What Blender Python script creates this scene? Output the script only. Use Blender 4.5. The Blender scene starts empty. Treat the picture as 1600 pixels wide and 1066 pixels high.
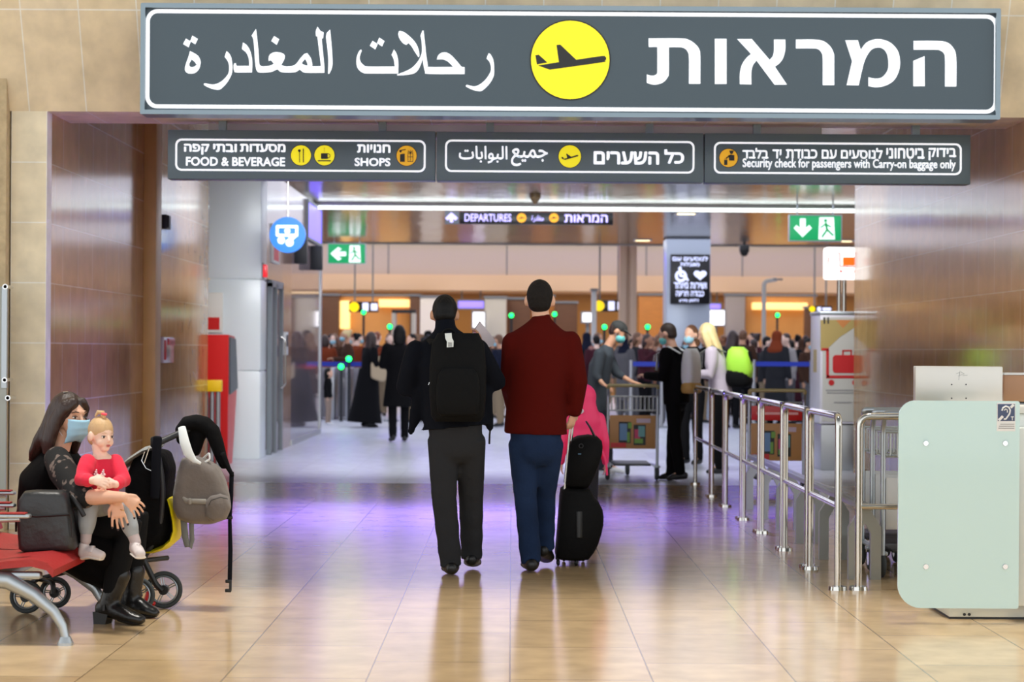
import bpy, bmesh, math, random
from mathutils import Vector, Matrix, Quaternion
import numpy as np
from mathutils.geometry import tessellate_polygon

random.seed(7)
SC = bpy.context.scene
COL = SC.collection
PI = math.pi

# ------------------------------------------------------------------ camera, world, light, exposure
F_PX, EYE, ROLL = 3111.0, 1.40, 0.0065
cam_d = bpy.data.cameras.new('camera')
cam_d.sensor_width = 36.0
cam_d.lens = F_PX * 36.0 / 1600.0
cam_d.shift_y = 13.0 / 1600.0
cam_d.clip_end = 200
cam_d.dof.use_dof = True
cam_d.dof.focus_distance = 11.3
cam_d.dof.aperture_fstop = 3.2
cam = bpy.data.objects.new('camera', cam_d)
COL.objects.link(cam)
cam.matrix_world = Matrix.Translation((0, 0, EYE)) @ Matrix.Rotation(PI / 2, 4, 'X') @ Matrix.Rotation(ROLL, 4, 'Z')
SC.camera = cam

SC.view_settings.view_transform = 'Standard'
SC.view_settings.look = 'None'
SC.view_settings.gamma = 1.0
SC.view_settings.exposure = 0.0
SC.view_settings.use_curve_mapping = False
SC.cycles.use_denoising = True
SC.cycles.max_bounces = 8
SC.cycles.sample_clamp_indirect = 6.0
SC.cycles.caustics_reflective = False
SC.cycles.caustics_refractive = False

world = bpy.data.worlds.new('daylight')
SC.world = world
world.use_nodes = True
wb = world.node_tree.nodes['Background']
wb.inputs[0].default_value = (0.95, 0.98, 1.0, 1)
# unseen surroundings shaped for the light: bright low down, dim overhead
wn = world.node_tree
w_tc = wn.nodes.new('ShaderNodeTexCoord')
w_sp = wn.nodes.new('ShaderNodeSeparateXYZ')
w_mr = wn.nodes.new('ShaderNodeMapRange')
w_mr.inputs[1].default_value, w_mr.inputs[2].default_value = 0.25, 0.75
w_mr.inputs[3].default_value, w_mr.inputs[4].default_value = 1.65, 0.22
wn.links.new(w_tc.outputs['Generated'], w_sp.inputs[0])
wn.links.new(w_sp.outputs['Z'], w_mr.inputs[0])
wn.links.new(w_mr.outputs[0], wb.inputs[1])


def area(name, loc, size, power, color, rot=(0, 0, 0), spread=PI):
    d = bpy.data.lights.new(name, 'AREA')
    d.shape = 'RECTANGLE'
    d.size, d.size_y = size
    d.energy = power
    d.color = color
    d.spread = spread
    o = bpy.data.objects.new(name, d)
    COL.objects.link(o)
    o.location = loc
    o.rotation_euler = rot
    return o


# roof lights of the big entrance hall the photographer stands in
area('skylight', (0, 5.2, 9.0), (16, 12.6), 640, (1.0, 0.95, 0.87), spread=math.radians(12))
# broad unseen lamp added below the mirror ceiling, for the bright hall floor
area('hall_floor_fill', (0, 35.5, 3.70), (18, 17), 1250, (0.80, 0.84, 1.0))
area('hall_light', (0, 51, 7.1), (26, 9), 1650, (1.0, 0.92, 0.82))
# unseen violet lamp washing the upper part of the far hall
area('violet_wash', (0, 56.6, 7.0), (26, 0.4), 130, (0.30, 0.14, 1.0), (math.radians(20), 0, 0))
# unseen violet lamp added over the passage to tint its floor
area('violet_floor_tint', (-0.7, 17.3, 3.68), (3.8, 2.2), 520, (0.15, 0.12, 1.0), (math.radians(-20), 0, 0), spread=math.radians(70))
# warm lights over the far counters
area('counter_light', (0, 59.4, 3.05), (26, 1.6), 210, (1.0, 0.76, 0.45))
# unseen tilted lamp added to brighten the white column and the kiosk
area('column_kiosk_fill', (0.2, 20.6, 3.55), (6.6, 0.5), 150, (0.96, 0.98, 1.0), (math.radians(58), 0, 0), spread=math.radians(95))

# ------------------------------------------------------------------ helpers


def W(px, py, D):
    """point seen at pixel (px, py) of the photograph at distance D"""
    dx, dy = px - 800.0, py - 546.0
    c, s = math.cos(ROLL), math.sin(ROLL)
    return Vector(((dx * c + dy * s) / F_PX * D, D, EYE - (-dx * s + dy * c) / F_PX * D))


def lin(c):
    c = c / 255.0
    return c / 12.92 if c <= 0.04045 else ((c + 0.055) / 1.055) ** 2.4


def rgb(r, g, b):
    return (lin(r), lin(g), lin(b), 1.0)


MATS = {}


def mat(name, col, rough=0.6, metal=0.0, vary=0.0, scale=6.0, bump=0.0, bscale=40.0, spec=0.5, emit=None, es=0.0,
        sheen=0.0, coat=0.0, stretch=None):
    if name in MATS:
        return MATS[name]
    m = bpy.data.materials.new(name)
    m.use_nodes = True
    nt = m.node_tree
    p = nt.nodes['Principled BSDF']
    c = rgb(*col)
    p.inputs['Base Color'].default_value = c
    p.inputs['Roughness'].default_value = rough
    p.inputs['Metallic'].default_value = metal
    p.inputs['Specular IOR Level'].default_value = spec
    p.inputs['Sheen Weight'].default_value = sheen
    p.inputs['Coat Weight'].default_value = coat
    if emit:
        p.inputs['Emission Color'].default_value = rgb(*emit)
        p.inputs['Emission Strength'].default_value = es
    tc = nt.nodes.new('ShaderNodeTexCoord')
    src = tc.outputs['Object']
    if stretch:
        mp = nt.nodes.new('ShaderNodeMapping')
        mp.inputs['Scale'].default_value = stretch
        nt.links.new(src, mp.inputs['Vector'])
        src = mp.outputs['Vector']
    if vary:
        n = nt.nodes.new('ShaderNodeTexNoise')
        n.inputs['Scale'].default_value = scale
        n.inputs['Detail'].default_value = 4
        nt.links.new(src, n.inputs['Vector'])
        mx = nt.nodes.new('ShaderNodeMix')
        mx.data_type = 'RGBA'
        mx.inputs[6].default_value = tuple(max(0, v * (1 - vary)) for v in c[:3]) + (1,)
        mx.inputs[7].default_value = tuple(min(1, v * (1 + vary)) for v in c[:3]) + (1,)
        nt.links.new(n.outputs['Fac'], mx.inputs[0])
        nt.links.new(mx.outputs[2], p.inputs['Base Color'])
    if bump:
        n2 = nt.nodes.new('ShaderNodeTexNoise')
        n2.inputs['Scale'].default_value = bscale
        n2.inputs['Detail'].default_value = 5
        nt.links.new(src, n2.inputs['Vector'])
        b = nt.nodes.new('ShaderNodeBump')
        b.inputs['Strength'].default_value = bump
        b.inputs['Distance'].default_value = 0.022
        nt.links.new(n2.outputs['Fac'], b.inputs['Height'])
        nt.links.new(b.outputs['Normal'], p.inputs['Normal'])
    MATS[name] = m
    return m


def tile_mat(name, cols, mortar, axes, bw, rh, offs, rough=0.15, mortar_size=0.006, boff=0.5, bumpy=0.03, spec=0.5, coat=0.0,
             wave=0.0):
    """stone slabs laid in courses; axes picks which object axes run along and across the courses"""
    m = bpy.data.materials.new(name)
    m.use_nodes = True
    nt = m.node_tree
    N, L = nt.nodes, nt.links
    p = N['Principled BSDF']
    tc = N.new('ShaderNodeTexCoord')
    sp = N.new('ShaderNodeSeparateXYZ')
    L.new(tc.outputs['Object'], sp.inputs[0])
    cb = N.new('ShaderNodeCombineXYZ')
    for i, a in enumerate(axes):
        add = N.new('ShaderNodeMath')
        add.inputs[1].default_value = offs[i]
        L.new(sp.outputs['XYZ'.index(a)], add.inputs[0])
        L.new(add.outputs[0], cb.inputs[i])
    br = N.new('ShaderNodeTexBrick')
    br.offset = boff
    br.inputs['Scale'].default_value = 1.0
    br.inputs['Brick Width'].default_value = bw
    br.inputs['Row Height'].default_value = rh
    br.inputs['Mortar Size'].default_value = mortar_size
    br.inputs['Mortar Smooth'].default_value = 0.1
    br.inputs['Bias'].default_value = 0.0
    br.inputs['Color1'].default_value = rgb(*cols[0])
    br.inputs['Color2'].default_value = rgb(*cols[1])
    br.inputs['Mortar'].default_value = rgb(*mortar)
    L.new(cb.outputs[0], br.inputs['Vector'])
    n = N.new('ShaderNodeTexNoise')
    n.inputs['Scale'].default_value = 5.0
    n.inputs['Detail'].default_value = 6
    L.new(tc.outputs['Object'], n.inputs['Vector'])
    mr = N.new('ShaderNodeMapRange')
    mr.inputs[1].default_value, mr.inputs[2].default_value = 0.25, 0.75
    mr.inputs[3].default_value, mr.inputs[4].default_value = 0.82, 1.16
    L.new(n.outputs['Fac'], mr.inputs[0])
    mx = N.new('ShaderNodeMix')
    mx.data_type = 'RGBA'
    mx.blend_type = 'MULTIPLY'
    mx.inputs[0].default_value = 1.0
    L.new(br.outputs['Color'], mx.inputs[6])
    L.new(mr.outputs[0], mx.inputs[7])
    L.new(mx.outputs[2], p.inputs['Base Color'])
    p.inputs['Roughness'].default_value = rough
    p.inputs['Specular IOR Level'].default_value = spec
    p.inputs['Coat Weight'].default_value = coat
    p.inputs['Coat Roughness'].default_value = 0.03
    b = N.new('ShaderNodeBump')
    b.inputs['Strength'].default_value = bumpy
    b.inputs['Distance'].default_value = 0.02
    n3 = N.new('ShaderNodeTexNoise')
    n3.inputs['Scale'].default_value = 2.2
    n3.inputs['Detail'].default_value = 1
    L.new(tc.outputs['Object'], n3.inputs['Vector'])
    L.new(n3.outputs['Fac'], b.inputs['Height'])
    L.new(b.outputs['Normal'], p.inputs['Normal'])
    return m


WM = {}          # world matrix of every object built here


class MB:
    """collects solids and links them as one mesh object"""

    def __init__(self):
        self.bm = bmesh.new()
        self.mi = 0

    def _tag(self, n0):
        self.bm.faces.ensure_lookup_table()
        for f in self.bm.faces[n0:]:
            f.material_index = self.mi

    def box(self, c, size, rot=None, bevel=0.0, seg=2):
        n0 = len(self.bm.faces)
        t = bmesh.new()
        bmesh.ops.create_cube(t, size=1.0)
        for v in t.verts:
            v.co = Vector((v.co.x * size[0], v.co.y * size[1], v.co.z * size[2]))
        if bevel:
            bmesh.ops.bevel(t, geom=list(t.edges), offset=min(bevel, min(size) * 0.49), segments=seg, profile=0.5, affect='EDGES')
        M = Matrix.Translation(Vector(c))
        if rot is not None:
            M = M @ (rot if isinstance(rot, Matrix) else Matrix.Rotation(rot, 4, 'Z'))
        t.transform(M)
        self._merge(t)
        self._tag(n0)
        return self

    def _merge(self, t):
        me = bpy.data.meshes.new('tmp')
        t.to_mesh(me)
        t.free()
        self.bm.from_mesh(me)
        bpy.data.meshes.remove(me)

    def bb(self, x0, x1, y0, y1, z0, z1, bevel=0.0):
        return self.box(((x0 + x1) / 2, (y0 + y1) / 2, (z0 + z1) / 2), (abs(x1 - x0), abs(y1 - y0), abs(z1 - z0)), bevel=bevel)

    def rings(self, rings, caps=True, closed=False):
        n0 = len(self.bm.faces)
        bm = self.bm
        vs = [[bm.verts.new(p) for p in r] for r in rings]
        n = len(vs[0])
        m = len(vs)
        for i in range(m if closed else m - 1):
            a, b = vs[i], vs[(i + 1) % m]
            for j in range(n):
                k = (j + 1) % n
                bm.faces.new((a[j], a[k], b[k], b[j]))
        if caps and not closed:
            bm.faces.new(list(reversed(vs[0])))
            bm.faces.new(vs[-1])
        self._tag(n0)
        return self

    def chain(self, pts, side=(1, 0, 0), seg=16, round_ends=True):
        """tapered limb through points (x, y, z, r_side[, r_other])"""
        P = [Vector(p[:3]) for p in pts]
        R = [(p[3], p[4] if len(p) > 4 else p[3]) for p in pts]
        side = Vector(side)
        out = []

        def ring(c, t, a, b):
            u = side - t * side.dot(t)
            if u.length < 1e-4:
                u = t.orthogonal()
            u.normalize()
            v = t.cross(u)
            return [c + u * (math.cos(2 * PI * k / seg) * a) + v * (math.sin(2 * PI * k / seg) * b) for k in range(seg)]
        n = len(P)
        T = []
        for i in range(n):
            a = P[max(0, i - 1)]
            b = P[min(n - 1, i + 1)]
            T.append((b - a).normalized())
        if round_ends:
            e = min(R[0])
            for q in (0.15, 0.5, 0.85):
                f = math.sqrt(1 - (1 - q) ** 2)
                out.append(ring(P[0] - T[0] * e * (1 - q), T[0], R[0][0] * f, R[0][1] * f))
        for i in range(n):
            out.append(ring(P[i], T[i], *R[i]))
        if round_ends:
            e = min(R[-1])
            for q in (0.85, 0.5, 0.15):
                f = math.sqrt(1 - (1 - q) ** 2)
                out.append(ring(P[-1] + T[-1] * e * (1 - q), T[-1], R[-1][0] * f, R[-1][1] * f))
        return self.rings(out)

    def tube(self, pts, r, seg=12, bend=0.0, bseg=5):
        """round pipe along a polyline, corners rounded by bend"""
        P = [Vector(p) for p in pts]
        if bend:
            Q = [P[0]]
            for i in range(1, len(P) - 1):
                a, b, c = P[i - 1], P[i], P[i + 1]
                d = min(bend, (a - b).length * 0.49, (c - b).length * 0.49)
                s = b + (a - b).normalized() * d
                e = b + (c - b).normalized() * d
                for k in range(bseg + 1):
                    t = k / bseg
                    Q.append(s * (1 - t) ** 2 + b * 2 * t * (1 - t) + e * t * t)
            Q.append(P[-1])
            P = Q
        n = len(P)
        T = [(P[min(n - 1, i + 1)] - P[max(0, i - 1)]).normalized() for i in range(n)]
        u = T[0].orthogonal().normalized()
        out = []
        for i in range(n):
            if i:
                u = (T[i - 1].rotation_difference(T[i]) @ u)
            u = (u - T[i] * u.dot(T[i])).normalized()
            v = T[i].cross(u)
            rr = r[i] if isinstance(r, (list, tuple)) else r
            out.append([P[i] + u * (math.cos(2 * PI * k / seg) * rr) + v * (math.sin(2 * PI * k / seg) * rr) for k in range(seg)])
        return self.rings(out)

    def cyl(self, p0, p1, r0, r1=None, seg=24):
        return self.tube([p0, p1], [r0, r0 if r1 is None else r1], seg)

    def ell(self, c, r, rot=None, seg=20, rings=12):
        n0 = len(self.bm.faces)
        t = bmesh.new()
        bmesh.ops.create_uvsphere(t, u_segments=seg, v_segments=rings, radius=1.0)
        M = Matrix.Translation(Vector(c))
        if rot is not None:
            M = M @ rot
        M = M @ Matrix.Diagonal((r[0], r[1], r[2], 1))
        t.transform(M)
        self._merge(t)
        self._tag(n0)
        return self

    def torus(self, c, R, r, axis=(0, 1, 0), seg=40, sseg=12, squash=1.0):
        ax = Vector(axis).normalized()
        u = ax.orthogonal().normalized()
        v = ax.cross(u)
        c = Vector(c)
        out = []
        for i in range(seg):
            a = 2 * PI * i / seg
            d = u * math.cos(a) + v * math.sin(a)
            out.append([c + d * (R + r * math.cos(2 * PI * k / sseg)) + ax * (r * squash * math.sin(2 * PI * k / sseg)) for k in range(sseg)])
        return self.rings(out, closed=True)

    def prism(self, poly, origin, u, v, depth):
        """closed outline (a, b) in the plane origin + a*u + b*v, given thickness along u x v"""
        n0 = len(self.bm.faces)
        u, v, o = Vector(u), Vector(v), Vector(origin)
        n = u.cross(v).normalized()
        a = [self.bm.verts.new(o + u * p[0] + v * p[1] - n * depth / 2) for p in poly]
        b = [self.bm.verts.new(o + u * p[0] + v * p[1] + n * depth / 2) for p in poly]
        m = len(poly)
        for i in range(m):
            k = (i + 1) % m
            self.bm.faces.new((a[i], a[k], b[k], b[i]))
        self.bm.faces.new(list(reversed(a)))
        self.bm.faces.new(b)
        self._tag(n0)
        return self

    def ringplate(self, outer, inner, origin, u, v, depth):
        n0 = len(self.bm.faces)
        u, v, o = Vector(u), Vector(v), Vector(origin)
        n = u.cross(v).normalized()
        L = []
        for poly, sg in ((outer, -1), (inner, -1), (inner, 1), (outer, 1)):
            L.append([self.bm.verts.new(o + u * p[0] + v * p[1] + n * sg * depth / 2) for p in poly])
        m = len(outer)
        for q in range(4):
            A, B = L[q], L[(q + 1) % 4]
            for i in range(m):
                k = (i + 1) % m
                self.bm.faces.new((A[i], A[k], B[k], B[i]))
        self._tag(n0)
        return self

    def mesh(self, me, M=None):
        n0 = len(self.bm.faces)
        self.bm.from_mesh(me)
        if M is not None:
            self.bm.verts.ensure_lookup_table()
            raise NotImplementedError
        self._tag(n0)
        return self

    def remesh(self, voxel, smooth=4, factor=0.5):
        """melt everything collected so far into one continuous skin"""
        me = bpy.data.meshes.new('tmp')
        bmesh.ops.recalc_face_normals(self.bm, faces=self.bm.faces)
        self.bm.to_mesh(me)
        o = bpy.data.objects.new('tmp', me)
        COL.objects.link(o)
        r = o.modifiers.new('r', 'REMESH')
        r.mode = 'VOXEL'
        r.voxel_size = voxel
        r.use_smooth_shade = True
        if smooth:
            s = o.modifiers.new('s', 'SMOOTH')
            s.factor = factor
            s.iterations = smooth
        bpy.context.view_layer.update()
        dg = bpy.context.evaluated_depsgraph_get()
        out = bpy.data.meshes.new_from_object(o.evaluated_get(dg))
        bpy.data.objects.remove(o)
        bpy.data.meshes.remove(me)
        self.bm.free()
        self.bm = bmesh.new()
        self.bm.from_mesh(out)
        bpy.data.meshes.remove(out)
        return self

    def build(self, name, m, parent=None, angle=40, flat=False, recalc=True):
        me = bpy.data.meshes.new(name)
        if recalc:
            bmesh.ops.recalc_face_normals(self.bm, faces=self.bm.faces)
        if parent is not None:
            self.bm.transform(WM[parent.name].inverted())
        self.bm.to_mesh(me)
        self.bm.free()
        for q in (m if isinstance(m, (list, tuple)) else [m]):
            me.materials.append(q)
        if not flat:
            me.shade_smooth()
            me.set_sharp_from_angle(angle=math.radians(angle))
        o = bpy.data.objects.new(name, me)
        COL.objects.link(o)
        if parent is not None:
            o.parent = parent
            WM[o.name] = WM[parent.name]
        else:
            WM[o.name] = Matrix.Identity(4)
        return o


def tag(o, label, cat, group=None, kind=None):
    if label:
        o['label'] = label
    if cat:
        o['category'] = cat
    if group:
        o['group'] = group
    if kind:
        o['kind'] = kind
    return o


def thing(name, loc, label, cat, group=None, rz=0.0):
    o = bpy.data.objects.new(name, None)
    o.empty_display_size = 0.1
    COL.objects.link(o)
    o.location = loc
    o.rotation_euler = (0, 0, rz)
    WM[o.name] = Matrix.Translation(Vector(loc)) @ Matrix.Rotation(rz, 4, 'Z')
    return tag(o, label, cat, group)


def structure(name, mb, m, parent=None):
    o = mb.build(name, m, parent)
    if parent is None:
        o['kind'] = 'structure'
    return o


KIDS = {}


def copy_tree(o, parent=None):
    c = o.copy()
    COL.objects.link(c)
    if parent is not None:
        c.parent = parent
    for ch in [q for q in bpy.data.objects if q.parent == o]:
        copy_tree(ch, c)
    return c


def rrect(x0, x1, y0, y1, r, seg=6):
    out = []
    for cx, cy, a0 in ((x1 - r, y1 - r, 0), (x0 + r, y1 - r, 90), (x0 + r, y0 + r, 180), (x1 - r, y0 + r, 270)):
        for k in range(seg + 1):
            a = math.radians(a0 + 90.0 * k / seg)
            out.append((cx + r * math.cos(a), cy + r * math.sin(a)))
    return out


UX, UZ = Vector((1, 0, 0)), Vector((0, 0, 1))


def smooth_outline(pts, n=5):
    """outline with corners (third value 1) and rounded runs between them"""
    m = len(pts)
    out = []
    for i in range(m):
        p0, p1, p2, p3 = pts[i - 1], pts[i], pts[(i + 1) % m], pts[(i + 2) % m]
        c1, c2 = len(p1) > 2, len(p2) > 2
        a = Vector(p1[:2])
        b = Vector(p2[:2])
        t1 = Vector((0, 0)) if c1 else (b - Vector(p0[:2])) * 0.5
        t2 = Vector((0, 0)) if c2 else (Vector(p3[:2]) - a) * 0.5
        if c1 and c2:
            out.append(tuple(a))
            continue
        if c1:
            t1 = (b - a) * 0.9
        if c2:
            t2 = (b - a) * 0.9
        for k in range(n):
            t = k / n
            h = a * (2 * t ** 3 - 3 * t ** 2 + 1) + t1 * (t ** 3 - 2 * t ** 2 + t) + b * (-2 * t ** 3 + 3 * t ** 2) + t2 * (t ** 3 - t ** 2)
            out.append(tuple(h))
    return out


def fill_outlines(mb, polys, D, to_px, depth):
    """flat lettering cut from outlines (holes allowed), standing on the plane at distance D"""
    cu = bpy.data.curves.new('tmp', 'CURVE')
    cu.dimensions = '2D'
    cu.fill_mode = 'BOTH'
    cu.extrude = depth / 2
    for poly in polys:
        sp = cu.splines.new('POLY')
        sp.points.add(len(poly) - 1)
        for i, p in enumerate(poly):
            w = W(*to_px(p), D)
            sp.points[i].co = (w.x, w.z, 0, 1)
        sp.use_cyclic_u = True
    o = bpy.data.objects.new('tmp', cu)
    COL.objects.link(o)
    bpy.context.view_layer.update()
    me = bpy.data.meshes.new_from_object(o.evaluated_get(bpy.context.evaluated_depsgraph_get()))
    bpy.data.objects.remove(o)
    me.transform(Matrix(((1, 0, 0, 0), (0, 0, -1, D), (0, 1, 0, 0), (0, 0, 0, 1))))
    mb.mesh(me)
    bpy.data.meshes.remove(me)


def text_mesh(s, depth=0.02):
    """lettering mesh in its own xy plane; each outline is filled by itself so crossing outlines stay whole"""
    cu = bpy.data.curves.new('tmp', 'FONT')
    cu.body = s
    cu.fill_mode = 'NONE'
    cu.resolution_u = 3
    o = bpy.data.objects.new('tmp', cu)
    COL.objects.link(o)
    bpy.context.view_layer.update()
    me = bpy.data.meshes.new_from_object(o.evaluated_get(bpy.context.evaluated_depsgraph_get()))
    bpy.data.objects.remove(o)
    nxt = {}
    for e in me.edges:
        nxt.setdefault(e.vertices[0], []).append(e.vertices[1])
        nxt.setdefault(e.vertices[1], []).append(e.vertices[0])
    co = [Vector((v.co.x, v.co.y)) for v in me.vertices]
    bpy.data.meshes.remove(me)
    done, loops = set(), []
    for st in sorted(nxt):
        if st in done:
            continue
        lp, cur, prev = [st], st, None
        done.add(st)
        while True:
            n = [q for q in nxt[cur] if q != prev and q not in done] if prev is None or len(lp) < 3 else [q for q in nxt[cur] if q not in done]
            if prev is None:
                n = [st + 1] if st + 1 in nxt[st] else n
            if not n:
                break
            prev, cur = cur, n[0]
            done.add(cur)
            lp.append(cur)
        loops.append([co[q] for q in lp])

    def area_(l):
        return sum(l[i - 1].x * l[i].y - l[i].x * l[i - 1].y for i in range(len(l))) / 2

    def inside(p, l):
        r = False
        for i in range(len(l)):
            a, b = l[i - 1], l[i]
            if (a.y > p.y) != (b.y > p.y) and p.x < (b.x - a.x) * (p.y - a.y) / (b.y - a.y) + a.x:
                r = not r
        return r
    sg = max(loops, key=lambda l: abs(area_(l)))
    sg = 1 if area_(sg) > 0 else -1
    outer = [l for l in loops if area_(l) * sg > 0]
    hole = [l for l in loops if area_(l) * sg <= 0]
    bm = bmesh.new()
    for l in outer:
        hs = [h for h in hole if inside(h[0], l)]
        polys = [[Vector((p.x, p.y, 0)) for p in q] for q in [l] + hs]
        fr, bk = [], []
        for q in polys:
            fr += [bm.verts.new((p.x, p.y, depth)) for p in q]
            bk += [bm.verts.new((p.x, p.y, -depth)) for p in q]
        for tri in tessellate_polygon(polys):
            if len(set(tri)) == 3:
                try:
                    bm.faces.new([fr[k] for k in tri])
                except ValueError:
                    pass
        k0 = 0
        for q in polys:
            for i in range(len(q)):
                j = (i + 1) % len(q)
                bm.faces.new((fr[k0 + i], fr[k0 + j], bk[k0 + j], bk[k0 + i]))
            k0 += len(q)
    out = bpy.data.meshes.new('tmp')
    bm.to_mesh(out)
    bm.free()
    return out


def text_fit(mb, s, px, D, bold=0.0, depth=0.003):
    """lettering whose outline box fills the photo rectangle px = (x0, y0, x1, y1) on the plane at D; bold thickens the strokes"""
    me = text_mesh(s)
    co = np.zeros(len(me.vertices) * 3)
    me.vertices.foreach_get('co', co)
    co = co.reshape(-1, 3)
    lo, hi = co.min(0), co.max(0)
    lo = lo - bold
    hi = hi + bold
    a, b = W(px[0], px[3], D), W(px[2], px[1], D)
    sx, sz = (b.x - a.x) / (hi[0] - lo[0]), (b.z - a.z) / (hi[1] - lo[1])
    for i, (dx, dy) in enumerate(((0, 0), (1, 0), (-1, 0), (0, 1), (0, -1), (.7, .7), (-.7, .7), (.7, -.7), (-.7, -.7)) if bold else ((0, 0),)):
        q = me.copy()
        q.transform(Matrix(((sx, 0, 0, a.x + (dx * bold - lo[0]) * sx), (0, 0, -depth / 0.04, D - i * 0.00012), (0, sz, 0, a.z + (dy * bold - lo[1]) * sz), (0, 0, 0, 1))))
        mb.mesh(q)
        bpy.data.meshes.remove(q)
    bpy.data.meshes.remove(me)


def disc(mb, px, py, r_px, D, depth=0.004, seg=48):
    c = W(px, py, D)
    r = r_px / F_PX * D
    mb.cyl(c + Vector((0, depth / 2, 0)), c - Vector((0, depth / 2, 0)), r, seg=seg)


def poly_px(mb, pts, D, depth=0.004):
    """flat mark with outline given in photo pixels, on the plane at D"""
    w = [W(p[0], p[1], D) for p in pts]
    mb.prism([(q.x, q.z) for q in w], (0, D, 0), UX, UZ, depth)

# ------------------------------------------------------------------ materials of the place
XL, XR, YF, YEL, YER, HL, HC = -3.56, 3.95, 15.2, 23.3, 23.0, 3.195, 3.73

M_front = tile_mat('front_stone', ((238, 222, 190), (228, 210, 174)), (244, 240, 228), 'XZ', 0.435, 1.34, (0.215 + 8.7, 0.1), rough=0.45, boff=0.0, bumpy=0.02, mortar_size=0.005)
M_jamb = tile_mat('jamb_stone', ((238, 226, 196), (230, 216, 184)), (246, 242, 230), 'XZ', 0.272, 0.46, (3.832 + 2.72, -0.045), rough=0.45, boff=0.0, bumpy=0.02, mortar_size=0.005)
M_pass = tile_mat('polished_stone', ((192, 148, 94), (174, 130, 78)), (216, 194, 158), 'YZ', 0.56, 0.46, (0.2, -0.045), rough=0.12, boff=0.5, bumpy=0.05, mortar_size=0.005, spec=0.5)
M_floor = tile_mat('floor_stone', ((206, 178, 138), (188, 160, 120)), (138, 114, 86), 'YX', 0.92, 0.605, (0.3, 6.05), rough=0.17, boff=0.5, bumpy=0.012, mortar_size=0.0035, spec=0.5)
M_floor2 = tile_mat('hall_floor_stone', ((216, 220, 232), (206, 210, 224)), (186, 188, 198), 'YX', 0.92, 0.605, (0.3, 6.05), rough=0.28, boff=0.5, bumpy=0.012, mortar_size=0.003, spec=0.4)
M_rough = mat('rough_stone', (196, 176, 140), 0.9, vary=0.35, scale=14, bump=1.0, bscale=9)
M_ceil = bpy.data.materials.new('mirror_ceiling')
M_ceil.use_nodes = True
_nt = M_ceil.node_tree
_p = _nt.nodes['Principled BSDF']
_p.inputs['Base Color'].default_value = rgb(136, 118, 100)
_p.inputs['Metallic'].default_value = 0.92
_p.inputs['Roughness'].default_value = 0.17
_tc = _nt.nodes.new('ShaderNodeTexCoord')
_mp = _nt.nodes.new('ShaderNodeMapping')
_mp.inputs['Scale'].default_value = (1.3, 0.5, 1)
_nz = _nt.nodes.new('ShaderNodeTexNoise')
_nz.inputs['Scale'].default_value = 1.6
_nz.inputs['Detail'].default_value = 2
_bp = _nt.nodes.new('ShaderNodeBump')
_bp.inputs['Strength'].default_value = 0.25
_bp.inputs['Distance'].default_value = 0.05
_nt.links.new(_tc.outputs['Object'], _mp.inputs[0])
_nt.links.new(_mp.outputs[0], _nz.inputs['Vector'])
_nt.links.new(_nz.outputs['Fac'], _bp.inputs['Height'])
_nt.links.new(_bp.outputs['Normal'], _p.inputs['Normal'])

M_white = mat('white_panel', (214, 216, 216), 0.45)
M_offwhite = mat('off_white', (222, 218, 208), 0.6)
M_clad = mat('column_cladding', (222, 230, 232), 0.3, bump=0.03, bscale=3)
M_grey = mat('grey_paint', (120, 126, 130), 0.45)
M_dark = mat('dark_grey', (38, 40, 44), 0.5)
M_black = mat('black_plastic', (14, 14, 15), 0.4)
M_rubber = mat('tyre_rubber', (58, 64, 66), 0.75, bump=0.2, bscale=120)
M_steel = mat('polished_steel', (205, 203, 198), 0.14, metal=1.0)
M_brush = mat('brushed_steel', (182, 184, 186), 0.34, metal=0.85, bump=0.08, bscale=30, stretch=(1, 1, 30))
M_alu = mat('cast_aluminium', (176, 184, 190), 0.32, metal=0.8)
M_chrome = mat('chrome', (226, 226, 226), 0.08, metal=1.0)
M_red = mat('red_paint', (206, 26, 26), 0.35)
M_yellow = mat('yellow_paint', (246, 200, 20), 0.4)
M_lampstrip = mat('strip_lamp', (250, 255, 252), 0.5, emit=(236, 250, 248), es=3.2)
M_beige = mat('beige_fascia', (226, 196, 158), 0.6)
M_upper = mat('upper_wall_panel', (196, 184, 170), 0.6)
M_wood = mat('counter_wood', (188, 122, 52), 0.45, vary=0.25, scale=3, stretch=(1, 1, 8))
M_wood2 = mat('dark_counter_wood', (92, 58, 32), 0.5, vary=0.3, scale=3, stretch=(1, 1, 8))
M_alcove = mat('alcove_wall', (176, 134, 78), 0.6)

# ------------------------------------------------------------------ the setting
structure('floor', MB().bb(-16, 16, -6, 20.7, -0.1, 0), M_floor)
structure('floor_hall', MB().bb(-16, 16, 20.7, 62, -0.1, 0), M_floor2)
structure('wall_left', MB().bb(-16, XL, YF + 0.16, YEL, 0, HC), M_pass)
structure('wall_right', MB().bb(XR, 16, YF + 0.16, YER, 0, HC), M_pass)
m = MB()
m.bb(-3.832, XL - 0.0, YF, YF + 0.16, 0, HL)
m.bb(XR, 9, YF, YF + 0.16, 0, HL)
structure('wall_front', m, M_jamb)
m = MB().prism([(YF, HL), (YF + 0.8, HL), (YF + 0.8, 7.5), (YF - 1.83, 7.5)], (-9, 0, 0), (0, 1, 0), (0, 0, 1), 0.001)
m = MB()
m.rings([[(x, YF, HL), (x, YF + 0.8, HL), (x, YF + 0.8, 7.5), (x, YF - 1.83, 7.5)] for x in (-9, 9)])
structure('wall_lintel', m, M_front)
m = MB().bb(-9, -3.845, YF - 0.10, YF + 0.16, 0, HL + 2.2)
structure('wall_rubble_left', m, M_rough)
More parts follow.
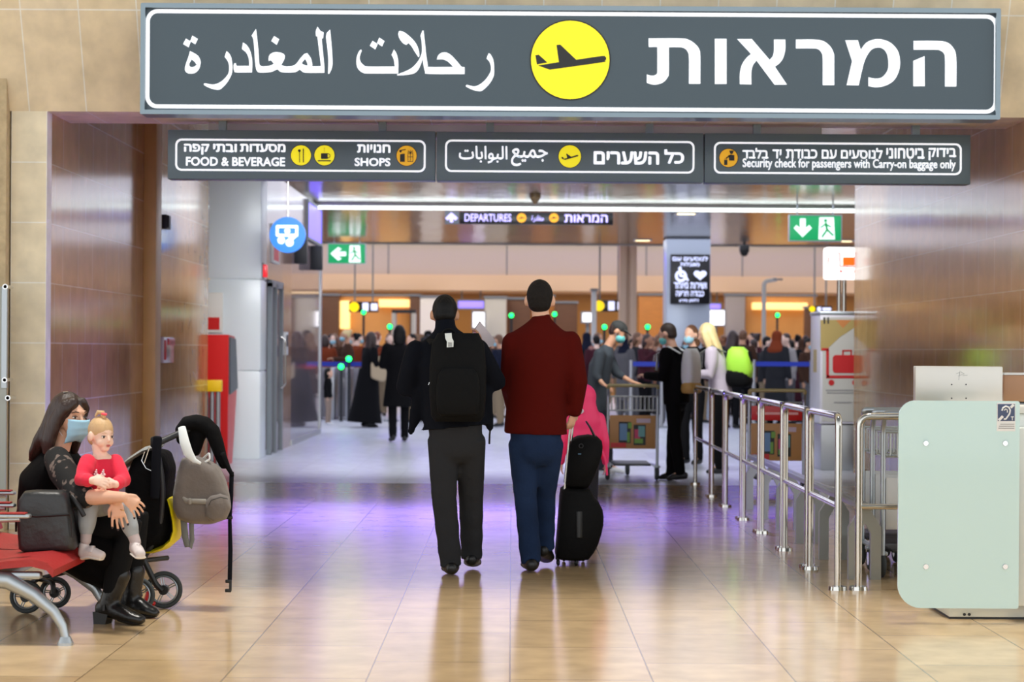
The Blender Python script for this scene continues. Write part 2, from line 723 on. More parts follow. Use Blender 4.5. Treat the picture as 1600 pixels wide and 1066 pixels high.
structure('ceiling', MB().bb(-16, 16, YF + 0.8, 44, HC, HC + 0.25), M_ceil)
structure('ceiling_hall', MB().bb(-16, 16, 44, 62, 7.2, 7.4), M_upper)
structure('ceiling_edge', MB().bb(-16, 16, 43.9, 44, HC - 0.03, 7.2), M_upper)
structure('wall_back', MB().bb(-16, 16, 58, 62, 3.56, 7.2), M_upper)
structure('trim_1', MB().bb(-16, 16, 57.8, 62, 3.10, 3.56), M_beige)
structure('wall_alcove', MB().bb(-16, 16, 61, 61.3, 0, 3.1), M_alcove)
structure('wall_hall_left', MB().bb(-16.2, -16, 20, 62, 0, 7.2), M_upper)
structure('wall_hall_right', MB().bb(16, 16.2, 20, 62, 0, 7.2), M_upper)
# seams in the panelled upper wall
m = MB()
for px in (607, 792, 1010, 1160):
    p = W(px, 400, 58)
    m.bb(p.x - 0.015, p.x + 0.015, 57.985, 58.0, 3.56, 5.5)
structure('trim_2', m, M_grey)
# pilaster on the left passage wall
structure('trim_3', MB().bb(XL, XL + 0.12, 19.2, 19.5, 0, HC, bevel=0.004), mat('pilaster_stone', (206, 166, 96), 0.4, vary=0.15, scale=5))
# off-white trim bar under the soffit, above the small signs
structure('trim_4', MB().bb(W(330, 200, 16.1).x, W(1280, 200, 16.1).x, 15.96, 16.2, 3.10, 3.21, bevel=0.005), M_offwhite)

# long strip lamp across the ceiling
t = thing('ceiling_strip_light', (0.3, 32, HC), 'long white strip light running across the mirrored ceiling of the passage', 'light')
MB().bb(-5, 6.2, 31.88, 32.12, HC - 0.05, HC - 0.005).build('housing', M_offwhite, t)
MB().bb(-4.98, 6.18, 31.90, 32.10, HC - 0.09, HC - 0.05, bevel=0.01).build('diffuser', M_lampstrip, t)

# recessed downlights that show in the ceiling
M_warmlamp = mat('warm_lamp', (255, 236, 200), 0.5, emit=(255, 226, 170), es=5.0)
for i, (px, py, lab) in enumerate(((1072, 333, 'square recessed ceiling downlight above the black information screen'),
                                   (1004, 375, 'recessed ceiling downlight beside the top of the beige pillar'),
                                   (1320, 376, 'recessed ceiling downlight under the right green exit sign'))):
    D = (HC - EYE) * F_PX / (546 + (px - 800) * ROLL - py)
    p = W(px, py, D)
    t = thing('ceiling_downlight', (p.x, D, HC), lab, 'light', 'recessed ceiling downlights')
    MB().ringplate(rrect(-0.19, 0.19, -0.19, 0.19, 0.02), rrect(-0.15, 0.15, -0.15, 0.15, 0.02), (p.x, D, HC - 0.01), UX, (0, 1, 0), 0.02).build('frame', M_white, t)
    MB().bb(p.x - 0.15, p.x + 0.15, D - 0.15, D + 0.15, HC - 0.012, HC - 0.004).build('diffuser', M_warmlamp, t)

# ceiling sprinkler and dome camera
p = W(836, 318, 30)
t = thing('ceiling_sensor', (p.x, 30, HC), 'small brown funnel shaped fitting on the ceiling above the departures board', 'sensor')
MB().cyl((p.x, 30, HC), (p.x, 30, HC - 0.05), 0.09, 0.085).build('base', mat('bronze', (120, 96, 60), 0.4), t)
MB().cyl((p.x, 30, HC - 0.05), (p.x, 30, HC - 0.14), 0.08, 0.02).build('cone', mat('bronze', (120, 96, 60), 0.4), t)
p = W(1163, 390, 43)
t = thing('dome_camera', (p.x, 43, HC), 'black dome security camera hanging at the ceiling edge right of the information screen', 'camera')
MB().cyl((p.x, 43, HC), (p.x, 43, p.z + 0.05), 0.03).build('stem', M_black, t)
MB().box((p.x, 43, p.z + 0.02), (0.2, 0.2, 0.16), bevel=0.02).build('housing', M_black, t)
MB().ell((p.x, 43, p.z - 0.06), (0.09, 0.09, 0.09)).build('dome', M_black, t)

# ------------------------------------------------------------------ white column, shop front on the left
CX0, CX1 = W(325, 500, 25).x, W(407, 500, 25).x
m = MB()
for z0, z1 in ((0, 1.10), (1.115, 2.25), (2.265, HC)):
    m.bb(CX0, CX1, 25, 25.6, z0, z1, bevel=0.008)
m.bb(CX0 + 0.02, CX1 - 0.02, 25.02, 25.58, 0.01, HC)
structure('pillar_white', m, M_clad)
GX = -3.16
structure('window_1', MB().bb(GX - 0.02, GX, 28.5, 32.8, 0.08, 3.0), None or mat('shop_glass', (190, 180, 190), 0.04, spec=0.9))
_g = MATS['shop_glass'].node_tree.nodes['Principled BSDF']
_g.inputs['Transmission Weight'].default_value = 0.75
_g.inputs['IOR'].default_value = 1.3
structure('wall_shop_pier', MB().bb(GX - 0.3, GX, 27.35, 28.5, 0, HC), mat('pier_stone', (150, 118, 104), 0.12, vary=0.2, scale=4))
structure('wall_shop_fascia', MB().bb(GX - 0.3, GX, 28.5, 32.8, 3.0, HC), mat('fascia_stone', (150, 130, 124), 0.15))
structure('trim_5', MB().bb(GX - 0.06, GX + 0.02, 32.7, 32.86, 0, HC), M_brush)
structure('trim_6', MB().bb(GX - 0.05, GX + 0.02, 28.5, 32.7, 0, 0.08), M_brush)
structure('wall_shop_back', MB().bb(-9.2, -9, 25.6, 44, 0, HC), mat('shop_wall', (150, 140, 150), 0.6))
m = MB()
for y in (26.0, 26.55, 27.25):
    m.bb(GX - 0.04, GX + 0.02, y, y + 0.09, 0, 2.25)
m.bb(GX - 0.04, GX + 0.02, 26.0, 27.34, 2.2, 2.29)
structure('door_1', m, M_grey)
structure('wall_shop_header', MB().bb(GX - 0.3, GX, 25.6, 27.35, 2.29, HC), MATS['fascia_stone'])
d1 = bpy.data.objects['door_1']
MB().bb(GX - 0.03, GX - 0.01, 26.09, 27.25, 0.02, 2.2).build('door_glass', MATS['shop_glass'], d1)
MB().tube([(GX + 0.01, 27.15, 0.85), (GX + 0.07, 27.15, 0.9), (GX + 0.07, 27.15, 1.5), (GX + 0.01, 27.15, 1.55)], 0.014, bend=0.03).build('door_handle', M_steel, d1)
t = thing('door_access_panel', (GX, 27.5, 1.35), 'small white access panel on the stone pier beside the glass door', 'panel')
MB().bb(GX, GX + 0.04, 27.45, 27.75, 1.30, 1.62, bevel=0.008).build('casing', M_white, t)
MB().bb(GX + 0.04, GX + 0.045, 27.5, 27.7, 1.42, 1.58).build('screen', M_dark, t)
# violet screen and red poster inside the shop
M_violet = mat('violet_screen', (120, 100, 255), 0.4, emit=(130, 110, 255), es=0.9)
t = thing('shop_screen', (GX, 31.6, 3.3), 'violet lit screen at the top of the shop front beside the hall', 'screen')
MB().bb(GX, GX + 0.03, 30.4, 32.6, 3.10, 3.64).build('panel', M_violet, t)
MB().ringplate(rrect(30.36, 32.64, 3.06, 3.68, 0.02), rrect(30.4, 32.6, 3.10, 3.64, 0.02), (GX + 0.02, 0, 0), (0, 1, 0), UZ, 0.05).build('frame', M_grey, t)
t = thing('red_poster', (GX, 26.6, 2.6), 'red poster above the glass door next to the white column', 'poster')
MB().bb(GX, GX + 0.02, 26.1, 26.75, 2.55, 3.0).build('sheet', mat('poster_red', (220, 60, 70), 0.5), t)
MB().ringplate(rrect(26.07, 26.78, 2.52, 3.03, 0.01), rrect(26.1, 26.75, 2.55, 3.0, 0.01), (GX + 0.015, 0, 0), (0, 1, 0), UZ, 0.03).build('frame', M_white, t)
for y, lab in ((28.9, 'dark wall speaker on the shop front nearer the blue banknote sign'), (31.2, 'dark wall speaker on the shop front nearer the hall')):
    t = thing('wall_speaker', (GX, y, 2.75), lab, 'speaker', 'wall speakers on the shop front')
    MB().bb(GX + 0.005, GX + 0.18, y - 0.1, y + 0.1, 2.62, 3.0, bevel=0.01).build('cabinet', M_dark, t)
    MB().bb(GX, GX + 0.02, y - 0.03, y + 0.03, 2.75, 2.85).build('bracket', M_grey, t)
t = thing('red_alarm_lamp', (CX1, 25.3, 2.3), 'small red alarm lamp on the edge of the white column', 'lamp')
MB().bb(CX1, CX1 + 0.06, 25.1, 25.24, 2.29, 2.45, bevel=0.01).build('lens', mat('red_lens', (240, 40, 50), 0.3, emit=(240, 30, 40), es=0.5), t)
MB().bb(CX1, CX1 + 0.015, 25.08, 25.26, 2.27, 2.47).build('backplate', M_grey, t)

# red cash machine in front of the column
D = 23.75
x0, x1 = W(300, 600, D).x, W(359, 600, D).x
t = thing('cash_machine', ((x0 + x1) / 2, 24.1, 0), 'tall red cash machine with dark slanted side at the white column', 'machine')
zt = W(340, 523, D).z
prof = [(D, 0), (D, zt), (D + 0.55, zt - 0.02), (D + 0.75, 0.86), (D + 0.4, 0)]
m = MB()
m.rings([[(x, a, b) for a, b in prof] for x in (x0, x1 - 0.02)])
m.build('cabinet', M_red, t)
MB().prism([(D + 0.08, 0.84), (D + 0.06, zt - 0.03), (D + 0.52, zt - 0.05), (D + 0.72, 0.9)], (x1 - 0.01, 0, 0), (0, 1, 0), UZ, 0.02).build('side_panel', mat('slate_panel', (72, 84, 90), 0.4), t)
q0, q1 = W(325, 520, 24.9), W(347, 457, 24.9)
t2 = thing('column_notice', (q0.x, 24.98, q0.z), 'white framed notice with red square on the column above the red cash machine', 'notice')
MB().bb(q0.x - 0.2, q1.x, 24.96, 24.995, q0.z, q1.z, bevel=0.01).build('board', M_offwhite, t2)
a, b = W(325, 515, 24.9), W(342, 496, 24.9)
MB().bb(a.x - 0.15, b.x, 24.945, 24.965, a.z, b.z).build('red_square', M_red, t2)
# stand of steel posts with a yellow head beside it
D = 23.45
a, b = W(316, 612, D), W(347, 594, D)
t = thing('queue_post_stand', ((a.x + b.x) / 2, D, 0), 'steel tube stand with yellow head in front of the red cash machine', 'stand')
MB().bb(a.x, b.x, D - 0.06, D + 0.06, a.z, b.z, bevel=0.01).build('head', M_yellow, t)
for k in range(3):
    x = a.x + (b.x - a.x) * (0.2 + 0.3 * k)
    MB().cyl((x, D, 0.0), (x, D, a.z), 0.028).build('post', M_brush, t)
MB().bb(a.x, b.x, D - 0.09, D + 0.09, 0, 0.03, bevel=0.008).build('base', M_grey, t)

# glass corner panel with chrome bolts at the far left
D = 14.9
a, b = W(-60, 606, D), W(12, 448, D)
t = thing('glass_wall_panel', (b.x, D, a.z), 'frosted glass panel with chrome bolts at the left picture edge beside stone pillar', 'panel')
MB().bb(a.x, b.x, D - 0.02, D, a.z - 0.9, b.z, bevel=0.004).build('pane', mat('frosted_panel', (176, 182, 174), 0.25), t)
MB().bb(b.x - 0.035, b.x + 0.004, D - 0.035, D + 0.005, a.z, b.z).build('edge_strip', M_alu, t)
for px, py in ((8, 448), (7, 594), (12, 622)):
    c = W(px, py, D - 0.04)
    MB().cyl(c, c + Vector((0, 0.2, 0)), 0.013).cyl(c, c + Vector((0, 0.03, 0)), 0.02).build('bolt', M_chrome, t)

# call point box and slim lamp on the left passage wall
yy = XL * F_PX / (255 - 800)
t = thing('emergency_call_box', (XL, yy, 1.4), 'clear box with red top on the left stone wall past the pilaster', 'alarm box')
p = W(255, 547, yy)
MB().bb(XL, XL + 0.06, yy - 0.30, yy + 0.30, p.z - 0.13, p.z + 0.13, bevel=0.01).build('case', mat('clear_case', (200, 190, 190), 0.15), t)
MB().bb(XL + 0.05, XL + 0.075, yy - 0.1, yy + 0.28, p.z + 0.05, p.z + 0.12, bevel=0.008).build('red_cover', M_red, t)
MB().bb(XL + 0.05, XL + 0.075, yy - 0.28, yy - 0.2, p.z - 0.1, p.z + 0.1, bevel=0.008).build('red_strip', M_red, t)
p = W(252, 347, yy)
t = thing('wall_bracket', (XL, yy, p.z), 'small dark bracket high on the left stone wall past the pilaster', 'bracket')
MB().bb(XL, XL + 0.05, yy - 0.12, yy + 0.12, p.z - 0.07, p.z + 0.07, bevel=0.006).build('plate', M_dark, t)
MB().bb(XL + 0.05, XL + 0.07, yy - 0.1, yy - 0.06, p.z - 0.06, p.z + 0.06).build('lip', M_dark, t)

# ------------------------------------------------------------------ the big departures sign
M_sign = mat('sign_face', (70, 88, 100), 0.35)
M_signframe = mat('sign_frame', (132, 148, 158), 0.3, metal=0.6)
M_letter = mat('sign_white', (246, 250, 252), 0.4, emit=(240, 246, 255), es=0.7)
M_signyel = mat('sign_yellow', (252, 240, 20), 0.4, emit=(252, 238, 10), es=0.42)
M_signora = mat('sign_amber', (250, 190, 30), 0.4, emit=(250, 186, 20), es=0.28)
M_ink = mat('sign_black', (34, 36, 38), 0.45)
DS = 14.55
SROT = Matrix.Rotation(0, 4, 'Y')


def sign_rect(x0, y0, x1, y1, D):
    """photo box of a level sign -> (x0, x1, z0, z1) on the plane at D (y given at the sign's middle)"""
    c = W((x0 + x1) / 2, (y0 + y1) / 2, D)
    hw, hh = (x1 - x0) / 2 / F_PX * D, (y1 - y0) / 2 / F_PX * D
    return c.x - hw, c.x + hw, c.z - hh, c.z + hh


def arc_box(mb, x0, x1, z0, z1, y0, y1):
    mb.bb(x0, x1, y0, y1, z0, z1)


def wstrip(mb, a, b, w, D, depth=0.004):
    """straight bar of pixel width w from pixel a to pixel b"""
    p, q = W(a[0], a[1], D), W(b[0], b[1], D)
    d = (q - p).normalized()
    n = Vector((-d.z, 0, d.x)) * (w / 2 / F_PX * D)
    pts = [p + n, q + n, q - n, p - n]
    mb.prism([(v.x, v.z) for v in pts], (0, D, 0), UX, UZ, depth)


x0, x1, z0, z1 = sign_rect(220, 9.5, 1562.5, 183, DS)
big = thing('departures_sign', ((x0 + x1) / 2, DS, z0), 'huge grey overhead sign with white Arabic and Hebrew lettering and yellow plane disc', 'sign')
MB().bb(x0 + 0.02, x1 - 0.02, DS + 0.02, DS + 0.22, z0 + 0.02, z1 - 0.02).build('face_panel', M_sign, big)
MB().ringplate(rrect(x0, x1, z0, z1, 0.01), rrect(x0 + 0.033, x1 - 0.033, z0 + 0.033, z1 - 0.033, 0.005), (0, DS + 0.1, 0), UX, UZ, 0.24).build('frame', M_signframe, big)
for q in (0.12, 0.5, 0.88):
    xx = x0 + (x1 - x0) * q
    MB().bb(xx - 0.05, xx + 0.05, DS + 0.2, DS + 0.62, z0 + 0.3, z0 + 0.36).build('wall_bracket', M_signframe, big)
b0, b1, c0, c1 = sign_rect(227, 18, 1560, 173, DS)
MB().ringplate(rrect(b0, b1, c0, c1, 0.085, 8), rrect(b0 + 0.028, b1 - 0.028, c0 + 0.028, c1 - 0.028, 0.06, 8), (0, DS + 0.018, 0), UX, UZ, 0.006).build('border_line', M_letter, big)


def zm(ox, oy, k):
    return lambda p: (ox + p[0] / k, oy + p[1] / k)


K = 1600 / 270.0
ar1 = [
    [(1457, 155, 1), (1420, 207), (1432, 330), (1440, 440), (1437, 563, 1), (1447, 566, 1), (1468, 525), (1479, 470), (1476, 380), (1468, 280)],
    [(1340, 128, 1), (1325, 170), (1325, 213, 1), (1340, 222, 1), (1352, 330), (1365, 430), (1372, 495, 1), (1292, 495, 1), (1290, 465), (1278, 420),
     (1245, 373, 1), (1215, 385), (1175, 430), (1150, 465), (1120, 488), (1080, 495), (1040, 495), (1003, 486, 1), (1030, 435), (1037, 405), (1030, 385),
     (1000, 370), (950, 365), (910, 378), (890, 405), (887, 447, 1), (905, 440), (920, 452), (936, 473, 1), (900, 490), (860, 495), (822, 494), (803, 478),
     (798, 440), (795, 380), (785, 270), (776, 190), (770, 150, 1), (730, 212, 1), (745, 245), (755, 330), (760, 430), (768, 500), (778, 535), (800, 553),
     (870, 553), (920, 545), (968, 522, 1), (995, 545), (1030, 553), (1110, 553), (1145, 545), (1175, 525, 1), (1200, 545), (1240, 556), (1404, 556, 1),
     (1403, 500), (1392, 380), (1382, 280), (1380, 238, 1), (1392, 235, 1), (1397, 180, 1), (1368, 168)],
    [(1225, 428, 1), (1198, 460), (1205, 477), (1250, 492, 1), (1243, 460)],
    [(938, 215, 1), (985, 245, 1), (962, 297, 1), (912, 262, 1)],
    [(650, 275, 1), (640, 335, 1), (680, 370), (700, 410), (707, 450), (707, 492, 1), (600, 492), (588, 485), (585, 468, 1), (570, 468, 1), (562, 495), (570, 540),
     (592, 553), (733, 553, 1), (736, 480), (733, 420), (715, 350), (685, 300)],
    [(498, 355, 1), (480, 408, 1), (510, 450), (522, 500), (515, 560), (480, 610), (430, 648), (370, 665), (300, 653), (288, 664), (300, 676), (350, 700),
     (410, 713), (445, 705), (500, 650), (540, 580), (551, 530), (550, 470), (540, 410), (520, 375)],
    [(160, 355, 1), (143, 415), (120, 480), (113, 525), (127, 553), (160, 563), (205, 557), (240, 525), (257, 475), (255, 440), (235, 400), (200, 375)],
    [(175, 432, 1), (153, 470), (157, 495), (175, 504), (200, 498), (222, 482, 1), (203, 455)],
    [(122, 240, 1), (166, 265, 1), (147, 320, 1), (96, 290, 1)],
    [(182, 212, 1), (232, 242, 1), (208, 292, 1), (161, 262, 1)]]
ar2 = [
    [(1325, 373, 1), (1305, 423, 1), (1335, 460), (1347, 520), (1330, 570), (1290, 625), (1240, 665), (1190, 682), (1125, 668), (1114, 680), (1130, 692),
     (1180, 715), (1235, 726), (1270, 717), (1330, 660), (1365, 600), (1375, 560), (1374, 480), (1365, 430), (1345, 390)],
    [(915, 367), (880, 375), (855, 400), (845, 433, 1), (905, 433), (950, 455), (997, 502, 1), (775, 502), (762, 488), (755, 450), (745, 380), (735, 280),
     (722, 165, 1), (712, 165, 1), (693, 212, 1), (703, 260), (707, 340), (700, 390), (670, 450), (620, 505), (560, 540), (475, 572, 1), (480, 580, 1),
     (570, 575), (635, 560), (670, 530), (695, 480), (715, 425, 1), (722, 490), (737, 545), (770, 566), (1102, 568, 1), (1102, 503, 1), (1075, 500), (1040, 460),
     (985, 400), (945, 373)],
    [(495, 172), (488, 200), (500, 240), (530, 280), (562, 298, 1), (582, 280, 1), (610, 310), (640, 360), (675, 412, 1), (684, 400, 1), (678, 350), (655, 290),
     (610, 235), (550, 185), (512, 170)],
    [(448, 340, 1), (425, 390, 1), (445, 430), (456, 497, 1), (210, 497), (170, 485), (140, 455), (130, 410), (148, 352), (138, 343), (118, 370), (102, 420),
     (102, 480), (120, 525), (160, 555), (215, 562), (487, 562, 1), (488, 480), (485, 430), (470, 375)],
    [(250, 260, 1), (297, 290, 1), (275, 340, 1), (225, 305, 1)],
    [(312, 230, 1), (360, 262, 1), (338, 312, 1), (291, 280, 1)]]
he1 = [
    [(80, 118, 1), (370, 118), (450, 132), (510, 170), (548, 220), (558, 285), (558, 540, 1), (453, 540, 1), (453, 300), (440, 240), (410, 210), (360, 200),
     (267, 200, 1), (267, 430), (255, 480), (215, 525), (160, 545), (110, 545), (63, 530, 1), (63, 453, 1), (95, 463), (130, 463), (152, 450), (160, 420),
     (160, 198, 1), (80, 198, 1)],
    [(693, 123, 1), (801, 123, 1), (801, 541, 1), (693, 541, 1)],
    [(900, 125, 1), (1035, 125, 1), (1200, 318, 1), (1230, 280), (1240, 225), (1240, 130, 1), (1345, 130, 1), (1345, 220), (1325, 300), (1290, 350), (1248, 380, 1),
     (1360, 547, 1), (1245, 547, 1), (1078, 323, 1), (1045, 370), (1031, 430), (1031, 545, 1), (924, 543, 1), (925, 440), (945, 360), (985, 300), (1028, 263, 1)]]
K2 = 1600 / 340.0
he2 = [
    [(17, 103, 1), (150, 103), (220, 115), (270, 155), (295, 205), (298, 250), (298, 438, 1), (214, 438, 1), (214, 245), (205, 200), (180, 174), (140, 168),
     (17, 168, 1)],
    [(380, 108, 1), (472, 108, 1), (494, 178, 1), (530, 130), (580, 105), (640, 101), (710, 125), (765, 185), (782, 260), (775, 330), (740, 400), (680, 440),
     (610, 454), (550, 445, 1), (550, 380, 1), (600, 390), (650, 380), (690, 330), (697, 270), (685, 205), (655, 170), (615, 162), (570, 180), (530, 240),
     (505, 320), (478, 440, 1), (390, 438, 1), (430, 262, 1)],
    [(882, 113, 1), (1050, 113), (1130, 125), (1180, 175), (1196, 250), (1196, 448, 1), (1113, 448, 1), (1113, 250), (1105, 205), (1080, 185), (1045, 178),
     (882, 178, 1)],
    [(880, 260, 1), (962, 225, 1), (964, 446, 1), (880, 446, 1)]]
for nm, sets in (('arabic_lettering', ((ar1, 270, 20, K), (ar2, 540, 20, K))), ('hebrew_lettering', ((he1, 1000, 40, K), (he2, 1240, 40, K2)))):
    m = MB()
    for polys, ox, oy, k in sets:
        fill_outlines(m, [smooth_outline(q) for q in polys], DS + 0.018, zm(ox, oy, k), 0.006)
    m.build(nm, M_letter, big, flat=True)


def plane_mark(mb, tx, D, depth=0.004):
    for q in ([(183, 488, 1), (375, 457, 1), (353, 298, 1), (388, 295, 1), (535, 435, 1), (770, 401), (805, 408), (814, 425), (800, 447), (765, 460),
               (290, 527, 1)], [(157, 393, 1), (188, 388, 1), (268, 460, 1), (172, 478, 1)]):
        fill_outlines(mb, [smooth_outline(q)], D, tx, depth)


m = MB()
disc(m, 891, 93.7, 63.2, DS + 0.016)
m.build('disc_rim', M_ink, big)
m = MB()
disc(m, 891, 93.7, 61.3, DS + 0.012)
m.build('yellow_disc', M_signyel, big)
m = MB()
plane_mark(m, zm(810, 20, K), DS + 0.008)
m.build('plane_symbol', M_ink, big, flat=True)

# ------------------------------------------------------------------ three smaller signs under the lintel
DT = 15.72
M_sign2 = mat('small_sign_face', (92, 112, 124), 0.35)  # face colour lightened to offset the shade under the lintel


def small_sign(x0, x1, ya, yb, label, border, hang=True):
    X0, X1, Z0, Z1 = sign_rect(x0, ya, x1, yb, DT)
    t = thing('overhead_sign', ((X0 + X1) / 2, DT, Z0), label, 'sign', 'small signs in a row under the lintel')
    MB().bb(X0, X1, DT, DT + 0.16, Z0, Z1, bevel=0.006).build('box', M_sign2, t)
    for q in (0.2, 0.8):
        xx = X0 + (X1 - X0) * q
        MB().bb(xx - 0.03, xx + 0.03, DT + 0.05, DT + 0.11, Z1 - 0.002, HL).build('hanger', M_signframe, t)
    a0, a1, c0, c1 = sign_rect(*border, DT)
    MB().ringplate(rrect(a0, a1, c0, c1, 0.05, 6), rrect(a0 + 0.014, a1 - 0.014, c0 + 0.014, c1 - 0.014, 0.038, 6), (0, DT - 0.001, 0), UX, UZ, 0.005).build('border_line', M_letter, t)
    return t


def lettering(t, items, D=DT, m=None, name='lettering'):
    for s, px, bold in items:
        mb = MB()
        text_fit(mb, s, px, D - 0.002, bold)
        mb.build(name, m or M_letter, t, flat=True)


def rev(s):
    return s[::-1]


def icon_disc(t, px, py, r, m, D=DT, name='icon_disc'):
    mb = MB()
    disc(mb, px, py, r + 0.9, D - 0.001)
    mb.build('disc_rim', M_ink, t)
    mb = MB()
    disc(mb, px, py, r, D - 0.004)
    return mb.build(name, m, t)


s1 = small_sign(262, 680, 204, 281, 'grey overhead sign reading FOOD & BEVERAGE and SHOPS, left of the row', (274, 218, 665, 268))
lettering(s1, [(rev('מסעדות'), (375, 225, 446, 237.5), 0.03), (rev('ובתי'), (333, 225, 370, 237.5), 0.03), (rev('קפה'), (287.5, 225, 327, 241.5), 0.03),
               ('FOOD & BEVERAGE', (290.5, 246, 445.5, 259), 0.025),
               (rev('חנויות'), (558, 226, 610, 238.5), 0.03), ('SHOPS', (554, 247, 610, 259.5), 0.025)])
o = icon_disc(s1, 470.3, 242.8, 15.6, M_signyel)
m = MB()
wstrip(m, (468, 237), (468, 254), 1.1, DT - 0.008)
disc(m, 467.7, 235.5, 2.2, DT - 0.008, seg=16)
wstrip(m, (474, 232), (474, 254), 1.6, DT - 0.008)
m.build('cutlery_symbol', M_ink, s1, flat=True)
icon_disc(s1, 507, 242.8, 15.6, M_signyel)
m = MB()
poly_px(m, [(501.5, 239.5), (512, 239.5), (512, 248.5), (501.5, 248.5)], DT - 0.008)
wstrip(m, (496.5, 251.3), (517, 251.3), 2, DT - 0.008)
c = W(512.3, 243.5, DT - 0.008)
m.torus(c, 0.017, 0.003, seg=20, sseg=6)
for k in range(4):
    wstrip(m, (506.5 + 0.8 * (k % 2), 237.5 - k * 1.8), (506.5 + 0.8 * ((k + 1) % 2), 237.5 - (k + 1) * 1.8), 0.5, DT - 0.008)
m.build('cup_symbol', M_ink, s1, flat=True)
icon_disc(s1, 635.3, 243.4, 15.6, M_signora)
m = MB()
poly_px(m, [(625, 241), (632.5, 240), (632.5, 253), (625, 253)], DT - 0.008)
wstrip(m, (624, 235.5), (634, 233.5), 1.4, DT - 0.008)
disc(m, 625.8, 236.6, 1.8, DT - 0.008, seg=12)
for a, b in (((637, 240), (645.5, 240)), ((637, 252.5), (645.5, 252.5)), ((637.3, 240), (637.3, 252.5)), ((645.2, 240), (645.2, 252.5)), ((641.2, 234), (641.2, 252.5)),
             ((637, 245), (645.5, 245)), ((637.5, 235), (641.2, 239.5)), ((645, 235), (641.2, 239.5)), ((636.5, 238), (646, 238))):
    wstrip(m, a, b, 0.8, DT - 0.008)
m.build('gift_symbol', M_ink, s1, flat=True)

s2 = small_sign(682, 1099, 207, 284, 'grey overhead sign for all gates, middle of the row under the lintel', (695.5, 219.5, 1085, 270))
lettering(s2, [('\uFECA\uFEF4\uFEE4\uFE9F', (798.5, 232, 855.8, 259.5), 0.012), ('\uFE95\uFE8E\uFE91\uFE8D\uFEEE\uFE92\uFEDF\uFE8D', (717, 228.5, 793, 255), 0.012),
               (rev('השערים'), (927.5, 237, 1030, 256.8), 0.03), (rev('כל'), (1038, 233.5, 1069, 255.5), 0.03)])
icon_disc(s2, 890.3, 244.5, 17.4, M_signyel)
m = MB()


def small_plane(p):
    x, y = (p[0] - 480) / 350.0 * 14.2, (p[1] - 430) / 350.0 * 14.2
    a = math.radians(-8)
    return (890.3 + x * math.cos(a) - y * math.sin(a), 245 + x * math.sin(a) + y * math.cos(a))


plane_mark(m, small_plane, DT - 0.008)
m.build('plane_symbol', M_ink, s2, flat=True)

s3 = small_sign(1101, 1516.5, 209.5, 287, 'grey overhead sign about security check with carry-on baggage, right of the row', (1115.5, 223, 1502.5, 272.5))
heb = [('בידוק', 1451, 1494, 231.5, 250.5), ('ביטחוני', 1385, 1444.5, 231.5, 248), ('לנוסעים', 1314, 1379, 231.5, 248), ('עם', 1284, 1307.5, 234, 248),
       ('כבודת', 1228, 1277, 233.5, 247.5), ('יד', 1207, 1221, 233.5, 247.5), ('בלבד', 1160, 1200.5, 231.5, 247.5)]
lettering(s3, [(rev(w), (a, c, b, d), 0.022) for w, a, b, c, d in heb] + [('Security check for passengers with Carry-on baggage only', (1160.3, 249.5, 1493.3, 265.5), 0.018)])
icon_disc(s3, 1138.3, 246.9, 14.2, M_signora)
m = MB()
disc(m, 1143, 238.3, 2.6, DT - 0.008, seg=16)
poly_px(m, [(1139.8, 235.3), (1146.2, 235.3), (1146.8, 237.3), (1139.2, 237.3)], DT - 0.009)
poly_px(m, [(1138, 243), (1142, 241.5), (1147.5, 242.5), (1147.5, 251), (1139.5, 251)], DT - 0.008)
wstrip(m, (1140.5, 243), (1134.5, 247.5), 2, DT - 0.008)
poly_px(m, [(1131.5, 250), (1136.5, 250), (1136.5, 258), (1131.5, 258)], DT - 0.008)
wstrip(m, (1133, 250), (1133, 247), 0.7, DT - 0.008)
wstrip(m, (1135.3, 250), (1135.3, 247), 0.7, DT - 0.008)
m.build('officer_symbol', M_ink, s3, flat=True)

# ------------------------------------------------------------------ hanging signs deeper in the passage
# DEPARTURES board
DD = 32.9
X0, X1, Z0, Z1 = sign_rect(718, 331.5, 958, 350.5, DD)
M_led = mat('led_text', (190, 180, 255), 0.5, emit=(196, 186, 255), es=1.5)
M_ledbox = mat('led_box', (14, 14, 18), 0.3)
t = thing('departures_board', ((X0 + X1) / 2, DD, Z0), 'black hanging board reading DEPARTURES in lilac light with two amber discs', 'sign')
MB().bb(X0, X1, DD, DD + 0.15, Z0, Z1, bevel=0.006).build('case', M_ledbox, t)
A0, A1, _, _ = sign_rect(695, 331, 717, 350, DD)
MB().bb(A0, A1, DD, DD + 0.15, Z0, Z1 + 0.01, bevel=0.006).build('arrow_box', M_grey, t)
for xx in (X0 + 0.5, X1 - 0.5):
    MB().bb(xx - 0.02, xx + 0.02, DD + 0.05, DD + 0.1, Z1, HC).build('hanger', M_grey, t)
m = MB()
poly_px(m, [(705.5, 332), (715.5, 341), (711.5, 344.5), (708, 341.5), (708, 347.5), (703, 347.5), (703, 341.5), (699.5, 344.5), (695.5, 341)], DD - 0.005)
m.build('arrow', M_led, t, flat=True)
lettering(t, [('DEPARTURES', (726, 334.5, 799, 346), 0.012), (rev('המראות'), (882, 335.5, 949.5, 347.5), 0.02), ('\uFE93\uFEAD\uFEA9\uFE8E\uFED0\uFEE3', (830.5, 336.5, 849.5, 347.5), 0.012)], DD, M_led)
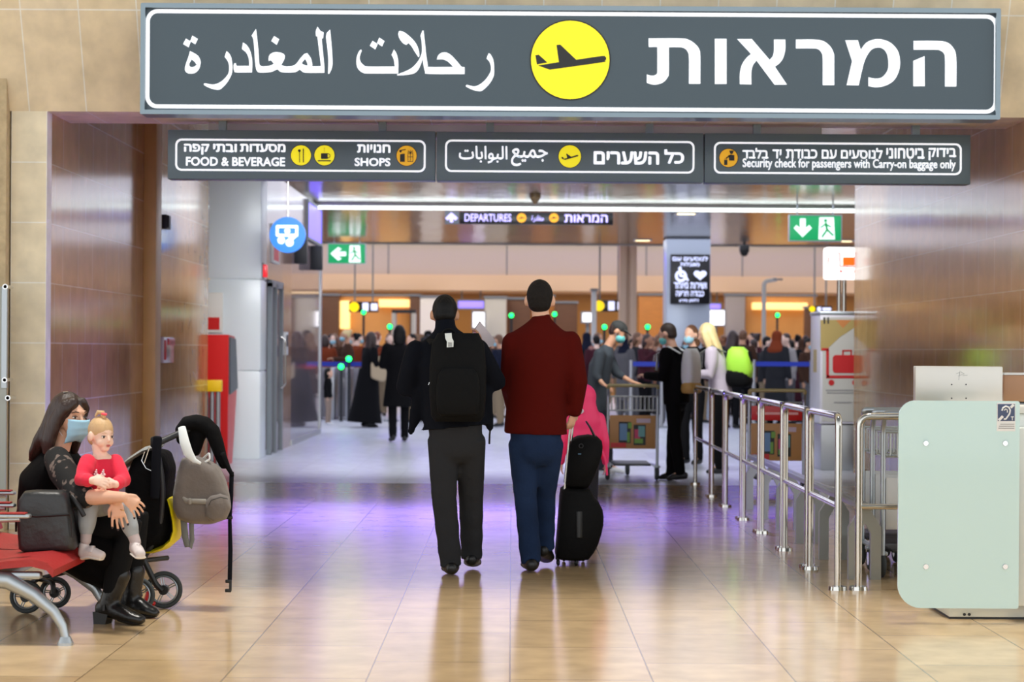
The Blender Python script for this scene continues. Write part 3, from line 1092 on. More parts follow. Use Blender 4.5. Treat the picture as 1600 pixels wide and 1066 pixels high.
for px in (815, 865.5):
    m = MB()
    disc(m, px, 340.6, 7.2, DD - 0.004)
    m.build('amber_disc', mat('amber_led', (250, 176, 20), 0.4, emit=(250, 170, 10), es=0.7), t)
    m = MB()
    wstrip(m, (px - 4.5, 341.6), (px + 4.5, 340.2), 1.4, DD - 0.008)
    wstrip(m, (px - 1.5, 338), (px + 1, 340.6), 1.2, DD - 0.008)
    m.build('plane_symbol', M_ink, t, flat=True)

M_exit = mat('exit_green', (20, 150, 90), 0.4, emit=(10, 168, 92), es=0.55)
M_exitw = mat('exit_white', (240, 250, 246), 0.4, emit=(236, 252, 246), es=0.9)


def exit_sign(x0, y0, x1, y1, D, label, left):
    X0, X1, Z0, Z1 = sign_rect(x0, y0, x1, y1, D)
    t = thing('exit_sign', ((X0 + X1) / 2, D, Z0), label, 'sign', 'green exit signs')
    MB().bb(X0, X1, D, D + 0.08, Z0, Z1, bevel=0.004).build('case', M_exit, t)
    MB().ringplate(rrect(X0 - 0.015, X1 + 0.015, Z0 - 0.015, Z1 + 0.015, 0.01), rrect(X0, X1, Z0, Z1, 0.008), (0, D + 0.03, 0), UX, UZ, 0.09).build('frame', M_alu, t)
    for xx in (X0 + 0.12, X1 - 0.12):
        MB().bb(xx - 0.01, xx + 0.01, D + 0.03, D + 0.05, Z1, HC).build('hanger', M_alu, t)
    w, h = x1 - x0, y1 - y0
    P = lambda a, b: (x0 + a * w, y0 + b * h)
    m = MB()
    if left:
        poly_px(m, [P(.06, .5), P(.27, .16), P(.36, .26), P(.26, .4), P(.48, .4), P(.48, .62), P(.26, .62), P(.36, .76), P(.27, .86)], D - 0.005)
    else:
        poly_px(m, [P(.25, .86), P(.08, .5), P(.13, .38), P(.20, .5), P(.20, .12), P(.31, .12), P(.31, .5), P(.38, .38), P(.43, .5)], D - 0.005)
    m.build('arrow', M_exitw, t, flat=True)
    m = MB()
    poly_px(m, [P(.58, .07), P(.86, .07), P(.88, .95), P(.56, .95)], D - 0.005)
    m.build('doorway_symbol', M_exitw, t, flat=True)
    m = MB()
    disc(m, *P(.70, .2), 0.07 * h, D - 0.01, seg=16)
    wstrip(m, P(.70, .28), P(.73, .58), .09 * h, D - 0.01)
    wstrip(m, P(.70, .34), P(.60, .48), .06 * h, D - 0.01)
    wstrip(m, P(.70, .34), P(.81, .46), .06 * h, D - 0.01)
    wstrip(m, P(.73, .56), P(.63, .86), .08 * h, D - 0.01)
    wstrip(m, P(.73, .56), P(.85, .80), .08 * h, D - 0.01)
    m.build('runner_symbol', M_exit, t, flat=True)
    return t


exit_sign(513, 381.5, 570.5, 411.5, 42.5, 'green exit sign with left arrow hanging at the ceiling edge beyond the white column', True)
exit_sign(1234, 337, 1314, 376, 31.0, 'green exit sign with down arrow hanging right, above the lit trolley sign', False)

# round banknote sign
D = 24.3
c = W(449, 367, D)
r = 28 / F_PX * D
t = thing('banknote_sign', (c.x, D, c.z - r), 'round blue lit sign with white banknote and coins beside the white column', 'sign')
mb_ = mat('sign_blue', (30, 130, 235), 0.35, emit=(20, 130, 240), es=0.55)
MB().cyl((c.x, D, c.z), (c.x, D + 0.1, c.z), r, seg=48).build('disc', mb_, t)
MB().tube([(c.x, D + 0.05, c.z + r - 0.01), (c.x, D + 0.05, HC)], 0.012).build('hanger', M_steel, t)
m = MB()
aa, bb_, cc, dd = sign_rect(431, 352, 466, 370, D)
m.ringplate(rrect(aa, bb_, cc, dd, 0.02), rrect(aa + 0.035, bb_ - 0.035, cc + 0.035, dd - 0.035, 0.01), (0, D - 0.006, 0), UX, UZ, 0.01)
disc(m, 449, 361, 4.6, D - 0.007)
disc(m, 439.5, 375.5, 6, D - 0.007)
disc(m, 452.5, 379, 6.4, D - 0.007)
poly_px(m, [(447, 366), (466, 368), (456, 377)], D - 0.006)
m.build('banknote_symbol', M_exitw, t, flat=True)

# ------------------------------------------------------------------ barriers, trolleys, kiosk, counter


def GD(px, py):
    """distance of the floor point seen at pixel (px, py)"""
    dx, dy = px - 800.0, py - 546.0
    return EYE * F_PX / (-dx * math.sin(ROLL) + dy * math.cos(ROLL))


def G(px, py):
    p = W(px, py, GD(px, py))
    p.z = 0
    return p


RX = G(1310, 922).x - 0.005
ends = [GD(1310, 922), GD(1263, 888.5), GD(1220.5, 859.5), GD(1184, 832.7), GD(1155.5, 812), GD(1129, 791.7), GD(1106, 776), GD(1087, 757)]
names = ['nearest section of the steel barrier row, ending at the glass counter', 'second steel barrier section from the glass counter', 'third steel barrier section from the glass counter',
         'fourth steel barrier section, middle of the row', 'fifth steel barrier section from the glass counter', 'sixth steel barrier section, next to the far end of the row',
         'farthest steel barrier section, beside the blonde woman']


def barrier(A, B, label):
    A, B = Vector(A), Vector(B)
    t = thing('barrier_rail', (A + B) / 2, label, 'barrier', 'steel barrier rails')
    up = Vector((0, 0, 1))
    MB().tube([A, A + up * 1.02, B + up * 1.02, B], 0.021, seg=14, bend=0.07).build('rail_frame', M_steel, t)
    MB().cyl(A + up * 0.49, B + up * 0.49, 0.017, seg=12).build('mid_rail', M_steel, t)
    for q in (A, B):
        MB().cyl(q, q + up * 0.022, 0.055, 0.052, seg=24).build('foot_flange', M_steel, t)
    return t


for i in range(7):
    g0 = 0.0 if i == 0 else 0.06
    barrier((RX, ends[i] + g0, 0), (RX, ends[i + 1] - 0.06, 0), names[i])
b = G(1341, 922)
barrier((b.x, b.y, 0), (b.x + 0.85, b.y, 0), 'crosswise steel barrier section running behind the mint glass counter')

# steel trolley guide: row of chamfered arches carrying two rails
M_plate = mat('guide_plate', (176, 180, 178), 0.35, metal=0.7)
ax0, ax1, ah = 2.075, 2.275, 0.43
ads = [GD(1328, 905), GD(1281, 874), GD(1243, 849), GD(1212, 828), GD(1186, 811), GD(1164, 796)]
t = thing('trolley_guide', (2.17, ads[2], 0), 'low steel trolley guide on chamfered arch legs inside the barrier row', 'guide rail')
for d in ads:
    o_ = [(ax0, 0), (ax0, ah - 0.11), (ax0 + 0.07, ah), (ax1 - 0.07, ah), (ax1, ah - 0.11), (ax1, 0)]
    i_ = [(ax0 + 0.062, 0), (ax0 + 0.062, ah - 0.15), (ax0 + 0.095, ah - 0.09), (ax1 - 0.095, ah - 0.09), (ax1 - 0.062, ah - 0.15), (ax1 - 0.062, 0)]
    MB().prism(o_ + i_[::-1], (0, d, 0), UX, UZ, 0.05).build('arch_leg', M_plate, t)
for x in (ax0 + 0.08, ax1 - 0.08):
    MB().bb(x - 0.018, x + 0.018, ads[0] - 0.1, ads[-1] + 0.4, ah, ah + 0.035, bevel=0.006).build('guide_bar', M_plate, t)

# ---- luggage trolley, operator side towards -Y at y = 0
M_tan = mat('advert_board', (190, 140, 84), 0.5, vary=0.08)
M_wire = mat('basket_wire', (178, 182, 180), 0.35, metal=0.7)
M_gold = mat('handle_grip', (176, 164, 112), 0.4)
PATCH = [mat('print_blue', (110, 150, 190), 0.5), mat('print_green', (120, 170, 70), 0.5), mat('print_pink', (210, 70, 110), 0.5), mat('print_black', (36, 40, 38), 0.5),
         mat('print_lilac', (206, 186, 200), 0.5), mat('print_teal', (110, 170, 170), 0.5)]


def make_trolley(label, group, red_header=False, advert=True):
    t = thing('luggage_trolley', (0, 0, 0), label, 'trolley', group)
    w = 0.265
    for s in (-1, 1):
        MB().tube([(s * w, 0.0, 0.14), (s * w, 0, 0.42), (s * w, 0, 0.93), (s * (w - 0.0), -0.05, 1.0)], 0.016, bend=0.04).build('side_post', M_alu, t)
        MB().tube([(s * w, 0, 0.16), (s * w * 0.9, 0.5, 0.15), (s * w * 0.45, 0.95, 0.13)], 0.018, bend=0.1).build('base_rail', M_alu, t)
    MB().tube([(-w, -0.045, 0.99), (-w, -0.06, 1.02), (w, -0.06, 1.02), (w, -0.045, 0.99)], 0.019, bend=0.02).build('handle', M_gold if advert else M_alu, t)
    m = MB()
    for z in (0.75, 0.90):
        m.tube([(-w, 0.0, z), (-w, 0.20, z), (w, 0.20, z), (w, 0.0, z), (-w, 0.0, z)], 0.006, seg=6)
    for k in range(13):
        x = -w + 2 * w * k / 12
        m.tube([(x, 0.0, 0.90), (x, 0.0, 0.75), (x, 0.20, 0.75), (x, 0.20, 0.90)], 0.004, seg=6)
    m.build('wire_basket', M_wire, t)
    if advert:
        MB().bb(-w + 0.018, w - 0.018, -0.006, 0.008, 0.34, 0.70, bevel=0.004).build('advert_board', M_tan, t)
        spec = [(-0.15, -0.02, 0.40, 0.63, 3), (0.01, 0.14, 0.38, 0.60, 3), (-0.14, -0.06, 0.43, 0.61, 0), (-0.06, -0.03, 0.41, 0.52, 1), (0.02, 0.08, 0.45, 0.55, 2),
                (0.06, 0.13, 0.47, 0.585, 5), (0.02, 0.11, 0.40, 0.45, 1), (-0.05, -0.01, 0.56, 0.62, 1), (0.04, 0.19, 0.62, 0.665, 4)]
        for k, (a, b_, c_, d_, q) in enumerate(spec):
            MB().bb(a, b_, -0.008 - 0.0006 * (k + 1), -0.006, c_, d_).build('printed_picture', PATCH[q], t)
        m = MB().bb(-0.235, -0.07, -0.0105, -0.006, 0.355, 0.405)
        m.build('red_tag', M_red, t)
    else:
        MB().bb(-w + 0.018, w - 0.018, -0.006, 0.008, 0.30, 0.62, bevel=0.004).build('back_panel', M_white, t)
    if red_header:
        MB().bb(-w + 0.02, w - 0.02, -0.03, -0.012, 0.73, 0.87, bevel=0.004).build('red_header', M_red, t)
        MB().bb(-w + 0.07, w - 0.06, -0.033, -0.029, 0.785, 0.81).build('header_line', mat('header_print', (236, 170, 160), 0.5), t)
    MB().bb(-0.2, 0.2, 0.02, 0.75, 0.155, 0.175, bevel=0.004).build('load_deck', M_dark, t)
    for x, y in ((-w, 0.03), (w, 0.03), (0, 0.92)):
        MB().torus((x, y, 0.078), 0.055, 0.023, axis=(1, 0, 0), seg=28).build('wheel', M_rubber, t)
        wh = MB().cyl((x - 0.02, y, 0.078), (x + 0.02, y, 0.078), 0.042)
        wh.build('hub', M_chrome, t)
        MB().bb(x - 0.035, x + 0.035, y - 0.03, y + 0.03, 0.135, 0.16, bevel=0.006).build('fork', M_alu, t)
    return t


tr = make_trolley('luggage trolley with tan advert board, pushed by the man in a dark cap', 'luggage trolleys')
p = G(988, 751)
tr.location = (p.x, p.y, 0)
tr2 = make_trolley('luggage trolley with red header and tan board parked behind the barrier row', 'luggage trolleys', True)
p = G(1203, 775)
tr2.location = (2.56, p.y, 0)
trn = make_trolley('nearest empty steel trolley parked behind the mint glass counter', 'luggage trolleys', False, False)
trn.location = (2.565, 12.32, 0)
for k, lab in ((1, 'middle empty steel trolley nested behind the mint glass counter'), (2, 'rear empty steel trolley nested behind the mint glass counter')):
    c = copy_tree(trn)
    c.location = (2.565, 12.32 + 0.36 * k, 0)
    c['label'] = lab

# ---- kiosk with trolley picture, lit sign on twin poles
D = 23.4
kx0 = W(1281, 600, D).x
zt = W(1310, 488, D).z
zm_ = W(1310, 664, D).z
t = thing('trolley_kiosk', (kx0 + 0.5, D + 0.37, 0), 'tall kiosk with red luggage trolley picture at the end of the stone wall', 'kiosk')
MB().bb(kx0, kx0 + 1.0, D, D + 0.75, zm_ + 0.01, zt - 0.03, bevel=0.01).build('body', mat('kiosk_body', (206, 204, 214), 0.35), t)
MB().bb(kx0 - 0.01, kx0 + 1.01, D - 0.012, D + 0.76, zt - 0.03, zt + 0.01, bevel=0.006).build('top_edge', M_alu, t)
MB().bb(kx0 + 0.02, kx0 + 0.98, D + 0.02, D + 0.73, 0, zm_, bevel=0.008).build('plinth', M_brush, t)
kd = D - 0.004
MB().bb(kx0 + 0.03, kx0 + 0.97, kd - 0.003, D + 0.002, zm_ + 0.04, zt - 0.06).build('front_panel', mat('kiosk_front', (190, 190, 184), 0.3), t)
m = MB()
poly_px(m, [(1282, 500), (1335, 500), (1335, 512), (1312, 527), (1290, 548), (1282, 548)], kd - 0.005)
m.build('tan_wedge', mat('print_khaki', (170, 150, 92), 0.5), t, flat=True)
m = MB()
poly_px(m, [(1306, 500), (1330, 500), (1317, 513)], kd - 0.008)
m.build('orange_wedge', mat('print_orange', (196, 128, 70), 0.5), t, flat=True)
M_sred = mat('symbol_red', (186, 36, 40), 0.4)


def cart_icon(mb, x, y, k, D):
    P = lambda a, b: (x + a * k, y + b * k)
    wstrip(mb, P(0, 0), P(11, 0), 4 * k, D)
    wstrip(mb, P(9, 0), P(9, 44), 4.5 * k, D)
    wstrip(mb, P(7, 43), P(64, 43), 4.5 * k, D)
    disc(mb, *P(15, 52), 4.6 * k, D, seg=20)
    disc(mb, *P(52, 52), 4.6 * k, D, seg=20)


def case_icon(mb, x, y, k, D):
    P = lambda a, b: (x + a * k, y + b * k)
    a0, a1, c0, c1 = sign_rect(*P(17, 9), *P(62, 37), D)
    mb.prism(rrect(a0, a1, c0, c1, (a1 - a0) * 0.12), (0, D, 0), UX, UZ, 0.004)
    wstrip(mb, P(33, 9), P(33, 2), 2.4 * k, D)
    wstrip(mb, P(46, 9), P(46, 2), 2.4 * k, D)
    wstrip(mb, P(32, 2), P(47, 2), 2.4 * k, D)


m = MB()
cart_icon(m, 1284, 546, 1.0, kd - 0.007)
case_icon(m, 1284, 546, 1.0, kd - 0.007)
m.build('trolley_symbol', M_sred, t, flat=True)
m = MB()
for y, a, b_ in ((610, 1290, 1350), (614, 1292, 1346), (629, 1303, 1330)):
    wstrip(m, (a, y), (b_, y), 2.0, kd - 0.006)
m.build('caption_lines', mat('print_grey', (150, 150, 150), 0.5), t, flat=True)
m = MB()
for x in (1288, 1294):
    wstrip(m, (x, 496), (x, 506), 2.4, kd - 0.009)
m.build('slot_marks', M_dark, t, flat=True)
x_ = kx0 - 0.003
MB().bb(x_, kx0 + 0.002, D + 0.25, D + 0.5, 1.15, 1.42).build('side_notice', mat('print_khaki', (170, 150, 92), 0.5), t)

D = 23.5
X0, X1, Z0, Z1 = sign_rect(1289.5, 386.5, 1378, 437, D)
t = thing('lit_trolley_sign', ((X0 + X1) / 2, D, zt + 0.01), 'white lit box sign with orange luggage trolley on twin steel poles', 'sign')
MB().prism(rrect(X0, X1, Z0, Z1, 0.03), (0, D + 0.08, 0), UX, UZ, 0.16).build('light_box', mat('lit_white', (255, 252, 250), 0.4, emit=(255, 250, 248), es=1.2), t)
m = MB()
for a, b_ in (((1309, 396), (1312, 396)), ((1312, 396), (1312, 416)), ((1312, 416), (1342, 417))):
    wstrip(m, a, b_, 1.6, D - 0.006)
disc(m, 1314, 424, 2, D - 0.006, seg=16)
disc(m, 1336, 424, 2, D - 0.006, seg=16)
m.build('cart_symbol', mat('lit_red', (230, 60, 60), 0.4, emit=(230, 60, 60), es=0.4), t, flat=True)
m = MB()
wstrip(m, (1294, 402), (1294, 414), 1.6, D - 0.006)
m.build('red_stroke', MATS['lit_red'], t, flat=True)
m = MB()
poly_px(m, [(1317, 402), (1337, 402), (1337, 415), (1317, 415)], D - 0.005)
m.build('orange_case_symbol', mat('lit_orange', (255, 100, 10), 0.4, emit=(255, 96, 0), es=0.8), t, flat=True)
for px in (1311, 1319):
    x = W(px, 450, D + 0.08).x
    MB().cyl((x, D + 0.08, zt + 0.01), (x, D + 0.08, Z0), 0.026).build('pole', M_steel, t)

# ---- glass fronted counter at the right
DG = 10.25
a, b = W(1402, 950, DG), W(1593, 627, DG)
gx0, gx1, gz0, gz1 = a.x, b.x, a.z, b.z
base = GD(1540, 968)
t = thing('service_counter', ((gx0 + gx1) / 2, DG + 0.3, 0), 'service counter with big mint frosted glass front at the right edge', 'counter')
pl = []
for cx, cz, rr, a0 in ((gx1 - 0.012, gz1 - 0.012, 0.012, 0), (gx0 + 0.085, gz1 - 0.085, 0.085, 90), (gx0 + 0.12, gz0 + 0.12, 0.12, 180), (gx1 - 0.012, gz0 + 0.012, 0.012, 270)):
    for k in range(9):
        an = math.radians(a0 + 90 * k / 8)
        pl.append((cx + rr * math.cos(an), cz + rr * math.sin(an)))
M_mint = mat('mint_glass', (196, 226, 226), 0.07, spec=0.6, coat=0.3)
MB().prism(pl, (0, DG, 0), UX, UZ, 0.014).build('glass_front', M_mint, t)
for px, py in ((1447, 693), (1571, 693), (1447, 886), (1571, 886)):
    c = W(px, py, DG - 0.012)
    MB().cyl(c, c + Vector((0, 0.006, 0)), 0.013, 0.016).cyl(c + Vector((0, 0.019, 0)), c + Vector((0, 0.08, 0)), 0.013).build('glass_bolt', M_chrome, t)
bx0 = W(1483, 960, base).x
MB().bb(bx0 - 0.02, 3.2, base + 0.05, base + 0.75, 0.06, gz1 - 0.07, bevel=0.01).build('cabinet', mat('counter_white', (216, 220, 216), 0.4), t)
MB().bb(bx0, 3.2, base, base + 0.8, 0.012, 0.075, bevel=0.003).build('plinth', mat('counter_white', (216, 220, 216), 0.4), t)
MB().bb(bx0 + 0.004, 3.2, base + 0.01, base + 0.79, 0.0, 0.012).build('floor_gasket', M_black, t)
MB().bb(gx1 + 0.006, 3.2, DG + 0.04, base + 0.06, 0.09, gz1 - 0.14, bevel=0.004).build('side_panel', mat('counter_white', (216, 220, 216), 0.4), t)
MB().bb(bx0 + 0.02, 3.2, base + 0.02, base + 0.82, gz1 - 0.07, gz1 - 0.03, bevel=0.006).build('worktop', M_offwhite, t)
m = MB()
for px in (1507, 1514.5):
    c = W(px, 960.5, base - 0.003)
    m.cyl(c, c + Vector((0, 0.006, 0)), 0.008, seg=16)
m.build('socket_hole', M_black, t)
# sticker with the hearing loop sign
st = MB()
ds = DG - 0.009
a0, a1, c0, c1 = sign_rect(1557.5, 629.5, 1586.5, 674, ds)
st.bb(a0, a1, ds, ds + 0.002, c0, c1)
so = st.build('sticker', mat('sticker_white', (232, 234, 234), 0.5), t)
M_slate = mat('sticker_blue', (70, 84, 118), 0.5)
m = MB()
poly_px(m, [(1559, 631.5), (1585.5, 631.5), (1585.5, 658), (1559, 658)], ds - 0.001, 0.002)
m.build('blue_square', M_slate, so, flat=True)
m = MB()
ear = [W(x, y, ds - 0.003) for x, y in ((1565.5, 642), (1567, 637.5), (1571.5, 635), (1576, 636.5), (1578.5, 641), (1577.5, 646.5), (1574.5, 651), (1571.5, 655), (1568.5, 655))]
m.tube(ear, 0.0042, seg=8)
ear = [W(x, y, ds - 0.003) for x, y in ((1569, 641.5), (1571.5, 639), (1574, 641), (1574, 645))]
m.tube(ear, 0.0028, seg=8)
wstrip(m, (1560.5, 657), (1567, 650.5), 4, ds - 0.003, 0.002)
wstrip(m, (1579, 637), (1584, 632.5), 4, ds - 0.003, 0.002)
text_fit(m, 'T', (1579.5, 651, 1584, 657), ds - 0.003, 0.03)
m.build('ear_symbol', MATS['sticker_white'], so, flat=True)
m = MB()
for y, x in ((663, 1563), (666.2, 1561), (669.4, 1560)):
    wstrip(m, (x, y), (1585, y), 0.9, ds - 0.001, 0.002)
m.build('small_print', mat('print_grey', (150, 150, 150), 0.5), so, flat=True)

# screens standing on the counter
DM = base + 0.15
a, b = W(1430, 640, DM), W(1567, 573, DM)
top = gz1 - 0.03
t = thing('counter_screen', ((a.x + b.x) / 2, DM, top), 'pale metal screen back standing on top of the mint glass counter', 'screen')
MB().bb(a.x, b.x, DM, DM + 0.06, top + 0.005, b.z, bevel=0.006).build('case', mat('screen_back', (208, 206, 200), 0.3, metal=0.35), t)
m = MB()
for px, py in ((1487, 601), (1509.5, 601), (1487, 622.5), (1509.5, 622.5)):
    c = W(px, py, DM - 0.002)
    m.cyl(c, c + Vector((0, 0.004, 0)), 0.004, seg=12)
m.build('screw_hole', M_dark, t)
m = MB()
for p_, q_ in (((1494, 584), (1500, 582)), ((1497, 588), (1507, 584)), ((1500, 580), (1498, 594)), ((1504, 587), (1512, 586.5)), ((1501, 581), (1506, 584))):
    m.tube([W(*p_, DM - 0.001), W(*q_, DM - 0.001)], 0.0008, seg=5)
m.build('pen_scribble', M_grey, t)
MB().bb(a.x + 0.1, b.x - 0.1, DM + 0.005, DM + 0.16, top, top + 0.02).build('foot', M_grey, t)
DM2 = base + 0.3
a, b = W(1568.5, 640, DM2), W(1640, 583, DM2)
t = thing('brown_screen', ((a.x + b.x) / 2, DM2, top), 'brown flat screen with white top edge at the right picture edge', 'screen')
MB().bb(a.x, b.x, DM2, DM2 + 0.04, top + 0.005, b.z - 0.012, bevel=0.004).build('case', mat('brown_screen', (160, 118, 84), 0.3), t)
MB().bb(a.x, b.x, DM2 - 0.004, DM2 + 0.044, b.z - 0.012, b.z).build('top_edge', M_white, t)
MB().bb(a.x + 0.03, b.x - 0.03, DM2, DM2 + 0.12, top, top + 0.015).build('foot', M_grey, t)

# ------------------------------------------------------------------ bench at the left
M_seat = mat('red_leather', (168, 40, 40), 0.45, vary=0.12, scale=9, bump=0.15, bscale=60)
by0, by1 = 9.30, 10.72
fx = W(84, 892, by0).x
t = thing('waiting_bench', (fx - 0.25, (by0 + by1) / 2, 0), 'airport waiting bench with red seats and arched cast metal legs', 'bench')
SZ = 0.40


def seat_profile(k):
    pts_top = [(-0.62, SZ + 0.0), (-0.5, SZ - 0.02), (-0.36, SZ - 0.025), (-0.22, SZ - 0.005), (-0.1, SZ + 0.005), (-0.03, SZ - 0.012), (0.0, SZ - 0.045)]
    low = [(x - 0.005, z - 0.035) for x, z in reversed(pts_top)]
    return pts_top + low


mid = 10.02
for y0, y1 in ((by0, mid - 0.01), (mid + 0.01, by1)):
    m = MB()
    m.rings([[(fx + x, y, z) for x, z in seat_profile(0)] for y in np.linspace(y0, y1, 8)])
    m.build('seat', M_seat, t, angle=50)
    m = MB()
    bp = [(-0.60, SZ + 0.02), (-0.66, SZ + 0.2), (-0.72, SZ + 0.42), (-0.76, SZ + 0.43), (-0.70, SZ + 0.2), (-0.64, SZ + 0.0)]
    m.rings([[(fx + x, y, z) for x, z in bp] for y in np.linspace(y0, y1, 4)])
    m.build('backrest', M_seat, t, angle=50)
MB().bb(fx - 0.42, fx - 0.30, by0 + 0.02, by1, SZ - 0.13, SZ - 0.06, bevel=0.01).build('beam', M_alu, t)


def leg(yc):
    m = MB()
    prof = [(-0.52, SZ - 0.05, .028, .03), (-0.36, SZ - 0.085, .030, .042), (-0.22, SZ - 0.10, .028, .04), (-0.10, SZ - 0.165, .026, .034), (-0.005, SZ - 0.245, .024, .026),
            (0.035, SZ - 0.31, .022, .022), (0.05, 0.03, .02, .02)]
    m.chain([(fx + x, yc, z, a, b) for x, z, a, b in prof], side=(0, 1, 0), seg=14, round_ends=False)
    m.cyl((fx + 0.05, yc, 0.012), (fx + 0.05, yc, 0.04), 0.036, 0.024)
    m.cyl((fx + 0.05, yc, 0.0), (fx + 0.05, yc, 0.013), 0.038, 0.038)
    m.chain([(fx + x, yc, z, .022, .026) for x, z in ((-0.40, SZ - .08), (-0.55, SZ - 0.2), (-0.66, SZ - 0.3), (-0.69, 0.02))], side=(0, 1, 0), seg=14, round_ends=False)
    m.cyl((fx - 0.69, yc, 0.0), (fx - 0.69, yc, 0.03), 0.036, 0.03)
    m.build('leg', M_alu, t)


leg(9.33)
leg(10.25)
for yc in (9.36, 10.02):
    # end supports just below each seat edge
    MB().bb(fx - 0.55, fx - 0.07, yc - 0.03, yc + 0.03, SZ - 0.095, SZ - 0.06, bevel=0.012).build('seat_support', M_alu, t)
for yc, tipx, z in ((9.45, W(48, 808, 9.45).x, W(20, 806, 9.45).z), (10.02, W(27, 823, 10.02).x - 0.01, SZ + 0.20), (10.85, W(24, 797, 10.85).x, SZ + 0.2)):
    ar = MB().bb(tipx - 0.42, tipx, yc - 0.028, yc + 0.028, z - 0.012, z + 0.008, bevel=0.009)
    ar.tube([(tipx - 0.05, yc, z - 0.015), (tipx - 0.33, yc, z - 0.03), (tipx - 0.36, yc, SZ - 0.05)], 0.014, bend=0.05)
    a_ = ar.build('armrest', M_alu, t)
    MB().bb(tipx - 0.40, tipx - 0.02, yc - 0.024, yc + 0.024, z + 0.008, z + 0.016, bevel=0.003).build('arm_pad', M_seat, a_)

# black handbag on the near seat
M_leather = mat('black_leather', (34, 36, 38), 0.42, bump=0.25, bscale=18, spec=0.6)
D = 9.78
t = thing('black_handbag', W(75, 862, D), 'black leather backpack bag standing on the red seat beside the seated woman', 'bag')
out = [(28, 800), (31, 780), (40, 767), (58, 765), (95, 765.5), (107, 770), (112, 790), (117, 830), (121, 855), (116, 860), (80, 862), (40, 865), (32, 858), (30, 830)]
w_ = [W(x, y, D) for x, y in out]
m = MB()
cx = sum(v.x for v in w_) / len(w_)
cz = sum(v.z for v in w_) / len(w_)
rg = []
for yy, k in ((-0.075, 0.80), (-0.07, 0.90), (-0.05, 0.97), (0, 1.0), (0.05, 0.97), (0.07, 0.90), (0.075, 0.80)):
    rg.append([(cx + (v.x - cx) * k, D + yy, max(cz + (v.z - cz) * k, w_[10].z + 0.001)) for v in w_])
m.rings(rg)
bag = m.build('bag_body', M_leather, t, angle=60)
m = MB()
pts = [W(x, y, D - 0.079) for x, y in ((30, 803), (55, 807), (80, 806), (108, 804))]
m.tube(pts, 0.006, seg=8)
m.tube([W(109, 804, D - 0.075), W(112, 812, D - 0.07), W(113, 840, D - 0.07)], 0.004, seg=8)
m.build('zip_seam', M_black, t)
MB().chain([(*W(112, 775, D), .012, .006), (*W(124, 792, D - .03), .012, .005), (*W(131, 806, D - .03), .012, .005)], side=(1, 0, 0), seg=8).build('strap', M_black, t)
MB().chain([(*W(27, 800, D), .01, .006), (*W(25, 815, D), .01, .005), (*W(25, 830, D), .01, .005)], side=(0, 1, 0), seg=8).build('strap', M_black, t)

# ------------------------------------------------------------------ stroller behind the seated woman
M_cloth = mat('black_cloth', (9, 9, 11), 0.85, bump=0.3, bscale=30, spec=.15)
M_greycloth = mat('grey_canvas', (112, 104, 98), 0.85, vary=0.15, scale=8, bump=0.4, bscale=16, sheen=0.2)
M_greylight = mat('grey_webbing', (150, 146, 138), 0.8)
M_canopy = mat('canopy_grey', (150, 152, 150), 0.7)
M_lime = mat('yellow_trim', (232, 214, 14), 0.5)
DB = 10.80
t = thing('stroller', G(150, 952), 'black stroller with yellow trim and spoked wheels behind the seated woman', 'stroller')
# seat shell
m = MB()
q = [(203, 742), (215, 712), (240, 700), (262, 704), (270, 730), (266, 770), (268, 800), (269, 825), (262, 848), (245, 858), (222, 860), (206, 845), (200, 800)]
ws = [W(x, y, DB) for x, y in q]
cx = sum(v.x for v in ws) / len(ws)
cz = sum(v.z for v in ws) / len(ws)
m.rings([[(cx + (v.x - cx) * k, DB + yy, cz + (v.z - cz) * k) for v in ws] for yy, k in ((-.2, .72), (-.18, .88), (-.13, .98), (0, 1), (.13, .98), (.18, .88), (.2, .72))])
m.remesh(0.015, 5)
m.build('seat_shell', M_cloth, t)
m = MB()
yel = [(262, 782), (266, 795), (270, 815), (271, 830), (266, 846), (254, 857), (236, 863), (226, 864)]
for yy in (-0.17,):
    rows = [(*W(x, y, DB + yy), 0.06, 0.012) for x, y in yel]
    m.chain([(v[0], v[1] + 0.15, v[2], 0.16, 0.012 + 0.006 * math.sin(PI * i / 7)) for i, v in enumerate(rows)], side=(0, 1, 0), seg=12)
m.build('yellow_trim', M_lime, t)
m = MB()
m.chain([(*W(190, 732, DB), .19, .012), (*W(210, 716, DB), .2, .016), (*W(232, 702, DB), .2, .018), (*W(246, 698, DB), .19, .014)], side=(0, 1, 0), seg=14)
m.build('canopy', M_canopy, t)
# frame
hb0, hb1 = W(244, 694, DB - 0.2), W(306, 665, DB - 0.05)
MB().cyl(hb0, hb1, 0.017).build('handlebar', M_dark, t)
MB().cyl(hb1 - (hb1 - hb0).normalized() * 0.012, hb1 + (hb1 - hb0).normalized() * 0.006, 0.0175).build('end_cap', M_white, t)
MB().box(W(243, 691, DB - 0.2), (0.05, 0.05, 0.06), bevel=0.012).build('joint', M_black, t)
MB().tube([W(244, 694, DB - 0.2), W(256, 760, DB - 0.2), W(250, 830, DB - 0.18), W(222, 878, DB - 0.14)], 0.014, bend=0.1).build('frame_tube', M_dark, t)
MB().tube([W(244, 694, DB + 0.16), W(256, 760, DB + 0.18), W(222, 878, DB + 0.16)], 0.014, bend=0.1).build('frame_tube', M_dark, t)
MB().tube([W(262, 872, DB), W(225, 876, DB - 0.14), W(140, 885, DB - 0.14), W(60, 905, DB - 0.14)], 0.013, bend=0.06).build('chassis_bar', M_dark, t)
m = MB()
m.chain([(*W(150, 880, DB), .13, .03), (*W(215, 872, DB), .13, .035)], side=(0, 1, 0), seg=12)
m.build('basket', M_cloth, t)


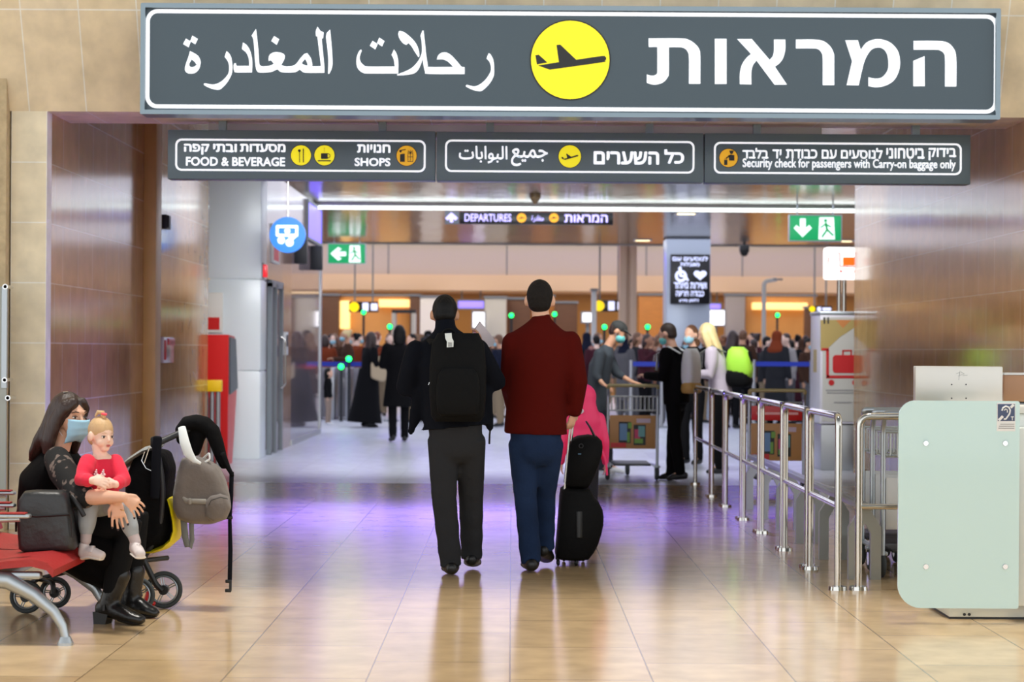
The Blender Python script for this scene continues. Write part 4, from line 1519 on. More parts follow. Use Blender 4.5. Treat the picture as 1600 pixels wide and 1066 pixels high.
def wheel(cpx, bottom_px, rad, yd, red=False):
    """spoked stroller wheel standing on the floor"""
    x = W(cpx, bottom_px, yd).x
    c = Vector((x, yd, rad))
    w = MB().torus(c, rad - 0.012, 0.012, seg=48).build('wheel', M_rubber, t)
    m = MB().torus(c, rad - 0.027, 0.006, seg=40, squash=2.0)
    for k in range(5):
        a = 2 * PI * k / 5 + 0.5
        for da in (-0.09, 0.09):
            m.cyl(c + Vector((math.cos(a + da * 3) * 0.02, 0, math.sin(a + da * 3) * 0.02)), c + Vector((math.cos(a + da) * (rad - 0.03), 0, math.sin(a + da) * (rad - 0.03))), 0.0035, seg=8)
    m.build('rim', M_alu, w)
    MB().cyl(c - Vector((0, 0.025, 0)), c + Vector((0, 0.025, 0)), 0.026).build('hub', M_black, w)
    return c


c1 = wheel(256, 951, 0.1, GD(256, 951))
c2 = wheel(214, 957, 0.095, GD(214, 958))
c3 = wheel(86, 950, 0.085, GD(86, 951))
c4 = wheel(41, 958, 0.088, GD(41, 959))
MB().tube([W(224, 874, c1.y - .05), c1 + Vector((-0.035, -0.04, 0.03)), c1 + Vector((0, -0.04, 0))], 0.016, bend=0.04).build('rear_strut', M_black, t)
MB().tube([W(210, 876, c2.y - .05), c2 + Vector((0, 0.05, 0.05)), c2 + Vector((0, 0.04, 0))], 0.016, bend=0.04).build('rear_strut', M_black, t)
MB().tube([W(60, 905, DB - 0.14), c3 + Vector((0, -0.045, 0.06)), c3 + Vector((0, -0.045, 0))], 0.014, bend=0.03).build('front_strut', M_black, t)
MB().tube([W(60, 905, DB - 0.14), c4 + Vector((0, 0.045, 0.06)), c4 + Vector((0, 0.045, 0))], 0.014, bend=0.03).build('front_strut', M_black, t)
m = MB()
m.chain([(c1.x - 0.075, c1.y - 0.03, 0.10, .012), (c1.x - 0.085, c1.y - 0.03, 0.05, .02), (c1.x - 0.05, c1.y - 0.03, 0.03, .012)], side=(0, 1, 0), seg=10)
m.build('brake_pedal', M_red, t)
MB().chain([(*W(246, 684, DB - .23), .024, .01), (*W(244, 720, DB - .23), .026, .006), (*W(242, 778, DB - .22), .024, .006)], side=(1, 0, 0), seg=8).build('hanging_strap', mat('navy_strap', (12, 15, 24), 0.8, spec=.2), t)
m = MB()
m.tube([W(226, 706, DB - .22), W(221, 720, DB - .22), W(228, 732, DB - .22), W(240, 738, DB - .22)], 0.004, seg=8)
m.tube([W(233, 700, DB - .22), W(228, 715, DB - .22), W(225, 724, DB - .22)], 0.005, seg=8)
m.build('wire_loop', M_chrome, t)

# grey diaper backpack hanging from the handle
DP = DB - 0.14
t = thing('grey_backpack', W(315, 820, DP), 'grey canvas backpack hanging from the stroller handle by white strap', 'backpack')
q = [(284, 716), (300, 712), (322, 716), (342, 728), (352, 748), (358, 772), (361, 795), (354, 812), (330, 820), (300, 819), (280, 812), (271, 795), (271, 770), (277, 740)]
ws = [W(x, y, DP) for x, y in q]
cx = sum(v.x for v in ws) / len(ws)
cz = sum(v.z for v in ws) / len(ws)
m = MB()
m.rings([[(cx + (v.x - cx) * k, DP + yy, cz + (v.z - cz) * k) for v in ws] for yy, k in ((-.10, .70), (-.09, .86), (-.05, .97), (0, 1), (.05, .97), (.09, .86), (.1, .7))])
m.remesh(0.012, 4)
m.build('bag_body', M_greycloth, t)
q = [(322, 782), (330, 774), (345, 771), (357, 775), (360, 795), (353, 811), (335, 816), (323, 808)]
ws = [W(x, y, DP - .07) for x, y in q]
cx = sum(v.x for v in ws) / len(ws)
cz = sum(v.z for v in ws) / len(ws)
m = MB()
m.rings([[(cx + (v.x - cx) * k, DP + yy, cz + (v.z - cz) * k) for v in ws] for yy, k in ((-.13, .75), (-.12, .9), (-.095, 1), (-.03, .9))])
m.build('side_pocket', M_greycloth, t, angle=70)
m = MB()
m.chain([(*W(277, 769, DP - .085), .013, .006), (*W(291, 783, DP - .1), .014, .006), (*W(321, 784, DP - .115), .014, .006)], side=(0, 0, 1), seg=8)
m.build('webbing', M_greylight, t)
MB().box(W(297, 783.5, DP - .115), (0.014, 0.012, 0.032), bevel=0.003).build('buckle', M_greylight, t)
m = MB()
m.chain([(*W(287, 812, DP - .03), .018, .006), (*W(289, 838, DP - .04), .018, .006), (*W(293, 854, DP - .04), .016, .006), (*W(297, 856, DP - .04), .012, .006),
         (*W(300, 845, DP - .04), .013, .006), (*W(299, 815, DP - .04), .014, .006)], side=(1, 0, 0), seg=8)
m.build('shoulder_strap', mat('grey_strap', (120, 122, 118), 0.8), t)
m = MB()
m.tube([W(318, 716, DP - .02), W(327, 708, DP - .05), W(328, 718, DP - .06), W(318, 724, DP - .06)], 0.006, seg=8, bend=0.01)
m.build('grab_loop', M_white, t)
m = MB()
m.tube([W(326, 790, DP - .14), W(330, 782, DP - .14), W(345, 777, DP - .145), W(356, 780, DP - .14)], 0.002, seg=6)
m.build('zip', M_dark, t)
m = MB()
m.chain([(*W(284, 668, DP - .06), .02, .006), (*W(288, 690, DP - .1), .026, .006), (*W(294, 708, DP - .1), .026, .006), (*W(304, 720, DP - .1), .014, .006),
         (*W(313, 724, DP - .1), .008, .005)], side=(1, 0, 0), seg=10)
m.build('white_strap', mat('white_tape', (228, 234, 234), 0.6), t)

# black baby carrier slung over the handle
DC = DB - 0.06
t = thing('baby_carrier', W(320, 655, DC), 'black padded baby carrier with dangling buckle strap slung over the stroller handle', 'carrier')
m = MB()
m.chain([(*W(283, 688, DC), .05, .025), (*W(283, 672, DC), .06, .034), (*W(292, 662, DC), .07, .042), (*W(306, 660, DC), .07, .044), (*W(320, 663, DC), .07, .044),
         (*W(332, 674, DC), .065, .042), (*W(339, 694, DC), .06, .038), (*W(345, 713, DC), .05, .032), (*W(350, 727, DC), .04, .024)], side=(0, 1, 0), seg=16)
m.chain([(*W(302, 662, DC + .03), .05, .05), (*W(308, 682, DC + .03), .05, .05), (*W(304, 704, DC + .03), .05, .035)], side=(0, 1, 0), seg=14)
m.remesh(0.01, 4)
m.build('padded_belt', M_cloth, t)
MB().chain([(*W(348, 712, DC - .03), .03, .02), (*W(356, 730, DC - .03), .022, .014), (*W(363, 743, DC - .03), .014, .01)], side=(0, 1, 0), seg=12).build('belt_end', M_cloth, t)
m = MB()
m.chain([(*W(362, 738, DC - .03), .012, .004), (*W(361, 775, DC - .03), .012, .004), (*W(359, 812, DC - .03), .010, .004), (*W(360, 860, DC - .03), .012, .004),
         (*W(359, 906, DC - .03), .012, .004)], side=(1, 0, 0), seg=8)
m.build('webbing_strap', mat('navy_strap', (12, 15, 24), 0.8, spec=.2), t)
for px, py in ((358.5, 809), (357, 908.5), (356.5, 923)):
    MB().box(W(px, py, DC - .03), (0.034, 0.014, 0.018), bevel=0.004).build('buckle', M_black, t)
MB().box(W(360, 915, DC - .03), (0.014, 0.012, 0.06), bevel=0.003).build('buckle_link', M_black, t)

# ------------------------------------------------------------------ black suitcase with a bag on top
DK = GD(890, 886)
M_case = mat('suitcase_cloth', (6, 6, 7), 0.7, bump=0.2, bscale=60, spec=.2)
t = thing('rolling_suitcase', W(898, 886, DK), 'tall black soft suitcase on wheels trailing behind the man in red sweater', 'suitcase')


def slab(mb, outline, D, half, k_edge=0.93, rounds=0.035):
    ws = [W(x, y, D) for x, y in outline]
    cx = sum(v.x for v in ws) / len(ws)
    cz = sum(v.z for v in ws) / len(ws)
    mb.rings([[(cx + (v.x - cx) * k, D + yy, cz + (v.z - cz) * k) for v in ws] for yy, k in
              ((-half, k_edge - .06), (-half + rounds * .3, k_edge), (-half + rounds, 1), (half - rounds, 1), (half - rounds * .3, k_edge), (half, k_edge - .06))])


m = MB()
slab(m, [(876.5, 764), (874.5, 778), (873, 800), (870, 840), (867.5, 866), (869, 870), (880, 872), (905, 873), (918, 871), (926, 861), (933, 848), (938, 832), (941, 818), (941.5, 806), (940, 794), (935, 784), (928, 776), (923, 767), (920, 762.5), (900, 761.5), (882, 761.5)], DK + 0.2, 0.19, .96)
m.build('case_body', M_case, t, angle=60)
for (px, dy) in ((872, 0.05), (881, 0.33), (900, 0.05), (911, 0.33)):
    c = W(px, 880, DK + dy)
    c.z = 0.024
    MB().torus(c, 0.016, 0.008, axis=(1, 0.3, 0), seg=20, sseg=8).cyl(c - Vector((0.01, 0, 0)), c + Vector((0.01, 0, 0)), 0.012, seg=12).build('caster', M_black, t)
    MB().box(c + Vector((0, 0, 0.035)), (0.035, 0.035, 0.035), bevel=0.006).build('caster_fork', M_dark, t)
for px, k in ((888.5, 0.06), (892.5, 0.18)):
    MB().cyl(W(px - 7, 775, DK + k), W(px + 4.5, 644, DK + k), 0.007, seg=10).build('pull_rod', M_steel, t)
g0, g1 = W(893, 643, DK + 0.05), W(897, 643, DK + 0.19)
MB().cyl(g0, g1, 0.013, seg=12).build('pull_grip', M_black, t)
MB().chain([(*W(905, 800, DK + 0.005), .02, .006), (*W(905, 840, DK), .02, .006)], side=(1, 0, 0), seg=8).build('side_handle', M_black, t)

t = thing('black_travel_bag', W(905, 760, DK), 'black travel bag strapped on top of the tall rolling suitcase', 'bag')
m = MB()
slab(m, [(893, 687), (889, 694), (886.5, 704), (884, 730), (881.5, 755), (884, 760), (900, 761), (918, 760.5), (923, 753), (930, 737), (936, 722), (939.5, 708), (940.5, 697), (939, 688), (933, 682), (920, 680), (903, 682)], DK + 0.2, 0.16, .96)
m.build('bag_body', M_case, t, angle=60)
MB().chain([(*W(916, 659, DK + .15), .012, .006), (*W(922, 668, DK + .15), .012, .007), (*W(930, 684, DK + .15), .014, .008)], side=(0, 1, 0), seg=8).build('carry_strap', M_black, t)
MB().torus(W(908, 697, DK + .035), 0.013, 0.003, axis=(0, 1, 0), seg=20, sseg=6).build('ring', M_dark, t)
MB().box(W(905.5, 709.5, DK + .036), (0.02, 0.004, 0.008)).build('label_tab', mat('tab_blue', (70, 110, 140), 0.5), t)

# ------------------------------------------------------------------ far check-in hall
x0, x1 = W(968, 450, 46).x, W(995, 450, 46).x
m = MB().bb(x0, x0 + 0.16, 46, 46.4, 0, 7.2, bevel=0.01).bb(x1 - 0.16, x1, 46, 46.4, 0, 7.2, bevel=0.01).bb(x0 + 0.1, x1 - 0.1, 46.1, 46.3, 0, 7.2)
structure('pillar_beige', m, mat('pillar_beige', (206, 180, 156), 0.5))
SX0, SX1 = W(1041, 450, 41).x, W(1110, 450, 41).x
structure('pillar_metal', MB().bb(SX0, SX1, 41, 41.9, 0, HC, bevel=0.02), mat('pillar_metal', (186, 196, 210), 0.3, metal=0.15))

D = 40.8
X0, X1, Z0, Z1 = sign_rect(1047.5, 397.5, 1109.5, 475, D)
t = thing('information_screen', ((X0 + X1) / 2, D, Z0), 'black portrait screen with white wheelchair and heart symbols on the metal pillar', 'screen')
MB().bb(X0, X1, D, D + 0.12, Z0, Z1, bevel=0.01).build('case', M_ledbox, t)
MB().bb((X0 + X1) / 2 - 0.15, (X0 + X1) / 2 + 0.15, D + 0.1, D + 0.2, Z0 + 0.3, Z1 - 0.3).build('wall_mount', M_grey, t)
M_scr = mat('screen_white', (220, 225, 255), 0.5, emit=(216, 222, 255), es=1.1)
lettering(t, [(rev('לנוסעים עם'), (1051, 400.5, 1106, 407.5), 0.02), (rev('מוגבלות'), (1063, 409.5, 1093, 416), 0.02), (rev('ושירות מיוחד'), (1053, 441.5, 1104, 451), 0.02),
              (rev('כבודה חריגה'), (1056, 455, 1100, 463), 0.02), (rev('דלפק מידע'), (1061, 467, 1092, 473), 0.02)], D - 0.002, M_scr)
m = MB()
disc(m, 1062.5, 419.5, 2.6, D - 0.006, seg=16)
m.torus(W(1064, 431.5, D - 0.006), 7.2 / F_PX * D, 2.0 / F_PX * D, seg=30, sseg=8, squash=.2)
wstrip(m, (1062.5, 421), (1063.5, 432), 3.4, D - 0.008)
wstrip(m, (1063, 431), (1072, 432), 3, D - 0.008)
wstrip(m, (1071, 431), (1075, 439), 3, D - 0.008)
m.build('wheelchair_symbol', M_scr, t, flat=True)
m = MB()
hp = []
for k in range(40):
    a = 2 * PI * k / 40
    hp.append((1094 + 10 * (math.sin(a) ** 3), 430.5 - 8.6 * (0.8125 * math.cos(a) - 0.3125 * math.cos(2 * a) - 0.125 * math.cos(3 * a) - 0.0625 * math.cos(4 * a)) - 1))
poly_px(m, hp, D - 0.006)
m.build('heart_symbol', M_scr, t, flat=True)

M_gold2 = mat('golden_panel', (200, 142, 72), 0.5, vary=0.15, scale=2)
M_goldlamp = mat('warm_light_box', (255, 214, 140), 0.5, emit=(255, 206, 124), es=1.25)
M_scrw = mat('white_screen', (250, 250, 255), 0.4, emit=(250, 250, 255), es=1.5)
M_violet2 = mat('violet_lamp', (150, 130, 255), 0.4, emit=(150, 130, 255), es=1.0)
DA = 57.0


def far_box(name, x0, x1, y0, y1, mt, label, cat, D=DA, depth=0.3, floor=False, frame=None, group=None, hang=None, stand=False):
    X0, X1, Z0, Z1 = sign_rect(x0, y0, x1, y1, D)
    if floor:
        Z0 = 0
    t = thing(name, ((X0 + X1) / 2, D, Z0), label, cat, group)
    MB().bb(X0, X1, D, D + depth, Z0, Z1, bevel=0.02).build('panel', mt, t)
    if hang:
        for xx in (X0 + .1, X1 - .1):
            MB().bb(xx - .02, xx + .02, D + .1, D + .15, Z1 - .01, hang).build('hanger', M_grey, t)
    if stand:
        MB().bb((X0 + X1) / 2 - .05, (X0 + X1) / 2 + .05, D + .1, D + .2, .03, Z0 + .01).bb((X0 + X1) / 2 - .25, (X0 + X1) / 2 + .25, D - .05, D + .35, 0, .03).build('stand', M_grey, t)
    if frame:
        MB().ringplate(rrect(X0 - .04, X1 + .04, Z0 - .04 * (0 if floor else 1), Z1 + .04, 0.01), rrect(X0, X1, Z0, Z1, 0.01), (0, D + depth / 2, 0), UX, UZ, depth + 0.04).build('frame', frame, t)
    elif floor:
        MB().bb(X0 - .03, X1 + .03, D - 0.03, D + depth + .03, Z1, Z1 + 0.06).build('cap', M_grey, t)
    return t


far_box('counter_wall', 500, 529, 462, 600, M_wood2, 'dark wood counter wall at the far left of the hall', 'wall panel', floor=True, group='counter walls in the far hall')
far_box('counter_wall', 530, 640, 463, 600, M_gold2, 'golden lit counter wall left of the dark haired man with backpack', 'wall panel', floor=True, D=57.4, group='counter walls in the far hall')
far_box('light_box', 531, 546, 470, 514, M_goldlamp, 'upright glowing warm light box at the left end of the golden wall', 'light', D=57.1)
far_box('light_box', 592, 640, 468, 480, M_goldlamp, 'wide glowing warm light box right of the small yellow black sign', 'light', D=57.1)
far_box('counter_wall', 640, 656, 463, 600, M_wood2, 'narrow dark wood panel right of the golden lit wall', 'wall panel', floor=True, group='counter walls in the far hall')
far_box('partition_panel', 656, 690, 465, 600, M_offwhite, 'off white partition panel beside the head of the man with backpack', 'panel', floor=True)
far_box('violet_display', 716, 756, 470.5, 481.5, M_violet2, 'violet lit display strip right of the backpack man head', 'display', frame=M_grey, D=58.0, hang=3.1)
far_box('bright_screen', 739, 757, 488, 512, M_scrw, 'bright white screen just right of the backpack man', 'screen', frame=M_grey, D=56, stand=True)
far_box('partition_panel', 757, 791, 466, 600, mat('pale_grey', (186, 184, 172), 0.5), 'pale grey partition panel between the two walking men', 'panel', floor=True, D=56.5)
far_box('counter_wall', 792, 829, 468, 600, M_wood2, 'dark brown counter wall left of the head of the man in red', 'wall panel', floor=True, group='counter walls in the far hall')
far_box('counter_wall', 866, 902, 474, 600, M_wood2, 'dark brown counter wall right of the head of the man in red', 'wall panel', floor=True, group='counter walls in the far hall')
far_box('counter_wall', 829, 866, 464, 600, M_wood, 'honey wood counter wall behind the head of the man in red', 'wall panel', floor=True, D=57.5, group='counter walls in the far hall')
far_box('bright_screen', 910, 927, 489, 503, M_scrw, 'bright white screen left of the white post sign with yellow disc', 'screen', frame=M_grey, D=55, stand=True)
far_box('counter_wall', 998, 1040, 462, 600, M_wood, 'honey wood counter wall between the beige pillar and the metal pillar', 'wall panel', floor=True, group='counter walls in the far hall')
far_box('violet_display', 1106, 1126, 475, 483, M_violet2, 'small violet display strip at the right of the metal pillar', 'display', frame=M_grey, D=58.0, hang=3.1)
far_box('bright_screen', 1105, 1132, 485, 508, M_scrw, 'large bright white screen right of the metal pillar', 'screen', frame=M_grey, D=56, stand=True)
far_box('partition_panel', 1133, 1164, 462, 600, mat('mid_grey', (150, 142, 136), 0.5), 'mid grey partition panel right of the bright white screen', 'panel', floor=True)
far_box('counter_wall', 1165, 1275, 463, 600, M_gold2, 'golden lit counter wall at the far right behind the hooked lamp post', 'wall panel', floor=True, D=57.4, group='counter walls in the far hall')
far_box('light_box', 1176, 1262, 473, 484, M_goldlamp, 'wide glowing warm light box at the far right behind the hooked lamp post', 'light', D=57.1)
far_box('wood_screen', 1258, 1270, 482, 520, M_wood2, 'small dark wood cabinet at the left edge of the kiosk', 'cabinet', D=55, floor=True)

# hanging yellow and white gate signs
D = 52


def gate_sign(x0, x1, y0, y1, label, D):
    X0, X1, Z0, Z1 = sign_rect(x0, y0, x1, y1, D)
    t = thing('gate_sign', ((X0 + X1) / 2, D, Z0), label, 'sign', 'gate signs in the far hall')
    MB().bb(X0, X1, D, D + 0.12, Z0, Z1, bevel=0.01).build('case', M_ledbox, t)
    for xx in (X0 + 0.15, X1 - 0.15):
        MB().bb(xx - 0.02, xx + 0.02, D + 0.04, D + 0.08, Z1, 7.2 if D > 44 else HC).build('hanger', M_grey, t)
    h = y1 - y0
    m = MB()
    disc(m, x0 + h * .5, (y0 + y1) / 2, h * .46, D - 0.006)
    m.build('yellow_disc', mat('lit_yellow', (255, 226, 0), 0.4, emit=(255, 220, 0), es=0.8), t)
    m = MB()
    poly_px(m, [(x0 + h * 1.3, y0 + 2), (x0 + h * 1.85, y0 + 2), (x0 + h * 1.85, y1 - 2), (x0 + h * 1.3, y1 - 2)], D - 0.006)
    poly_px(m, [(x0 + h * 2.1, y0 + 3), (x1 - 1.5, y0 + 3), (x1 - 1.5, y1 - 3), (x0 + h * 2.1, y1 - 3)], D - 0.006)
    m.build('white_fields', M_scr, t, flat=True)
    return t


gate_sign(545, 591, 471.5, 488, 'black hanging sign with yellow disc above the crowd at left', 52)
gate_sign(1264, 1300, 478, 488, 'black hanging sign with yellow disc behind the kiosk top', 52)
gate_sign(927, 976, 469, 487, 'black hanging sign with yellow disc left of the beige pillar', 47)
far_box('white_post', 924, 932, 455, 600, mat('white_post', (206, 216, 220), 0.4), 'white post carrying the yellow disc sign left of the beige pillar', 'post', D=46.8, depth=0.15, floor=True)

# glowing violet band added out of view, to tint floor and rails
t = thing('added_violet_band', (0, 57.9, 4.6), 'long unseen violet glow band added high on the far hall wall', 'light')
MB().bb(-15, 15, 57.86, 58.0, 4.62, 5.9, bevel=0.01).build('diffuser', mat('violet_band', (130, 100, 255), 0.5, emit=(96, 60, 255), es=2.6), t)
MB().ringplate(rrect(-15.05, 15.05, 4.57, 5.95, 0.02), rrect(-15, 15, 4.62, 5.9, 0.02), (0, 57.93, 0), UX, UZ, 0.16).build('frame', M_grey, t)

# hooked lamp post
D = 45
p = W(1193, 560, D)
q = W(1193, 440, D)
t = thing('hooked_lamp_post', (p.x, D, 0), 'thin pale lamp post with hooked top in front of the golden wall at right', 'lamp post')
MB().tube([(p.x, D, 0), (p.x, D, q.z), (p.x + 0.28, D, q.z + 0.05)], 0.05, bend=0.1).build('post', mat('pale_post', (196, 196, 190), 0.4), t)
MB().cyl((p.x, D, 0), (p.x, D, 0.04), 0.15).build('base', M_grey, t)
MB().bb(p.x + 0.2, p.x + 0.42, D - 0.05, D + 0.05, q.z + 0.03, q.z + 0.07, bevel=0.01).build('lamp_head', M_grey, t)

# walk-through detector frame
D = 50
a, b = W(612, 489, D), W(649, 484, D)
t = thing('detector_arch', ((a.x + b.x) / 2, D, 0), 'dark walk-through security arch above the crowd at left', 'security arch')
MB().bb(a.x, b.x, D, D + 0.5, a.z, b.z, bevel=0.01).build('lintel', M_dark, t)
for x in (a.x + 0.05, b.x - 0.05):
    MB().bb(x - 0.05, x + 0.05, D, D + 0.5, 0, a.z, bevel=0.01).build('side_panel', mat('pale_post', (196, 196, 190), 0.4), t)

# green and red gate lamps on slim posts
M_green = mat('green_lamp', (60, 255, 150), 0.4, emit=(10, 240, 90), es=5.0)
M_redl = mat('pink_lamp', (255, 70, 120), 0.4, emit=(255, 30, 80), es=5.0)
lamps = [(568, 488, 50, 'g', 'green gate lamp under the yellow black sign at left'), (609, 510.5, 44, 'g', 'green gate lamp left of the backpack man shoulder'),
         (799, 493, 47, 'g', 'green gate lamp between the heads of the two walking men'), (866.5, 491, 47, 'g', 'green gate lamp touching the neck of the man in red'),
         (944.5, 511, 45, 'g', 'green gate lamp left of the man in dark cap'), (1012, 511, 45, 'g', 'green gate lamp right of the man in dark cap'),
         (1215, 492.5, 51, 'g', 'green gate lamp on the golden wall right of the hooked post'), (533, 573, 38, 'g', 'low green gate lamp on the glass gate under the blue belt'),
         (545, 561, 38.2, 'g', 'green gate lamp just above the blue belt'), (480, 573, 38, 'r', 'pink red gate lamp on the glass gate under the blue belt')]
for px, py, D, c, lab in lamps:
    p = W(px, py, D)
    t = thing('gate_lamp', (p.x, D, 0), lab, 'lamp', 'gate signal lamps')
    MB().ell(p, (0.055, 0.035, 0.055), seg=16, rings=10).build('lens', M_green if c == 'g' else M_redl, t)
    MB().cyl((p.x, D + 0.06, 0), (p.x, D + 0.06, p.z - 0.02), 0.03, seg=10).box((p.x, D + 0.05, p.z), (0.13, 0.06, 0.13), bevel=0.02).build('post', M_dark, t)

# blue belt barriers
M_belt = mat('blue_belt', (16, 46, 160), 0.5)
DB_ = 38.4
for xa, xb, D, lab in ((436, 612, 38.4, 'long blue belt barrier in front of the crowd at left'), (986, 1034, 36, 'short blue belt barrier behind the man in dark cap'),
                       (1178, 1268, 34.5, 'blue belt barrier behind the lime backpack')):
    a, b = W(xa, 565, D), W(xb, 572, D)
    z1, z0 = W((xa + xb) / 2, 565.5, D).z, W((xa + xb) / 2, 572.5, D).z
    t = thing('belt_barrier', ((a.x + b.x) / 2, D, 0), lab, 'barrier', 'blue belt barriers')
    MB().bb(a.x, b.x, D - 0.004, D + 0.004, z0, z1).build('belt', M_belt, t)
    for x in (a.x, b.x):
        MB().cyl((x, D, 0.015), (x, D, z1 + 0.03), 0.032, seg=14).build('post', M_brush, t)
        MB().cyl((x, D, 0), (x, D, 0.02), 0.16, 0.15, seg=24).build('base', M_grey, t)
# glass gates under the belt
M_gate = mat('gate_glass', (128, 124, 128), 0.2)
gl = ['leftmost glass gate panel seen past the glass shop front', 'glass gate panel under the pink red lamp', 'glass gate panel behind the small dark haired child',
      'glass gate panel under the low green lamp', 'glass gate panel left of the woman in long black skirt']
for i, (xa, xb) in enumerate(((442, 470), (474, 498), (502, 524), (528, 548), (552, 580))):
    D = 39.0
    a, b = W(xa, 600, D), W(xb, 600, D)
    t = thing('glass_gate', ((a.x + b.x) / 2, D, 0), gl[i], 'gate', 'glass gates under the blue belt')
    MB().bb(a.x, b.x - 0.1, D, D + 0.03, 0.05, 1.02, bevel=0.01).build('pane', M_gate, t)
    MB().bb(b.x - 0.1, b.x - 0.01, D - 0.1, D + 1.0, 0, 1.02, bevel=0.02).build('cabinet', M_brush, t)
# dark suitcase standing near the gates
D = 36.5
t = thing('dark_suitcase', G(458, 655), 'dark slanted suitcase seen behind the shop front glass', 'suitcase')
a = W(458, 640, D)
t.location = (a.x, D, 0)
WM[t.name] = Matrix.Translation(t.location)
MB().box((a.x, D, 0.32), (0.38, 0.25, 0.55), rot=Matrix.Rotation(0.35, 4, 'Y'), bevel=0.04).build('case_body', M_case, t)
MB().tube([(a.x - 0.15, D, 0.5), (a.x - 0.05, D, 0.75), (a.x + 0.1, D, 0.78), (a.x + 0.12, D, 0.5)], 0.012, bend=0.03).build('handle', M_steel, t)
for s in (-0.1, 0.14):
    MB().torus((a.x + s, D, 0.035), 0.024, 0.011, axis=(1, 0, 0), seg=16, sseg=8).build('wheel', M_black, t)

# ------------------------------------------------------------------ people
SKIN = [mat('skin_light', (226, 178, 150), 0.5, vary=0.06, scale=20), mat('skin_tan', (196, 146, 114), 0.5, vary=0.06, scale=20), mat('skin_brown', (150, 104, 78), 0.5, vary=0.06, scale=20),
        mat('skin_pale', (240, 204, 184), 0.5, vary=0.05, scale=20)]
M_mask = mat('mask_blue', (158, 212, 228), 0.7, bump=0.5, bscale=5, stretch=(1, 1, 26))
M_teal = mat('mask_teal', (110, 206, 200), 0.7)
M_eye = mat('eye_white', (232, 228, 224), 0.25)
M_iris = mat('iris_brown', (46, 28, 20), 0.2)
M_lip = mat('lip', (196, 108, 100), 0.45)
M_brow = mat('eyebrow', (70, 46, 34), 0.8)
HAIR = [mat('hair_black', (9, 8, 8), 0.55, spec=.25, bump=0.5, bscale=40, stretch=(1, 1, .15)), mat('hair_darkbrown', (46, 28, 22), 0.42, vary=0.3, scale=30, bump=0.5, bscale=40, stretch=(1, 1, .12)),
        mat('hair_brown', (104, 70, 46), 0.5, vary=0.3, scale=30), mat('hair_blonde', (220, 196, 140), 0.45, vary=0.25, scale=30, bump=0.5, bscale=40, stretch=(1, 1, .12)),
        mat('hair_grey', (150, 146, 142), 0.6), mat('hair_auburn', (120, 58, 30), 0.5, vary=0.2, scale=30)]


def V(*a):
    return Vector(a)


def frame(f, u):
    f = f.normalized()
    r = f.cross(u).normalized()
    u = r.cross(f).normalized()
    return r, f, u


def rotm(r, f, u):
    return Matrix(((r.x, f.x, u.x), (r.y, f.y, u.y), (r.z, f.z, u.z))).to_4x4()


def head_shape(mb, c, f, u, k, child=False):
    r, f, u = frame(f, u)
    R = rotm(r, f, u)
    P = lambda a, b, h: c + (r * a + f * b + u * h) * k
    mb.ell(P(0, -0.004, 0.012), (0.075 * k, 0.094 * k, 0.098 * k), R)
    if child:
        mb.chain([(*P(0, 0.030, -0.02), .064 * k, .056 * k), (*P(0, 0.046, -0.062), .050 * k, .044 * k), (*P(0, 0.052, -0.086), .032 * k, .030 * k)], side=r, seg=16)
        for s in (-1, 1):
            mb.ell(P(s * .031, .047, -.048), (.032 * k, .034 * k, .034 * k), R)
            mb.ell(P(s * .081, -.006, -.014), (.013 * k, .025 * k, .035 * k), R, seg=14, rings=8)
        mb.chain([(*P(0, .084, -.008), .010 * k), (*P(0, .094, -.034), .0125 * k)], side=r, seg=12)
        return r, f, u, P, R
    j = 0.85 if child else 1.0
    mb.chain([(*P(0, 0.035, -0.02), .062 * k, .056 * k), (*P(0, 0.052, -0.065), .050 * k, .045 * k), (*P(0, 0.064, -0.095 * j), .030 * k, .026 * k)], side=r, seg=16)
    for s in (-1, 1):
        mb.ell(P(s * .036, .062, -.032), (.026 * k, .026 * k, .026 * k), R)
        mb.ell(P(s * .081, -.006, -.012), (.013 * k, .024 * k, .034 * k), R, seg=14, rings=8)
    mb.ell(P(0, .083, .026), (.046 * k, .016 * k, .013 * k), R)
    n = 0.8 if child else 1.0
    mb.chain([(*P(0, .088, .010), .009 * k), (*P(0, .100, -.014), .011 * k), (*P(0, .090 + .018 * n, -.034), .0145 * k)], side=r, seg=10)
    mb.ell(P(0, .096, -.068), (.022 * k, .010 * k, .008 * k), R)
    return r, f, u, P, R


